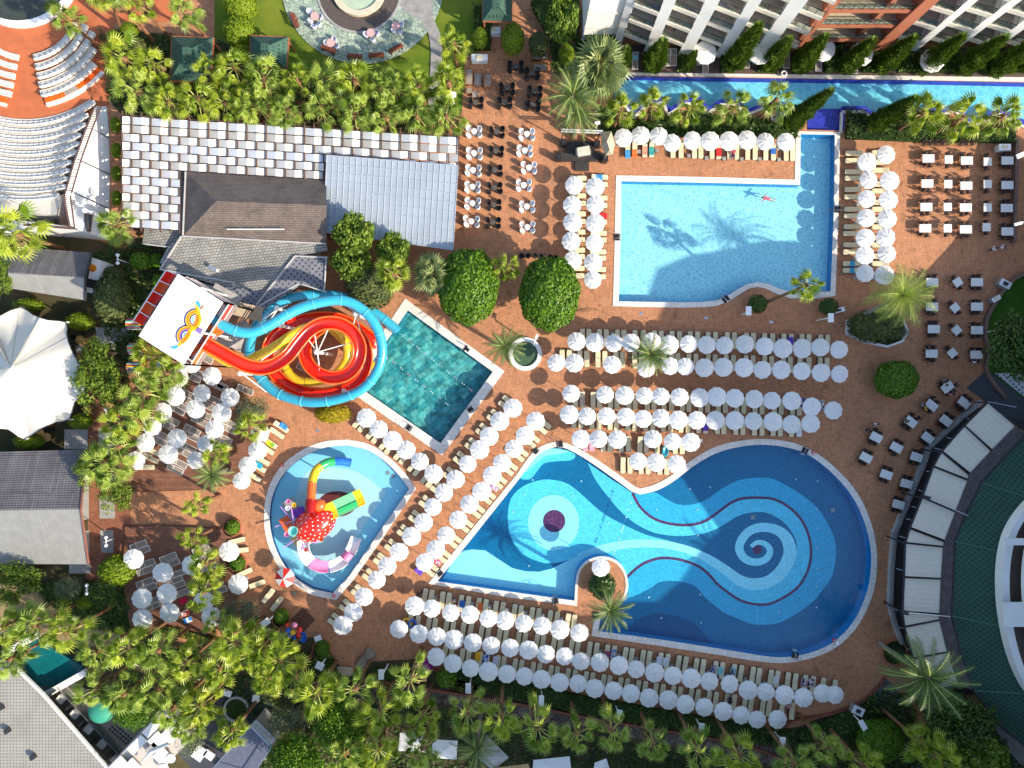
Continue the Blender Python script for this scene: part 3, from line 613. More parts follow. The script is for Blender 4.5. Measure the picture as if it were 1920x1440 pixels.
for i, (a, c) in enumerate((((1737,933),(1815,967)),((1696,1148),(1782,1156)))):
    p, q = P(a[0],a[1],4.6), P(c[0],c[1],4.6); t = thing('floodlight', ('upper' if i == 0 else 'lower')+' black floodlight on a long arm over the cream awnings', 'floodlight', (q.x,q.y,4.3))
    MB().beam(p, q, .08).build('arm', m_metal, t); MB().box((p.x,p.y,4.65),(.75,.45,.25),R(-15)).build('lamp_head', m_darkm, t)
# curb wall beside the right lawn
cw = sp2([(1925,512),(1905,520),(1885,538),(1866,566),(1850,596),(1847,630),(1853,660),(1848,690),(1862,718),(1885,745)],3)
t = thing('garden_wall', 'curved low brick wall between dining terrace and right lawn', 'wall', tuple(P(1850,600))); mb = MB()
for a, c in zip(cw[:-1], cw[1:]): mb.beam(P(a[0],a[1],.2), P(c[0],c[1],.2), .4, .4)
mb.build('wall', mat('brown brick wall', (.20,.12,.09), .8, .25), t)
t = thing('garden_wall', 'straight brick edge and hedge line at the far right terrace', 'wall', tuple(P(1907,350))); MB().beam(P(1905,262,.3),P(1900,455,.3),.4,.6).build('wall', bpy.data.materials['brown brick wall'], t)
t = thing('garden_wall', 'red brick edge along the bottom hedge under the lowest parasols', 'wall', tuple(P(1000,1300))); mb = MB()
ew = sp2([(790,1232),(815,1256),(900,1278),(1100,1310),(1300,1347),(1440,1372),(1488,1350),(1560,1338),(1620,1312),(1660,1270)],3)
for a, c in zip(ew[:-1], ew[1:]): mb.beam(P(a[0],a[1],.12), P(c[0],c[1],.12), .3, .24)
mb.build('wall', mat('red brick edge', (.22,.07,.045), .8, .25), t)
t = thing('garden_wall', 'lower red brick edge between hedge and flagstone path', 'wall', tuple(P(1100,1340))); mb = MB()
ew = sp2([(700,1275),(960,1318),(1100,1345),(1280,1375),(1400,1398),(1480,1430)],3)
for a, c in zip(ew[:-1], ew[1:]): mb.beam(P(a[0],a[1],.15), P(c[0],c[1],.15), .3, .3)
mb.build('wall', bpy.data.materials['red brick edge'], t)

# ------------------------------------------------------------------ white balcony hotel at the top right
HB = thing('hotel_building', 'white hotel with stacked angled balconies along the canal pool', 'building', tuple(P(1400,70)))
TOP = 17.0
m_bfl = mat('brown grey balcony tile', (.50,.42,.35), .6, .25, 1.0); m_slab = mat('cream balcony edge', (.70,.64,.54), .7, .1)
def balcony_run(corners, ux, wdt, dep, floors, wallm, first_gap=None):
    ux = Vector((ux[0], ux[1], 0)).normalized(); uy = Vector((-ux.y, ux.x, 0))       # uy points into the building
    prev = None
    for ci, (px, py) in enumerate(corners):
        A = P(px, py, 3.0); A.z = 0; B_ = A + ux*wdt; A2, B2 = A + uy*dep, B_ + uy*dep
        for f in range(1, floors):
            z = 3.0*f; fl = MB(); fl.mat(0).prism([(v.x,v.y) for v in (A,B_,B2,A2)], z-.05, z+.0); sb = MB()
            e0, e1 = A - uy*.12, B_ - uy*.12
            sb.prism([(v.x,v.y) for v in (e0,e1,B_+uy*.1,A+uy*.1)], z-.45, z+.12)
            fl.build('balcony_floor', m_bfl, HB); s_ = sb.build('balcony_edge', m_slab, HB)
            r = MB(); zt = z+1.05
            for a, b in ((A,B_),(B_-uy*.0,B_+uy*1.0)): r.beam(a+Vector((0,0,zt)), b+Vector((0,0,zt)), .06)
            for k in range(4): v = A.lerp(B_, k/3); r.beam(v+Vector((0,0,z)), v+Vector((0,0,zt)), .05)
            r.build('balcony_rail', m_darkm, HB)
            g = MB(); g.face([A+Vector((0,0,z+.1)), B_+Vector((0,0,z+.1)), B_+Vector((0,0,zt-.03)), A+Vector((0,0,zt-.03))]); g.build('balcony_glass', m_glass, HB)
            d_ = MB(); a0 = A2 + ux*.3 - uy*.02; a1 = B2 - ux*.3 - uy*.02; d_.face([a0+Vector((0,0,z+.05)), a1+Vector((0,0,z+.05)), a1+Vector((0,0,z+2.3)), a0+Vector((0,0,z+2.3))]); d_.build('balcony_door', m_glassw, HB)
        bw = MB(); bw.face([A2, B2, B2+Vector((0,0,TOP)), A2+Vector((0,0,TOP))]); bw.build('back_wall', m_stucco, HB)
        if prev:
            w_ = MB(); af = A - uy*max(0, (A-prev[0]).dot(uy)-.15); w_.prism([(v.x,v.y) for v in (prev[0], af, A, A2, prev[1])], 0, TOP); w_.build('side_wall', wallm, HB)
        elif first_gap:
            g0 = P(first_gap[0], first_gap[1], 3.0); w_ = MB(); w_.prism([(v.x,v.y) for v in (Vector((g0.x,g0.y,0)), A, A2, Vector((g0.x,g0.y,0))+uy*dep)], 0, TOP); w_.build('side_wall', wallm, HB)
        prev = (B_, B2)
    return prev
e1 = balcony_run([(1171,62),(1239,66),(1311,66),(1380,67),(1454,70)], (.93,-.36), 2.75, 2.2, 5, m_stucco, (1158,57))
e2 = balcony_run([(1676,63),(1742,67),(1810,68),(1880,72),(1948,74)], (.95,-.29), 3.0, 2.2, 5, m_stucco)
# terracotta centre bay with straight balconies
a, c = P(1512,73,3), P(1652,73,3)
for f in range(1, 5):
    z = 3.0*f; MB().box(((a.x+c.x)/2,a.y+1.3,z-.03),(c.x-a.x,2.5,.06)).build('balcony_floor', mat('cream balcony tile', (.50,.40,.28), .6, .2) if f == 1 else bpy.data.materials['cream balcony tile'], HB)
    MB().box(((a.x+c.x)/2,a.y+.02,z-.2),(c.x-a.x,.25,.5)).build('balcony_edge', m_terrapaint, HB)
    MB().box(((a.x+c.x)/2,a.y+.2,z+.06),(c.x-a.x,.14,.12)).build('balcony_edge', m_slab, HB)
    r = MB(); r.beam((a.x,a.y,z+1.05),(c.x,a.y,z+1.05),.06)
    for k in range(9): x = a.x+(c.x-a.x)*k/8; r.beam((x,a.y,z),(x,a.y,z+1.05),.05)
    r.build('balcony_rail', m_darkm, HB)
    MB().face([(a.x,a.y-.01,z+.1),(c.x,a.y-.01,z+.1),(c.x,a.y-.01,z+1.0),(a.x,a.y-.01,z+1.0)]).build('balcony_glass', m_glass, HB)
    MB().box(((a.x+c.x)/2+1.6,a.y+1.3,z+1.2),(.5,2.3,2.3)).build('balcony_divider', m_terrapaint, HB)
MB().box(((a.x+c.x)/2,a.y+2.7,TOP/2),(c.x-a.x,.3,TOP)).build('back_wall', m_terrapaint, HB)
for x0, x1 in ((e1[0].x-.05, a.x),(c.x, P(1676,66,3).x)):
    MB().box(((x0+x1)/2,a.y+1.2,TOP/2),(x1-x0-.02,2.9,TOP)).build('side_wall', m_terrapaint, HB)
# blank white wing on the left
a, c = P(1092,76,0), P(1166,76,0); MB().box(((a.x+c.x)/2,a.y+4,TOP/2),(c.x-a.x,8,TOP)).build('wing_wall', m_white, HB)
mb = MB()
for z in (.4,3,6,9,12): mb.box(((a.x+c.x)/2,a.y-.04,z),(c.x-a.x+.1,.16,.18))
mb.build('floor_band', m_slab, HB)

# ------------------------------------------------------------------ white slatted pergola
t = thing('pergola', 'large pergola woven with white fabric strips over timber beams', 'pergola', tuple(P(229,425)))
PG = t; zc = 3.6; m_strips = [mat('off white shade fabric', (.72,.68,.63), .85, .07, 1.2), mat('bright shade fabric', (.76,.77,.80), .85, .06, 1.2), mat('beige shade fabric', (.64,.59,.52), .85, .08, 1.2)]
def yrow(x, k): return 217 + 16.0*k + (x-229)*.063
def xext(k): return (229, 862) if k < 4 else ((229, 614) if k < 6 else (229, 345))
for k in range(13):
    x0, x1 = xext(k); mb = MB(); n = int((x1-x0)/9); tp_, bt = [], []
    for i in range(n+1):
        x = x0+9*i + (k % 3 == 0 and 1 or 0)*.6; j = i//2; kk = 0 if k < 2 else k-1
        z = zc+(.18 if (j+kk) % 2 == 0 else -.22) if i % 2 == 0 else zc-.02
        sag = random.uniform(-.9,.9); tp_.append(P(x, yrow(x,k)+1.2+sag*.4, z)); bt.append(P(x, yrow(x,k)+15.2+sag*.4, z-.02))
    for i in range(n): mb.face([tp_[i], bt[i], bt[i+1], tp_[i+1]])
    mb.build('fabric_strip', m_strips[(1,2,0,1,0,2,0,1,0,0,2,0,1)[k]], PG)
for i in range(36):
    x = 229+18*i; k1 = 13.4 if x < 346 else (6.6 if x < 614 else 4.8); k0 = -.6
    MB().beam(P(x, yrow(x,k0), zc-.03), P(x, yrow(x,k1), zc-.03), .13, .12).build('beam', m_timber, PG)
mb = MB()
for (xa, ya, xb, yb) in ((229,216,862,256),(229,297,614,322),(229,214,229,426),(346,325,346,432),(858,256,858,300)): mb.beam(P(xa,ya,zc-.35), P(xb,yb,zc-.35), .16, .2)
mb.build('frame', m_timber, PG); mb = MB()
for x, y in ((231,219),(400,230),(560,240),(700,248),(858,258),(231,300),(231,420),(346,426)): p = P(x,y,3.4); mb.beam((p.x,p.y,0),(p.x,p.y,3.4),.16)
mb.build('post', m_timber, PG)
# translucent panel roof
t = thing('canopy_roof', 'blue grey translucent panel roof with white glazing bars', 'roof', tuple(P(612,436)))
qa = [(613,291),(859,311),(849,468),(605,434)]; q = PP(qa, 4.2); q[2].z = q[3].z = 3.9; MB().face([q[0],q[3],q[2],q[1]]).build('panel', mat('frosted blue grey polycarbonate', (.34,.385,.43), .4, .1, .25, spec=.5), t)
mb = MB(); up = Vector((0,0,.03))
for i in range(23): mb.beam(q[0].lerp(q[1], i/22)+up, q[3].lerp(q[2], i/22)+up, .06, .05)
for i in range(10): mb.beam(q[0].lerp(q[3], i/9)+up*2, q[1].lerp(q[2], i/9)+up*2, .045, .04)
mb.build('glazing_bar', mat('pale glazing bar', (.48,.52,.56), .5, .05), t); mb = MB()
for p in q: mb.beam((p.x,p.y,0),(p.x,p.y,p.z-.1),.16)
mb.build('post', m_timber, t)
# ------------------------------------------------------------------ shingled bar building
t = thing('bar_building', 'bar building with brown and grey shingled hip roofs beside the slides', 'building', tuple(P(480,420)))
m_sh1 = shingle('brown asphalt shingle', (.17,.135,.115), (.24,.19,.165), .34, .17, dot=(.11,.085,.075)); m_sh2 = shingle('weathered grey shingle', (.27,.26,.235),(.36,.34,.30), .42, .30, R(-6), dot=(.12,.12,.115)); m_sh3 = dotted('dark shingle', (.20,.20,.225), (.07,.07,.08), .5, R(40))
rf = lambda pts: [P(*p) for p in pts]
def roof(name, faces, m, par=t, eave=None):
    mb = MB()
    for f in faces:
        q = rf(f)
        if (q[1]-q[0]).cross(q[2]-q[0]).z < 0: q.reverse()
        mb.face(q)
    return mb.build(name, m, par)
roof('roof', [[(348,322,3.6),(343,443,3.6),(405,377,6.0)],[(348,322,3.6),(612,338,3.6),(612,385,6.0),(405,377,6.0)],[(405,377,6.0),(612,385,6.0),(612,457,3.6),(343,443,3.6)]], m_sh1)
roof('roof', [[(340,443,3.5),(612,457,3.5),(614,470,3.4),(553,480,3.2),(480,572,2.6),(300,505,2.6),(316,462,3.0)]], m_sh2)
roof('roof', [[(300,505,2.6),(480,532,2.6),(500,545,2.6),(480,572,2.2),(400,560,2.0),(330,512,2.2)]], bpy.data.materials['weathered grey shingle'])
roof('roof', [[(553,480,3.3),(615,483,3.3),(607,545,3.0),(566,533,3.0),(495,582,3.0),(468,596,2.8),(478,575,2.8)]], m_sh3)
roof('roof', [[(400,530,2.75),(500,548,2.75),(490,575,2.65),(430,560,2.65)]], m_sh3)
roof('roof', [[(271,428,2.8),(341,434,2.8),(338,452,3.2),(314,463,2.6),(267,456,2.5)]], bpy.data.materials['weathered grey shingle'])
mb = MB(); 
for a, c in (((553,480,3.4),(478,575,2.9)),((340,443,3.6),(300,505,2.7)),((343,443,3.7),(612,457,3.7)),((348,322,3.7),(343,443,3.7)),((480,577,2.9),(560,532,3.1)),((566,533,3.1),(612,548,3.1)),((612,480,3.4),(608,545,3.1)),((553,480,3.4),(615,483,3.4)),((315,463,2.7),(267,457,2.6)),((300,505,2.7),(440,530,2.8))): mb.beam(P(*a), P(*c), .14, .12)
mb.build('gutter', mat('pale gutter', (.50,.48,.46), .6, .15), t)
mb = MB(); mb.prism(xy([(352,326),(608,342),(600,530),(490,560),(320,500),(350,440)]), 0, 2.5); mb.build('wall', m_conc, t)
for i, (pts, z) in enumerate((([(430,430),(533,433)],5.2),)): MB().beam(P(426,430,4.6), P(533,430,4.9), .1).build('antenna_mast', m_white, t)
MB().beam(P(393,500,3.2), P(408,507,3.9), .3, .3).build('chimney', m_white, t)
def dish(px, py, z, lab):
    q = P(px, py, z); o = MB(); o.lathe([(.02,0),(.25,.05),(.42,.16)], 14, (0,0), False); x = o.build('satellite_dish', m_white); x.location = q; x.rotation_euler = (R(35),R(20),0); x.data.materials[0] = m_white; tag(x, lab, 'satellite dish')
dish(602,417,4.6,'white satellite dish beside the translucent roof')
# ------------------------------------------------------------------ vegetation
m_palm = leafmat('fan palm leaf', (.15,.26,.015), (.54,.60,.07), .4, .4, .2, .5)
m_stalk = mat('palm leaf stalk', (.36,.38,.10), .6, .1); m_dead = leafmat('dead palm leaf', (.16,.10,.045), (.34,.24,.12), .1, .8, .1); m_palm2 = leafmat('paler fan palm leaf', (.17,.27,.035), (.48,.57,.11), .4, .42, .25, .4)
m_palmd = leafmat('grey green fan leaf', (.14,.20,.06), (.34,.38,.16), .3, .4, .1)
m_date = leafmat('date palm frond', (.07,.13,.03), (.16,.24,.07), .3, .4, .15)
m_coco = leafmat('bright feather frond', (.16,.26,.03), (.42,.48,.09), .35, .4, .05)
m_box_ = leafmat('clipped bush leaf', (.03,.10,.006), (.20,.34,.018), .25, .45, .25)
m_lime_ = leafmat('yellow green clipped leaf', (.14,.22,.01), (.30,.38,.02), .3, .5, .2)
m_darkl = leafmat('dark glossy leaf', (.03,.07,.012), (.11,.17,.03), .2, .45, .25)
m_mott = leafmat('mottled green leaf', (.045,.065,.02), (.15,.17,.05), .25, .6, .15)
m_olive = leafmat('olive grey leaf', (.10,.13,.07), (.22,.26,.15), .25, .6, .1)
m_loose = leafmat('loose tree leaf', (.06,.12,.012), (.27,.36,.04), .32, .5, .2)
m_yell = leafmat('yellow bush leaf', (.18,.15,.008), (.50,.38,.015), .25, .5, 0)
m_cyp = leafmat('cypress leaf', (.035,.10,.010), (.25,.35,.045), .2, .6, .15)
m_bark = mat('palm trunk bark', (.22,.105,.05), .9, .35, 5, bump=.6); m_barkg = mat('grey palm trunk', (.26,.21,.17), .9, .3, 5, bump=.6); m_barkd = mat('dark branch bark', (.07,.05,.035), .9, .3, 5)
m_magenta = leafmat('magenta flower', (.25,.01,.22), (.5,.05,.45), .3, .5, 0)
def fan_leaf(mb, rnd, az, el, pet, rad, fold, mi=0):
    """palmate leaf: thin stalk, then a folded fan of pleated segments with drooping tips"""
    M = Matrix.Rotation(az, 4, 'Z'); ce, se = math.cos(el), math.sin(el)
    def W(u, v, n):      # u along the leaf axis, v sideways, n normal to the leaf
        droop = -.10*max(0,u-pet*.5)**2
        x = u*ce - n*se; z = u*se + n*ce + droop
        return M @ Vector((x, v, z))
    mb.mat(1); a, b = .035, .03
    us = [0, pet*.5, pet]
    for i in range(2): mb.face([W(us[i],-a,0), W(us[i+1],-b,0), W(us[i+1],b,0), W(us[i],a,0)])
    mb.mat(mi); n = 16; span = R(135)
    b0 = len(mb.v); rows = []
    tw = rnd.uniform(-.15,.15)
    for i in range(n*2+1):
        th = -span + 2*span*i/(n*2); edge = i % 2
        r1 = rad*(.52)*(1-.12*abs(th)/span); pl = (.07 if edge else -.07)
        def pt(r, ex=0):
            u = pet + r*math.cos(th); v = r*math.sin(th)*math.cos(fold*1.0); nn = -abs(r*math.sin(th))*math.sin(fold) * .9 + pl*(r/rad)*2 + v*tw - ex
            return W(u, v, nn)
        rows.append((pt(.02), pt(r1), th, pt))
    for i in range(n*2):
        mb.v += [tuple(rows[i][0]), tuple(rows[i][1]), tuple(rows[i+1][1])] if False else []
    base = len(mb.v); mb.v.append(tuple(W(pet,0,0)))
    for r in rows: mb.v.append(tuple(r[1]))
    for i in range(n*2): mb.f.append((base, base+1+i, base+2+i)); mb.m.append(mi)
    for i in range(0, n*2, 2):           # free pointed tips
        th = rows[i+1][2]; L = rad*rnd.uniform(.88,1.08)*(1-.2*abs(th)/span)
        tip = rows[i+1][3](L, rnd.uniform(.08,.3))
        t0 = len(mb.v); mb.v.append(tuple(tip)); mb.f.append((base+1+i, t0, base+3+i)); mb.m.append(mi); mb.f.append((base+1+i, base+2+i, base+3+i)) if False else None
def fan_crown(seed, n=24, rad=1.0, pet=1.15):
    rnd = random.Random(seed); mb = MB()
    for i in range(n):
        f = i/n; el = R(78 - 105*f**1.15 + rnd.uniform(-9,9)); az = i*2.39996 + rnd.uniform(-.35,.35)
        fan_leaf(mb, rnd, az, el, pet*rnd.uniform(.7,1.2)*(1-.2*(1-f)), rad*rnd.uniform(.75,1.1), R(rnd.uniform(18,58)))
    for i in range(5): fan_leaf(mb, rnd, rnd.uniform(0,6.28), R(rnd.uniform(-75,-40)), pet*.9, rad*.75, R(50), 3)
    mb.mat(2).lathe([(.12,-.9),(.30,-.5),(.26,0),(.1,.3)], 8)
    return mb
def feather_crown(seed, n=26, L=3.0, lw=.42, m_up=80, m_dn=-25, arch=1.0):
    rnd = random.Random(seed); mb = MB()
    for i in range(n):
        f = i/n; el = R(m_up - (m_up-m_dn)*f + rnd.uniform(-6,6)); az = i*2.39996 + rnd.uniform(-.2,.2); ln = L*rnd.uniform(.85,1.08)
        pts = []; p = Vector((0,0,0)); e = el; st = 14
        for k in range(st+1):
            pts.append(p.copy()); p = p + Vector((math.cos(az)*math.cos(e), math.sin(az)*math.cos(e), math.sin(e)))*ln/st; e -= arch*(.05+.09*k/st)
        mb.mat(1)
        side = Vector((-math.sin(az), math.cos(az), 0))
        for k in range(st): wd = .035*(1-k/st*.7); mb.face([pts[k]-side*wd, pts[k+1]-side*wd, pts[k+1]+side*wd, pts[k]+side*wd])
        mb.mat(0)
        for k in range(2*st):
            t_ = (k+2)/(2*st+1); i0 = min(int(t_*st), st-1); q = pts[i0].lerp(pts[i0+1], t_*st-i0); tan = (pts[i0+1]-pts[i0]).normalized()
            ll = lw*(math.sin(math.pi*min(1,t_*.8+.2))**.6)*rnd.uniform(.85,1.15)+.08
            for s_ in (-1,1):
                d_ = (side*s_*.85 + tan*.55 + Vector((0,0,-.32))).normalized(); e_ = q + d_*ll
                mb.face([q-tan*.035, q+tan*.035, e_])
    mb.mat(2).lathe([(.2,-.9),(.38,-.5),(.3,0),(.1,.3)], 8)
    return mb
def trunk_mb(h=1.0, r0=.24, r1=.15, rings=14):
    mb = MB(); pr = []
    for i in range(rings+1):
        z = h*i/rings; r = r0+(r1-r0)*min(1, i/rings*1.4)+(.05 if i == 0 else 0)
        pr.append((r, z)); 
        if i < rings: pr.append((r*.93, z+h/rings*.75))
    mb.lathe(pr, 9); return mb
CR = [fan_crown(s_, 16, .92, 1.30).mesh('fan_crown', [m_palm if s_ % 2 else m_palm2, m_stalk, m_bark, m_dead]) for s_ in range(8)]
CR_sparse = [fan_crown(20+s_, 12, .95, 1.40).mesh('fan_crown_open', [m_palm2 if s_ % 2 else m_palm, m_stalk, m_bark, m_dead]) for s_ in range(5)]
CR_dense = [fan_crown(40+s_, 34, 1.25, 1.15).mesh('fan_crown_dense', [m_palmd, m_stalk, m_barkg, m_dead]) for s_ in range(2)]
CR_date = [feather_crown(60+s_, 30).mesh('feather_crown', [m_date, bpy.data.materials['palm leaf stalk'], m_barkg]) for s_ in range(2)]
CR_coco = feather_crown(71, 34, 4.5, .95, 80, -30, 1.15).mesh('arching_crown', [m_coco, bpy.data.materials['palm leaf stalk'], m_barkg])
TR = trunk_mb().mesh('palm_trunk', m_bark); TRg = trunk_mb(1, .27, .2).mesh('palm_trunk_grey', m_barkg)
def mk_palm(kind, crown, tr):
    t = thing(kind, 'x', 'palm tree'); c = bpy.data.objects.new('crown', crown); COL.objects.link(c); c.parent = t
    k = bpy.data.objects.new('trunk', tr); COL.objects.link(k); k.parent = t; return Proto(t)
PR = {'fan': mk_palm('fan_palm', CR[0], TR), 'date': mk_palm('feather_palm', CR_date[0], TRg)}
prng = random.Random(5)
def palm(px, py, h, label, group, kind='fan', sc_=1.0, crowns=None, base=None):
    """crown seen at pixel (px,py) when h metres up"""
    q = P(px, py, h); o = PR['date' if kind in ('date','coco') else 'fan'].place((q.x,q.y,0), 0, 1, label, group)
    o.name = 'feather_palm' if kind in ('date','coco') else 'fan_palm'
    for c in o.children:
        if c.name.startswith('crown'):
            c.data = crowns if crowns and not isinstance(crowns, list) else prng.choice(crowns or CR); c.location = (0,0,h); c.rotation_euler = (prng.uniform(-.2,.2), prng.uniform(-.2,.2), prng.uniform(0,6.28)); k = sc_*(1.34 if kind == 'fan' else 1.06)*prng.uniform(.8,1.12); c.scale = (k,k,k)
        else:
            c.data = TRg if kind in ('date','coco','grey') else TR
            if base:
                b0 = P(*base); dx, dy = b0.x-q.x, b0.y-q.y; L_ = math.sqrt(dx*dx+dy*dy+h*h)
                c.location = (dx,dy,0); v = Vector((-dx,-dy,h)); c.rotation_euler = v.to_track_quat('Z','Y').to_euler(); c.scale = (1,1,L_*.99)
            else: c.location = (0,0,0); c.scale = (1,1,h-.1)
    return o
def palm_row(pts, h, desc, group, **kw):
    for i, p in enumerate(sorted(pts)): palm(p[0], p[1], h*prng.uniform(.92,1.08), 'fan palm, %s from the left %s' % (nth(i+1), desc), group, **kw)
palm_row([(232,110),(287,120),(440,127),(495,147),(557,150),(612,147),(665,150),(712,162),(740,165),(785,160),(840,153)], 5.2, 'in the upper row by the green pavilions', 'fan palms above the woven pergola', sc_=.98)
palm_row([(258,172),(317,192),(372,187),(422,194),(467,197),(485,202),(540,207),(602,202),(665,215),(722,218),(782,218),(837,218)], 4.8, 'along the top edge of the woven pergola', 'fan palms above the woven pergola', sc_=.95)
for px, py, h, l, k in ((125,38,6,'fan palm leaning over the upper curved white seats',.9),(347,25,6,'tall fan palm at the top edge between lawn and terracotta path',1),(262,12,6.5,'fan palm at the top edge left of the green pavilions',.8),(850,82,5,'small fan palm beside the curved lawn path',.8),(390,130,5,'fan palm overlapping the lower right of the left pavilion',.8),
    (217,422,5.5,'fan palm at the lower left corner of the woven pergola',.95),(32,440,7.5,'large fan palm at the left edge above the grey tiled cottage roof',1.25),
    (737,512,5.5,'open fan palm left of the grey green fan palm',.95),(952,500,5,'fan palm between the two big clipped trees',.85)):
    palm(px, py, h, l, 'single fan palms', sc_=k, crowns=CR_sparse if k < .9 else None)
palm(203,-14,8,'tall palm with bare orange trunk crossing the terracotta path, left one','tall palms at the top left', base=(229,62)); palm(196,-36,9.5,'tall palm with bare orange trunk crossing the terracotta path, right one','tall palms at the top left', base=(288,77))
palm(1122,128,7,'big pale fan palm left of the canal pool','big palms at the bandstand',sc_=1.45,crowns=CR_dense); palm(812,515,5,'grey green fan palm left of the big clipped tree','single fan palms',sc_=1.0,crowns=CR_dense)
palm(1072,182,7,'large dark feather palm above the little stage','big palms at the bandstand','date',sc_=1.35,crowns=CR_date)
palm(1085,215,5.5,'lower feather palm right behind the little stage','big palms at the bandstand','date',sc_=1.0,crowns=CR_date)
for i, (px, py) in enumerate([(1162,210),(1222,197),(1292,203),(1375,202),(1455,188)]): palm(px, py, 5, 'fan palm, %s from the left between canal pool and parasol row' % nth(i+1), 'fan palms along the canal pool', sc_=.88, crowns=CR_sparse if i < 3 else CR)
for i, (px, py) in enumerate([(1732,212),(1802,220),(1880,218)]): palm(px, py, 5.5, 'fan palm, %s from the left above the dining terrace' % nth(i+1), 'fan palms along the canal pool', sc_=1.0)
palm(948,650,4.5,'grey green date palm beside the round pond','date palms on the pool terrace','date',sc_=.9,crowns=CR_date)
palm(1220,665,5.5,'date palm standing between two parasol rows below the L-shaped pool','date palms on the pool terrace','date',sc_=.95,crowns=CR_date)
palm(1145,1142,6,'date palm on the round island of the swirl pool','date palms on the pool terrace','date',sc_=.98,crowns=CR_date)
palm(1737,1268,9,'large dark date palm below the cream awning pergola','date palms on the pool terrace','date',sc_=1.35,crowns=CR_date)
palm(398,890,5,'slender feather palm beside the upper sun deck','date palms on the pool terrace','date',sc_=.8,crowns=CR_date)
palm(895,1398,7,'feather palm between the white roofs at the lower edge','date palms on the pool terrace','date',sc_=1.0,crowns=CR_date)
palm(1512,535,7,'leaning fan palm over the lower right corner of the L-shaped pool','leaning palms at the L-shaped pool',sc_=.9,crowns=CR_sparse,base=(1425,572))
palm(1690,555,8,'giant arching feather palm over the dining terrace planter','leaning palms at the L-shaped pool','coco',sc_=.95,crowns=CR_coco,base=(1600,600))
palm_row([(270,737),(312,700),(287,672),(230,792),(265,775),(220,838),(195,868),(217,885)], 5.5, 'in the grove left of the upper sun deck', 'fan palms around the sun decks', crowns=CR_sparse)
palm_row([(470,800),(405,848),(370,945),(362,1010),(385,1058),(382,1110),(410,1165)], 5.5, 'in the column between sun decks and kids pool', 'fan palms around the sun decks', crowns=CR_sparse, sc_=.82)
palm_row([(8,1175),(66,1172),(125,1185),(18,1237),(185,1222),(240,1215),(298,1220),(350,1242),(412,1255),(467,1230),(445,1205)], 7.5, 'in the upper row of the lower left grove', 'fan palms of the lower left grove')
palm_row([(180,1292),(232,1302),(295,1292),(325,1328),(377,1322),(355,1362),(435,1372),(505,1270),(492,1215),(525,1238),(552,1272),(595,1297)], 7.5, 'in the lower row of the lower left grove', 'fan palms of the lower left grove')
palm_row([(665,1292),(770,1275),(715,1332),(792,1342),(877,1337),(940,1347),(1007,1362),(1082,1375),(1147,1370),(1225,1395),(1307,1405),(1385,1415)], 8, 'in the row below the flagstone path', 'fan palms along the lower edge', crowns=CR_sparse, sc_=1.02)
palm_row([(710,1405),(792,1403),(645,1415),(1490,1432),(1552,1402),(1732,1397),(1762,1425),(1620,1436)], 8, 'in the broken bottom row at the lower edge', 'fan palms along the lower edge', sc_=1.0)

# clipped bushes and trees
def leaves_on(mb, rnd, n, c, r, size, up=.2, shell=.12, bump_=0, seed_=0):
    for _ in range(n):
        z = rnd.uniform(-up, 1); a = rnd.uniform(0, 6.283); q = math.sqrt(max(0, 1-z*z)); nrm = Vector((q*math.cos(a), q*math.sin(a), z))
        k = (1 - shell*rnd.random()**1.5)*(1+bump_*(math.sin(nrm.x*5+seed_)*math.sin(nrm.y*4.3+seed_*2)+.5*math.sin(nrm.x*11-nrm.y*9+seed_))); p = Vector((c[0]+nrm.x*r[0]*k, c[1]+nrm.y*r[1]*k, c[2]+nrm.z*r[2]*k))
        d_ = (nrm + Vector((rnd.uniform(-1,1), rnd.uniform(-1,1), rnd.uniform(-1,1)))*.75).normalized()
        u = d_.orthogonal().normalized(); u.rotate(Matrix.Rotation(rnd.uniform(0,6.28), 3, d_)); v = d_.cross(u); s_ = size*rnd.uniform(.6,1.3)
        mb.face([p-u*s_*.5, p+v*s_*.32, p+u*s_*.6, p-v*s_*.32])
def bush_mesh(name, m, n, size, seed, shell=.12, core=.88, squ=1.0, bump=.0):
    rnd = random.Random(seed); mb = MB()
    mb.ball((0,0,0), core, 20, 12, (1,1,squ))
    for i in range(len(mb.v)):
        x, y, z = mb.v[i]; k = 1+rnd.uniform(-.03,.03); mb.v[i] = (x*k, y*k, z*k)
    leaves_on(mb, rnd, n, (0,0,0), (1,1,squ), size, .25, shell, bump, seed); return mb.mesh(name, m)
def tree_mesh(name, m, seed, clumps, n, size, spread=.75, cr=.38):
    rnd = random.Random(seed); mb = MB()
    for i in range(clumps):
        a = rnd.uniform(0, 6.283); rr = spread*math.sqrt(rnd.random()); z = (1-rr*rr)*.55*rnd.uniform(.3,1.1); k = cr*rnd.uniform(.65,1.25)
        c = (rr*math.cos(a), rr*math.sin(a), z); leaves_on(mb, rnd, n, c, (k,k,k*.6), size, .6, .6)
    return mb.mesh(name, m)
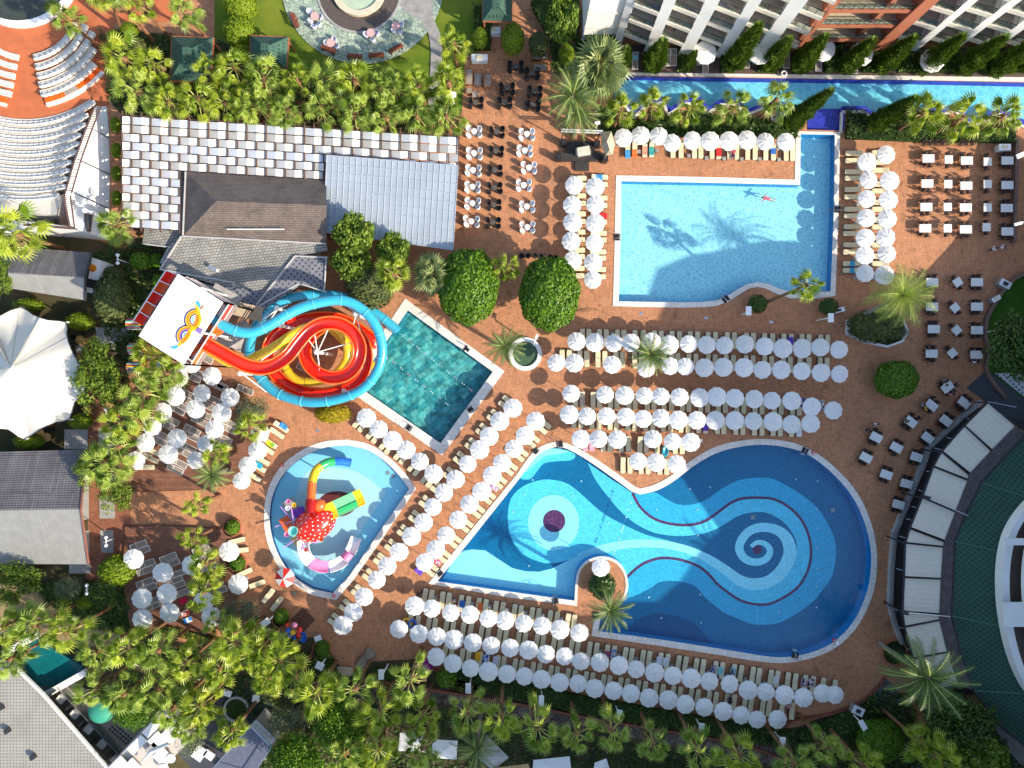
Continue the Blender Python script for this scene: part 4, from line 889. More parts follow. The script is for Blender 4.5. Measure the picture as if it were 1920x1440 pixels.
BM = {'ball': bush_mesh('clipped_ball', m_box_, 1500, .17, 1, .16, .84, 1.0, .04), 'lime': bush_mesh('lime_ball', m_lime_, 1300, .17, 2, .16, .84, 1.0, .05), 'dark': bush_mesh('dark_bush', m_darkl, 1300, .20, 3, .3, .8),
      'mott': bush_mesh('mottled_bush', m_mott, 1600, .14, 4, .25, .85), 'big': bush_mesh('big_clipped_crown', m_box_, 7500, .10, 5, .2, .84, 1.0, .05), 'yell': bush_mesh('yellow_bush', m_yell, 2200, .12, 6, .2, .88),
      'olive': tree_mesh('olive_crown', m_olive, 7, 60, 70, .07), 'loose': tree_mesh('loose_crown', m_loose, 8, 46, 70, .10, .8, .30), 'loquat': tree_mesh('loquat_crown', m_loose, 9, 50, 90, .15, .72, .30),
      'dtree': tree_mesh('dark_crown', m_darkl, 10, 60, 110, .09, .72, .36), 'gtree': tree_mesh('green_crown', m_box_, 12, 80, 130, .07, .74, .32), 'mag': bush_mesh('flower_ball', m_magenta, 900, .18, 13, .3, .8)}
tb_ = thing('bush', 'x', 'bush'); c_ = bpy.data.objects.new('crown', BM['ball']); COL.objects.link(c_); c_.parent = tb_
k_ = bpy.data.objects.new('stem', trunk_mb(1, .09, .06, 2).mesh('stem', m_barkd)); COL.objects.link(k_); k_.parent = tb_; PB = Proto(tb_)
brnd = random.Random(8)
def bush(px, py, rx, ry, h, kind, label, cat='bush', group='garden bushes', name=None, zc_=None):
    """rx, ry in pixels, h = height of the crown's middle"""
    q = P(px, py, h); k = (H-h)/H/S; o = PB.place((q.x,q.y,0), 0, 1, label, group); o['category'] = cat; o.name = name or ('tree' if cat == 'tree' else 'bush')
    for c in o.children:
        if c.name.startswith('crown'): c.data = BM[kind]; c.location = (0,0,h); c.scale = (rx*k, ry*k, (rx+ry)/2*k*.9 if zc_ is None else zc_)
        else: c.scale = (max(1,rx*k*.9),)*2+(h,)
    return o
bush(878,537,57,72,4.2,'big','big clipped round tree left of the round pond, lit dark green','tree','two big clipped trees',zc_=2.6)
bush(1030,550,57,70,4.2,'big','big clipped round tree right beside the parasol columns','tree','two big clipped trees',zc_=2.6)
bush(1680,711,41,36,1.6,'big','low round clipped bush on the shaded terrace right of the parasol rows','bush','clipped round bushes',zc_=1.5)
bush(1649,1388,43,40,1.5,'big','round clipped bush beside the flagstone walk at the lower right','bush','clipped round bushes',zc_=1.6)
for a in ((962,75,22,30,1.8,'lime','clipped oval bush below the small pavilion'),(900,73,15,20,1.5,'lime','small clipped oval bush left of the brick walk at the top'),(1062,103,15,19,1.4,'lime','yellow green clipped bush below the white wing'),(1117,90,15,12,1.2,'lime','clipped dome bush at the corner of the white hotel'),
    (220,1070,32,30,1.8,'lime','bright clipped dome beside the lower sun deck'),(450,60,30,28,2.2,'lime','clipped bright bush between the two green pavilions'),(452,12,32,26,2.2,'lime','clipped bright bush at the top edge of the lawn'),(455,98,22,20,1.6,'lime','clipped bright bush overlapped by palms left of the right pavilion'),
    (55,573,28,14,1.0,'lime','flat clipped hedge bush above the tent'),(152,603,26,17,1.1,'lime','clipped bush at the upper right tip of the tent'),(265,490,20,17,1.3,'ball','clipped green dome, left one under the grey roof'),(294,488,12,13,1.2,'ball','clipped green dome, right one under the grey roof'),(297,526,11,13,1.2,'ball','clipped green dome at the slide tower corner'),
    (217,235,10,15,1.0,'lime','clipped path bush, first from the top beside the woven pergola'),(219,283,10,15,1.0,'lime','clipped path bush, second from the top beside the woven pergola'),(219,326,9,15,1.0,'lime','clipped path bush, third from the top beside the woven pergola'),(219,372,9,15,1.0,'lime','clipped path bush, fourth from the top beside the woven pergola'),
    (215,70,15,12,1.0,'lime','clipped bush beside the long orange trunks'),(250,85,24,18,1.3,'mott','mottled bush below the long orange trunks'),(243,56,18,13,1.0,'lime','loose bright bush between the long orange trunks'),
    (152,790,23,15,1.0,'lime','clipped bush at the lower right tip of the tent'),(56,828,28,15,1.0,'lime','clipped bush below the lowest tip of the tent'),(532,1208,15,15,1.2,'ball','dark clipped ball behind the balloon seller'),
    (528,1155,14,14,1.0,'ball','small clipped bush beside the two separate loungers'),(605,1215,14,15,.9,'ball','small clipped bush by the round curb near the steps'),(437,988,13,14,.6,'ball','small bush in the upper round curb beside the sun decks'),(445,1056,15,14,.6,'ball','small bush in the lower round curb beside the sun decks'),
    (1465,1392,17,17,1.2,'dark','dark round bush under the lamp at the lower hedge'),(122,1127,12,8,.6,'lime','tiny clipped bush in the lower left garden'),(160,1130,16,12,.9,'lime','clipped oval bush in the lower left garden'),
    (838,1270,20,18,1.0,'ball','rounded shrub under the left end of the lowest parasol row'),(625,775,36,19,1.4,'yell','yellow leaved bush under the blue tube slide'),(475,768,34,30,2.0,'olive','grey green bush below the blue tube slide'),
    (797,1247,16,13,1.0,'mag','bougainvillea with magenta flowers beside the bottom parasols'),(1010,84,20,24,2.0,'mott','mottled round bush above the dark bar chairs'),(1640,612,52,32,1.4,'mott','shrub bed with white flowers under the giant palm'),(1420,570,18,18,1.2,'dark','dark shrub in the curve of the L-shaped pool'),
    (1553,575,18,16,1.0,'dark','flower shrub beside the service trolley'),(1129,1097,25,27,.9,'dark','round planter shrub on the island of the swirl pool'),(1662,625,45,15,1.0,'olive','pale low shrub at the rim of the palm planter')): bush(*a[:6], a[6])
for a in ((213,515,20,16,1.4,'mott','small mottled tree crown below the white lamp'),(212,560,32,48,2.5,'mott','tall mottled tree left of the slide tower'),(695,535,48,46,2.6,'mott','round leafy tree above the teal pool'),(665,440,42,44,5,'loquat','yellow green tree overlapping the translucent roof'),(738,470,34,38,4.5,'loquat','second yellow green tree right of the first at the translucent roof'),
    (660,492,40,40,4,'loquat','lower yellow green tree beside the dark roof'),(185,715,48,60,4.5,'loose','loose leafy tree at the right edge of the tent'),(180,660,30,28,4,'loose','upper loose tree beside the grey tile pad'),(178,880,40,42,4.5,'loose','loose leafy tree over the corner of the long cottage roof'),(218,930,36,34,4,'loose','rounded loose tree beside the brick walk'),
    (250,1330,42,38,4.5,'gtree','round green tree beside the green dome parasol'),(540,1352,40,34,4,'olive','grey olive tree in the lower courtyard'),(640,1350,62,62,5,'gtree','broad dark green tree, upper one in the lower garden'),(560,1415,62,55,5,'gtree','broad dark green tree at the lower edge'),(670,1425,40,40,5,'gtree','green tree between the courtyard and the palms'),
    (28,1085,60,34,4,'loose','spreading tree below the light cottage roof'),(130,1103,26,26,3,'olive','small grey green tree beside the tiny white lamp'),(195,1115,30,28,3,'dtree','dark tree under the white double lamp'),(1055,38,32,52,6,'loquat','tall light green tree left of the white hotel wing'),(1895,655,50,70,5,'dtree','dark tree on the right lawn'),
    (1800,1360,75,62,5,'dtree','dark spreading tree below the large date palm'),(1830,1415,60,45,6,'loquat','yellow green feathery tree at the lower right corner'),(100,15,18,14,3,'loose','small plant at the stage rim'),(355,1385,32,36,3,'olive','brownish tree beside the white terrace'),(15,1120,30,20,3,'loose','loose tree at the left edge above the grove'),(1030,30,20,40,4,'dtree','dark shrub tree behind the top seats'),
    (450,1150,38,36,3,'olive','grey leafy tree right of the lower sun deck'),(8,520,22,40,4,'loose','bright tree at the left end of the grey cottage roof')):
    bush(a[0],a[1],a[2],a[3],a[4],a[5],a[6],'tree','garden trees')
# cypresses
def cyp_mesh(seed):
    rnd = random.Random(seed); mb = MB()
    mb.lathe([(.35,0),(.45,.15),(.38,.45),(.18,.8),(.02,.92)], 8)
    for _ in range(2600):
        z = rnd.random()**1.25; prof_ = (.55+.45*min(1,z*5))*(1-z)**.62; a = rnd.uniform(0,6.283); r = prof_*(.62+.38*rnd.random())*(1+.16*math.sin(a*3+z*23)+.1*math.sin(a*7-z*41))
        p = Vector((r*math.cos(a), r*math.sin(a), z)); o_ = Vector((math.cos(a), math.sin(a), 0))*.22*rnd.uniform(.6,1.5)+Vector((0,0,.06*rnd.uniform(.4,1.6))); sd = Vector((-math.sin(a), math.cos(a), 0))*.15
        mb.face([p-sd, p+sd*.2+o_*.3, p+o_, p+sd])
    return mb
CY = [cyp_mesh(s_).mesh('cypress_crown', m_cyp) for s_ in (1,2)]
tb_ = thing('cypress_tree', 'x', 'cypress'); c_ = bpy.data.objects.new('crown', CY[0]); COL.objects.link(c_); c_.parent = tb_
k_ = bpy.data.objects.new('trunk', trunk_mb(1, .15, .1, 2).mesh('cypress_trunk', m_barkd)); COL.objects.link(k_); k_.parent = tb_; PC = Proto(tb_)
cyl = [(1163,128,1),(1222,127,1.3),(1286,130,.7),(1370,126,1.35),(1436,128,1.25),(1494,128,1.3),(1580,130,1.25),(1646,130,1.3),(1724,132,1.3),(1795,134,1.35),(1858,136,1.35),(1912,130,1.2)]
cyh = [4.5,6,4,9,6.5,7,6.5,7,7.5,7.5,7.5,7]
for i, ((px, py, r), h) in enumerate(zip(cyl, cyh)):
    q = P(px, py); o = PC.place((q.x,q.y,0), i*1.3, 1, 'dark green cypress, %s from the left between hotel and canal pool' % nth(i+1), 'cypresses by the hotel')
    for c in o.children: c.scale = (r,r,h) if c.name.startswith('crown') else (1,1,.6); c.location = (0,0,.3) if c.name.startswith('crown') else (0,0,0)
for (px, py, h, r, l) in ((1474,236,8,1.25,'cypress leaning over the right end of the upper parasol row'),(1628,240,7,1.25,'cypress right of the violet channel')):
    q = P(px, py); o = PC.place((q.x,q.y,0), 0, 1, l, 'cypresses by the canal pool')
    for c in o.children:
        c.scale = (r,r,h) if c.name.startswith('crown') else (1,1,.6)
        if c.name.startswith('crown'): c.rotation_euler = (R(-4), R(10), 0)
# hedges: leafy boxes
def hedge(pts, wd, h, m, label, n_per=26, cat='hedge', name='hedge', group=None, size=.3):
    rnd = random.Random(len(label)); q = [P(*p) for p in pts]; t = thing(name, label, cat, (q[0].x,q[0].y,0), group); mb = MB(); ml = MB()
    for a, b in zip(q[:-1], q[1:]):
        mb.beam(a+Vector((0,0,h*.45)), b+Vector((0,0,h*.45)), wd*.9, h*.9); L_ = (b-a).length; d_ = (b-a)/L_; s_ = Vector((-d_.y,d_.x,0))
        for _ in range(int(L_*wd*n_per)):
            p = a+d_*rnd.uniform(-.2,L_+.2)+s_*rnd.uniform(-wd/2,wd/2)*1.08; p.z = h*rnd.uniform(.75,1.12); nn = Vector((rnd.uniform(-1,1),rnd.uniform(-1,1),rnd.uniform(.1,1.4))).normalized(); u = nn.orthogonal().normalized(); u.rotate(Matrix.Rotation(rnd.uniform(0,6.28),3,nn)); v = nn.cross(u); k = size*rnd.uniform(.6,1.3)
            ml.face([p-u*k*.5,p+v*k*.35,p+u*k*.6,p-v*k*.35])
    mb.build('hedge_core', m_cover, t); ml.build('foliage', m, t); return t
hedge([(1125,243),(1260,246),(1490,250)],1.6,1.0,m_darkl,'dark leafy hedge with flowers along the upper parasol row')
hedge([(1585,252),(1700,257),(1895,260)],1.3,.8,m_darkl,'dark hedge above the dining terrace')
hedge([(1585,240),(1650,244)],1.6,1.0,m_mott,'short mottled hedge right of the violet channel')
hedge([(830,1262),(960,1288),(1100,1318),(1240,1342),(1380,1366),(1480,1380)],1.9,.9,m_darkl,'long dark hedge under the lowest parasol row',22)
hedge([(835,1272),(900,1290)],1.4,.9,m_yell,'hedge with small yellow flowers under the lowest parasols',14,size=.2)
hedge([(1500,1385),(1560,1362),(1600,1345)],2.4,.8,m_darkl,'dark planting right of the last parasol at the bottom',20)
hedge([(700,1262),(760,1258),(800,1262)],1.5,.8,m_darkl,'dark planting beside the wooden ramp',20)
hedge([(608,1225),(625,1265),(628,1290)],1.6,.9,m_box_,'green hedge left of the stone steps',26)
hedge([(540,1232),(600,1245)],1.5,.6,m_yell,'yellow ground hedge near the balloon seller',24,size=.2)
hedge([(298,1175),(345,1185),(400,1200),(430,1212)],1.0,.6,m_yell,'yellow green hedge below the lower sun deck',26,size=.2)
for i, (x, w_) in enumerate(((1217,1.7),(1283,1.7),(1362,1.8),(1432,1.6),(1498,2.0),(1560,2.2),(1632,2.4),(1700,2.4),(1775,2.4),(1850,2.2),(1912,2.2))): hedge([(x,88),(x,137)],w_,1.0,m_cyp,'clipped hedge, %s from the left dividing the hotel patios' % nth(i+1),26,group='hedges between the hotel patios')
hedge([(1100,95),(1150,88)],3.0,1.5,m_darkl,'dark shrubs at the foot of the blank white wing',16)
hedge([(905,20),(905,95)],2.2,1.2,m_darkl,'dark shrubs left of the brick walk at the top',18); hedge([(1010,5),(1040,60)],2.4,1.4,m_darkl,'dark shrubs right of the brick walk at the top',18)
def cover(name, pts, m, n, size, h, label, seed=1):
    """low planting nobody could count: one object"""
    rnd = random.Random(seed); q = [P(*p) for p in pts]; xs = [v.x for v in q]; ys = [v.y for v in q]; mb = MB(); k = 0
    def inside(x, y):
        c = False; j = len(q)-1
        for i in range(len(q)):
            if (q[i].y > y) != (q[j].y > y) and x < (q[j].x-q[i].x)*(y-q[i].y)/(q[j].y-q[i].y)+q[i].x: c = not c
            j = i
        return c
    while k < n:
        x, y = rnd.uniform(min(xs),max(xs)), rnd.uniform(min(ys),max(ys)); k += 1
        if not inside(x, y): continue
        hh = h*(.5+.5*math.sin(x*1.1+seed)*math.sin(y*1.3)) + .1
        for _ in range(3):
            p = Vector((x+rnd.uniform(-.3,.3), y+rnd.uniform(-.3,.3), hh*rnd.uniform(.3,1))); nn = Vector((rnd.uniform(-1,1),rnd.uniform(-1,1),rnd.uniform(.3,1.6))).normalized(); u = nn.orthogonal().normalized(); u.rotate(Matrix.Rotation(rnd.uniform(0,6.28),3,nn)); v = nn.cross(u); z = size*rnd.uniform(.6,1.3)
            mb.face([p-u*z*.5,p+v*z*.3,p+u*z*.6,p-v*z*.3])
    o = mb.build(name, m); o['kind'] = 'stuff'; o['label'] = label; return o
cover('ground_cover',[(190,60),(402,75),(545,135),(600,165),(862,210),(862,235),(229,213),(205,185)],m_darkl,5000,.35,.5,'low dark planting between the palms above the woven pergola',1)
cover('ground_cover',[(205,455),(330,455),(340,510),(262,640),(243,700),(240,865),(215,865),(200,620),(160,500)],m_darkl,3000,.35,.6,'low dark planting around the slide tower and tent',2)
cover('ground_cover',[(60,1095),(230,1090),(250,1180),(180,1180),(100,1135)],m_darkl,2500,.35,.5,'low dark planting beside the lower sun deck',3)
cover('ground_cover',[(250,1185),(600,1240),(650,1268),(700,1270),(900,1345),(1280,1405),(1500,1440),(1500,1500),(480,1500),(440,1380),(300,1290)],m_darkl,9000,.35,.6,'low dark planting under the palms at the lower edge',4)
cover('ground_cover',[(1560,1345),(1660,1290),(1700,1300),(1725,1370),(1880,1400),(1990,1500),(1500,1500),(1480,1400)],m_darkl,5000,.35,.8,'low dark planting at the lower right corner',5)
cover('ground_cover',[(1700,1290),(1790,1290),(1880,1390),(1880,1440),(1760,1380)],m_darkl,2500,.35,1.2,'dark shrubs below the cream awnings',6)
cover('ground_cover',[(1582,205),(1616,207),(1640,223),(1690,207),(1735,208),(1820,237),(1900,230),(1900,252),(1590,248)],m_darkl,2200,.3,.5,'planting between the canal pool and the dining terrace',7)
cover('ground_cover',[(1120,200),(1190,222),(1250,215),(1330,212),(1395,218),(1450,228),(1500,215),(1500,245),(1120,240)],m_darkl,2500,.3,.5,'planting between the canal pool and the upper parasol row',8)
cover('ground_cover',[(1040,0),(1085,0),(1085,75),(1150,80),(1150,135),(1040,140),(1030,60)],m_darkl,2200,.35,.8,'dark planting left of the white hotel wing',9)
# ------------------------------------------------------------------ parasols
t = thing('parasol', 'x', 'parasol'); rr = random.Random(3)
N = 20; ap = (0,0,2.66)
def canopy_mb():
  mb = MB(); rim = []; mid = []
  for k in range(N):
    a = 2*math.pi*k/N; rib = k % 2 == 0; q_ = rr.uniform(-.02,.02); s2 = rr.uniform(0,.05)
    rim.append(Vector(((1.06+q_ if rib else 1.0+q_)*math.cos(a), (1.06 if rib else 1.0)*math.sin(a), (2.34 if rib else 2.33-s2*.5)+q_)))
    mid.append(Vector(((.55)*math.cos(a), .55*math.sin(a), (2.535 if rib else 2.53-s2)+q_*.5)))
  mb.v += [ap] + [tuple(v) for v in mid] + [tuple(v) for v in rim] + [(v.x*1.01,v.y*1.01,v.z-.14+rr.uniform(-.02,.02)) for v in rim]
  for k in range(N):
    j = (k+1) % N; mb.f += [(0,1+k,1+j), (1+k,1+N+k,1+N+j,1+j), (1+N+k,1+2*N+k,1+2*N+j,1+N+j)]; mb.m += [0]*3
  return mb
CAN = [canopy_mb().mesh('canopy', m_fabric) for _ in range(7)]
canopy_mb().build('canopy', m_fabric, t); MB().lathe([(.035,0),(.035,2.75),(.015,2.85)], 7).build('pole', m_metal, t); MB().lathe([(.26,0),(.26,.07),(.06,.12)], 12).build('base', m_conc, t)
PU = Proto(t); urnd = random.Random(9)
def parasol(px, py, label, group, k=None, name=None):
    q = P(px, py, 2.4); k = k or urnd.uniform(.96,1.07)
    o = PU.place((q.x,q.y,0), urnd.uniform(0,6.28), (k,k,urnd.uniform(.97,1.03)), label, group)
    o.rotation_euler = (urnd.uniform(-.05,.05), urnd.uniform(-.05,.05), o.rotation_euler.z)
    for c in o.children:
        if c.name.startswith('canopy'): c.data = urnd.choice(CAN)
    return o
UR = {
 'in the row above the L-shaped pool': [(1167,257),(1203,254),(1236,256),(1260,265),(1298,262),(1333,263),(1366,262),(1400,262),(1437,265),(1474,265)],
 'in the first row below the L-shaped pool': [(1082,639),(1115,641),(1149,642),(1183,642),(1221,640),(1257,647),(1292,646),(1325,647),(1359,647),(1397,647),(1436,650),(1469,652),(1504,653),(1539,652),(1575,654)],
 'in the second row below the L-shaped pool': [(1044,680),(1077,682),(1148,682),(1212,691),(1255,686),(1285,687),(1321,688),(1358,689),(1394,690),(1430,692),(1466,694),(1503,695),(1539,697),(1574,699)],
 'in the third row below the L-shaped pool': [(1072,739),(1136,739),(1172,741),(1207,743),(1241,744),(1276,745),(1311,744),(1345,745),(1379,748),(1414,749),(1450,752),(1486,752),(1522,763),(1562,770)],
 'in the fourth row below the L-shaped pool': [(1068,779),(1102,779),(1136,779),(1173,782),(1206,784),(1240,786),(1272,786),(1307,787),(1342,789),(1377,789),(1413,791),(1450,790),(1484,795),(1520,796)],
 'in the fifth row, just above the swirl pool': [(1088,823),(1124,824),(1159,823),(1225,824),(1262,827),(1295,828)],
 'in the row of three at the swirl pool notch': [(1196,864),(1231,867),(1267,870)],
 'in the short row left of the island': [(777,1135),(810,1143),(845,1148),(879,1154),(914,1160),(948,1164),(982,1171),(1016,1174),(1051,1182),(1086,1187)],
 'in the long middle row below the swirl pool': [(749,1182),(784,1189),(817,1195),(851,1202),(885,1207),(921,1210),(956,1217),(990,1220),(1023,1227),(1057,1231),(1090,1239),(1125,1245),(1160,1249),(1193,1256),(1227,1262),(1263,1267),(1296,1274),(1331,1279),(1367,1285),(1404,1293),(1439,1299),(1473,1305),(1508,1309),(1543,1300),(1566,1305)],
 'in the lowest row along the hedge': [(818,1234),(851,1246),(883,1254),(915,1261),(950,1265),(982,1270),(1016,1274),(1050,1280),(1083,1285),(1117,1292),(1151,1298),(1185,1303),(1219,1310),(1253,1313),(1286,1323),(1321,1328),(1355,1334),(1389,1341),(1421,1348),(1457,1351)],
 'on the upper sun deck left of the slides': [(356,682),(336,708),(396,706),(378,736),(326,742),(431,746),(365,765),(304,770),(413,774),(285,800),(400,805),(330,824),(271,832),(385,834),(314,852),(255,863),(367,865)],
 'on the lower sun deck': [(249,1050),(302,1075),(360,1060),(427,1034),(264,1124),(311,1114),(380,1130),(446,1096),(266,1162),(318,1149),(394,1158)],
 'in the cluster left of the kids pool': [(487,812),(484,845),(463,874),(451,900)],
 'on the hotel patios': [(1321,100),(1428,98),(1545,90),(1617,100),(1750,113)],
}
for row, pts in UR.items():
    for i, p in enumerate(sorted(pts)):
        parasol(p[0], p[1], 'white parasol, %s from the left %s' % (nth(i+1), row), 'white ten-sided parasols', 1.3 if 'patios' in row else (1.1 if 'lower sun deck' in row else None))
UC = {'outer column left of the L-shaped pool': [(1076,345),(1075,383),(1075,417),(1073,452),(1072,488)],
 'inner column left of the L-shaped pool': [(1117,349),(1117,384),(1117,419),(1114,455),(1114,491),(1111,524)],
 'left column right of the L-shaped pool': [(1626,302),(1628,337),(1626,372),(1625,409),(1624,445),(1622,477),(1623,514)],
 'right column right of the L-shaped pool': [(1661,289),(1669,337),(1666,373),(1666,409),(1662,444),(1664,476),(1661,516)],
 'slanted row along the kids pool': [(961,765),(939,791),(918,817),(898,844),(876,870),(856,899),(832,924),(811,952),(792,980),(770,1007),(747,1034),(726,1060),(705,1089),(684,1119),(662,1147),(641,1173)],
 'slanted row along the swirl pool edge': [(1005,789),(984,815),(962,841),(942,867),(922,892),(901,921),(881,947),(859,974),(837,1003),(817,1031),(794,1056)],
 'slanted row below the teal pool': [(685,784),(710,805),(735,825),(762,844),(788,866),(812,888)]}
for row, pts in UC.items():
    for i, p in enumerate(sorted(pts, key=lambda a: a[1])):
        parasol(p[0], p[1], 'white parasol, %s from the top in the %s' % (nth(i+1), row), 'white ten-sided parasols')
parasol(1125,1065,'single white parasol on the round island of the swirl pool','white ten-sided parasols')

# ------------------------------------------------------------------ sun loungers
t = thing('sun_lounger', 'x', 'sun lounger'); mb = MB()
for s_ in (-1,1): mb.box((s_*.31,0,.26),(.05,1.92,.06))
for y in (-.93,0,.93): mb.box((0,y,.26),(.6,.05,.05))
for x in (-.29,.29):
    for y in (-.8,.8): mb.box((x,y,.12),(.05,.05,.24))
mb.build('frame', m_rattan, t)
mb = MB(); pts = [(-.96,.31),(-.80,.35),(.25,.35),(.32,.36),(.88,.50),(.96,.46)]; W_ = [.25,.30,.30,.30,.30,.25]
for i in range(len(pts)-1):
    (y0,z0),(y1,z1) = pts[i], pts[i+1]; a, b = W_[i], W_[i+1]
    mb.face([(-a+.03,y0,z0+.04),(a-.03,y0,z0+.04),(b-.03,y1,z1+.04),(-b+.03,y1,z1+.04)])
    for s_ in (-1,1):
        q = [(s_*(a-.03),y0,z0+.04),(s_*a,y0,z0-.04),(s_*b,y1,z1-.04),(s_*(b-.03),y1,z1+.04)]; mb.face(q if s_ > 0 else q[::-1])
mb.face([(-.25,-.96,.27),(.25,-.96,.27),(.22,-.96,.35),(-.22,-.96,.35)]); mb.face([(.25,.96,.42),(-.25,.96,.42),(-.22,.96,.5),(.22,.96,.5)])
mb.build('cushion', m_beige, t); PLg = Proto(t)
t = thing('mesh_sun_lounger', 'x', 'sun lounger'); mb = MB()
for s_ in (-1,1): mb.beam((s_*.33,-.95,.32),(s_*.33,.3,.32),.05); mb.beam((s_*.33,.3,.32),(s_*.33,.95,.5),.05)
mb.beam((-.33,-.95,.32),(.33,-.95,.32),.05); mb.beam((-.33,.95,.5),(.33,.95,.5),.05); mb.beam((-.33,.3,.32),(.33,.3,.32),.04)
for x in (-.31,.31):
    for y in (-.8,.1,.7): mb.box((x,y,.16),(.05,.05,.32))
mb.build('frame', m_white, t); mb = MB(); mb.face([(-.31,-.93,.33),(.31,-.93,.33),(.31,.3,.33),(-.31,.3,.33)]); mb.face([(-.31,.3,.33),(.31,.3,.33),(.31,.93,.5),(-.31,.93,.5)])
mb.build('sling', m_mesh, t); PLm = Proto(t); lr = random.Random(4)
LG = 0; MASS = []
def lounger(px, py, ang, label, mesh=False, group=None, stuff=False):
    """ang: direction of the foot end in picture degrees (0 = right, 90 = up)"""
    global LG
    q = P(px, py, .35); rz = R(ang) + math.pi/2 + lr.uniform(-.025,.025)   # local -y is the foot end
    if stuff: MASS.append((q.x, q.y, rz)); return None
    LG += 1
    return (PLm if mesh else PLg).place((q.x,q.y,0), rz, 1, label, group or ('brown mesh loungers' if mesh else 'beige loungers'))
TOWELS = []
def lrow(xs, ya, yb, ang, row, off=15, end='bottom', stuff=False, skip=()):
    for i, x in enumerate(xs):
        f = (x-xs[0])/max(1, xs[-1]-xs[0]); y = ya+(yb-ya)*f
        y = y - off if end == 'bottom' else y + off
        if i in skip: continue
        lounger(x, y, ang, 'beige lounger, %s from the left %s' % (nth(i+1), row), stuff=stuff)
lrow([1177,1190,1209,1222,1262,1277,1302,1314,1335,1348,1368,1381,1402,1416,1436,1450,1474,1486], 293, 301, -90, 'above the L-shaped pool')
lrow([1092,1104,1124,1137,1158,1170,1191,1206,1227,1240,1260,1274,1294,1308,1328,1342,1364,1377,1400,1413,1434,1449,1470,1484,1504,1517,1539,1552], 617, 628, 90, 'in the first row below the L-shaped pool', end='top')
lrow([1054,1067,1087,1100,1121,1134,1155,1167,1190,1203,1230,1245,1260,1271,1292,1305,1328,1341,1362,1375,1399,1412,1434,1447,1469,1482,1500,1517,1538,1551], 656, 671, 90, 'in the second row below the L-shaped pool', end='top')
lrow([1079,1092,1112,1124,1145,1157,1179,1191,1214,1226,1245,1259,1280,1292,1314,1327,1347,1360,1382,1395,1416,1429,1452,1465,1486,1499], 764, 779, -90, 'in the third row below the L-shaped pool')
lrow([1076,1089,1110,1123,1144,1156,1177,1190,1211,1224,1244,1257,1277,1290,1310,1323,1345,1357,1380,1393,1415,1429,1450,1463,1484,1499], 803, 819, -90, 'in the fourth row below the L-shaped pool')
lrow([1097,1110,1131,1144,1165,1178,1200,1212,1232,1266,1279], 845, 851, -90, 'in the fifth row above the swirl pool')
lrow([1168,1181,1202,1215,1237,1250], 887, 890, -90, 'in the notch above the swirl pool', stuff=True)
for r_, xs, ya, yb in (('in the row left of the island', [794,806,827,839,862,875,895,908,927,940,962,974,995,1007,1029,1042,1062,1074], 1104, 1153),
        ('above the long middle parasol row', [767,781,801,813,834,847,866,880,900,913,934,946,970,982,1004,1016,1036,1048,1069,1081,1103,1116,1136,1149,1170,1182,1203,1215,1236,1249,1270,1283,1303,1316,1339,1352,1374,1387,1409,1421,1443,1455,1475,1489,1507,1522,1541,1563], 1152, 1275),
        ('above the lowest parasol row', [832,844,864,876,897,910,931,942,963,975,997,1009,1030,1042,1062,1075,1096,1108,1129,1140,1161,1173,1194,1207,1227,1240,1260,1273,1293,1306,1327,1340,1361,1374,1394,1406,1428,1440,1464,1483], 1210, 1318)):
    n_ = len(xs)
    for i, x in enumerate(xs):
        f = (x-xs[0])/(xs[-1]-xs[0]); y = ya+(yb-ya)*(f if 'lowest' not in r_ else f) + 15 + (6*math.sin(f*3.14) if 'lowest' in r_ else 0)
        lounger(x+2, y, 81, 'beige lounger, %s from the left %s' % (nth(i+1), r_))
for nm, xe, ys, stuff in (('outer column left of the L-shaped pool', 1099, [334,347,367,381,401,415,435,449,469,481,503,517], 0), ('inner column left of the L-shaped pool', 1139, [332,346,371,385,404,416,437,450,472,484,505,519], 0)):
    for i, y in enumerate(ys): lounger(xe-15-i*.35, y, 0, 'beige lounger, %s from the top in the %s' % (nth(i+1), nm))
for i, y in enumerate([287,301,322,334,355,369,392,405,425,438,459,472,494,507]): lounger(1586+15-i*.4, y, 180, 'beige lounger, %s from the top right of the L-shaped pool' % nth(i+1))
for i, y in enumerate([286,304,319,345,358,379,392,412,425,446,459,480,494]): lounger(1650, y, 180, '', stuff=True)
def ldiag(rowname, us, off, ang, stuff=False):
    us = sorted(us, key=lambda a: a[1]); k = 0; dx, dy = us[-1][0]-us[0][0], us[-1][1]-us[0][1]; l = math.hypot(dx, dy); dx /= l; dy /= l
    for u in us:
        for s_ in (-6.3, 6.3):
            k += 1; lounger(u[0]+off*math.cos(R(ang))+dx*s_, u[1]-off*math.sin(R(ang))+dy*s_, ang, 'beige lounger, %s from the top in the %s' % (nth(k), rowname), stuff=stuff)
ldiag('slanted row along the kids pool', UC['slanted row along the kids pool'], 12, 142)
ldiag('slanted row along the swirl pool', UC['slanted row along the swirl pool edge'], 14, -38, True)
ldiag('slanted row below the teal pool', UC['slanted row below the teal pool'], 12, -130, True)
for i, (x, y, a) in enumerate([(503,1117,-128),(519,1132,-128)]): lounger(x, y, a+180, ('left' if i == 0 else 'right')+' one of two lone beige loungers near the balloon seller')
for i, (x, y, a) in enumerate([(533,800,-35),(525,812,-35),(512,830,-35),(506,842,-35),(497,863,-30),(490,876,-30),(481,893,-30),(535,806,-35)][:7]): lounger(x-6, y, a, 'beige lounger, %s from the top left of the kids pool' % nth(i+1))
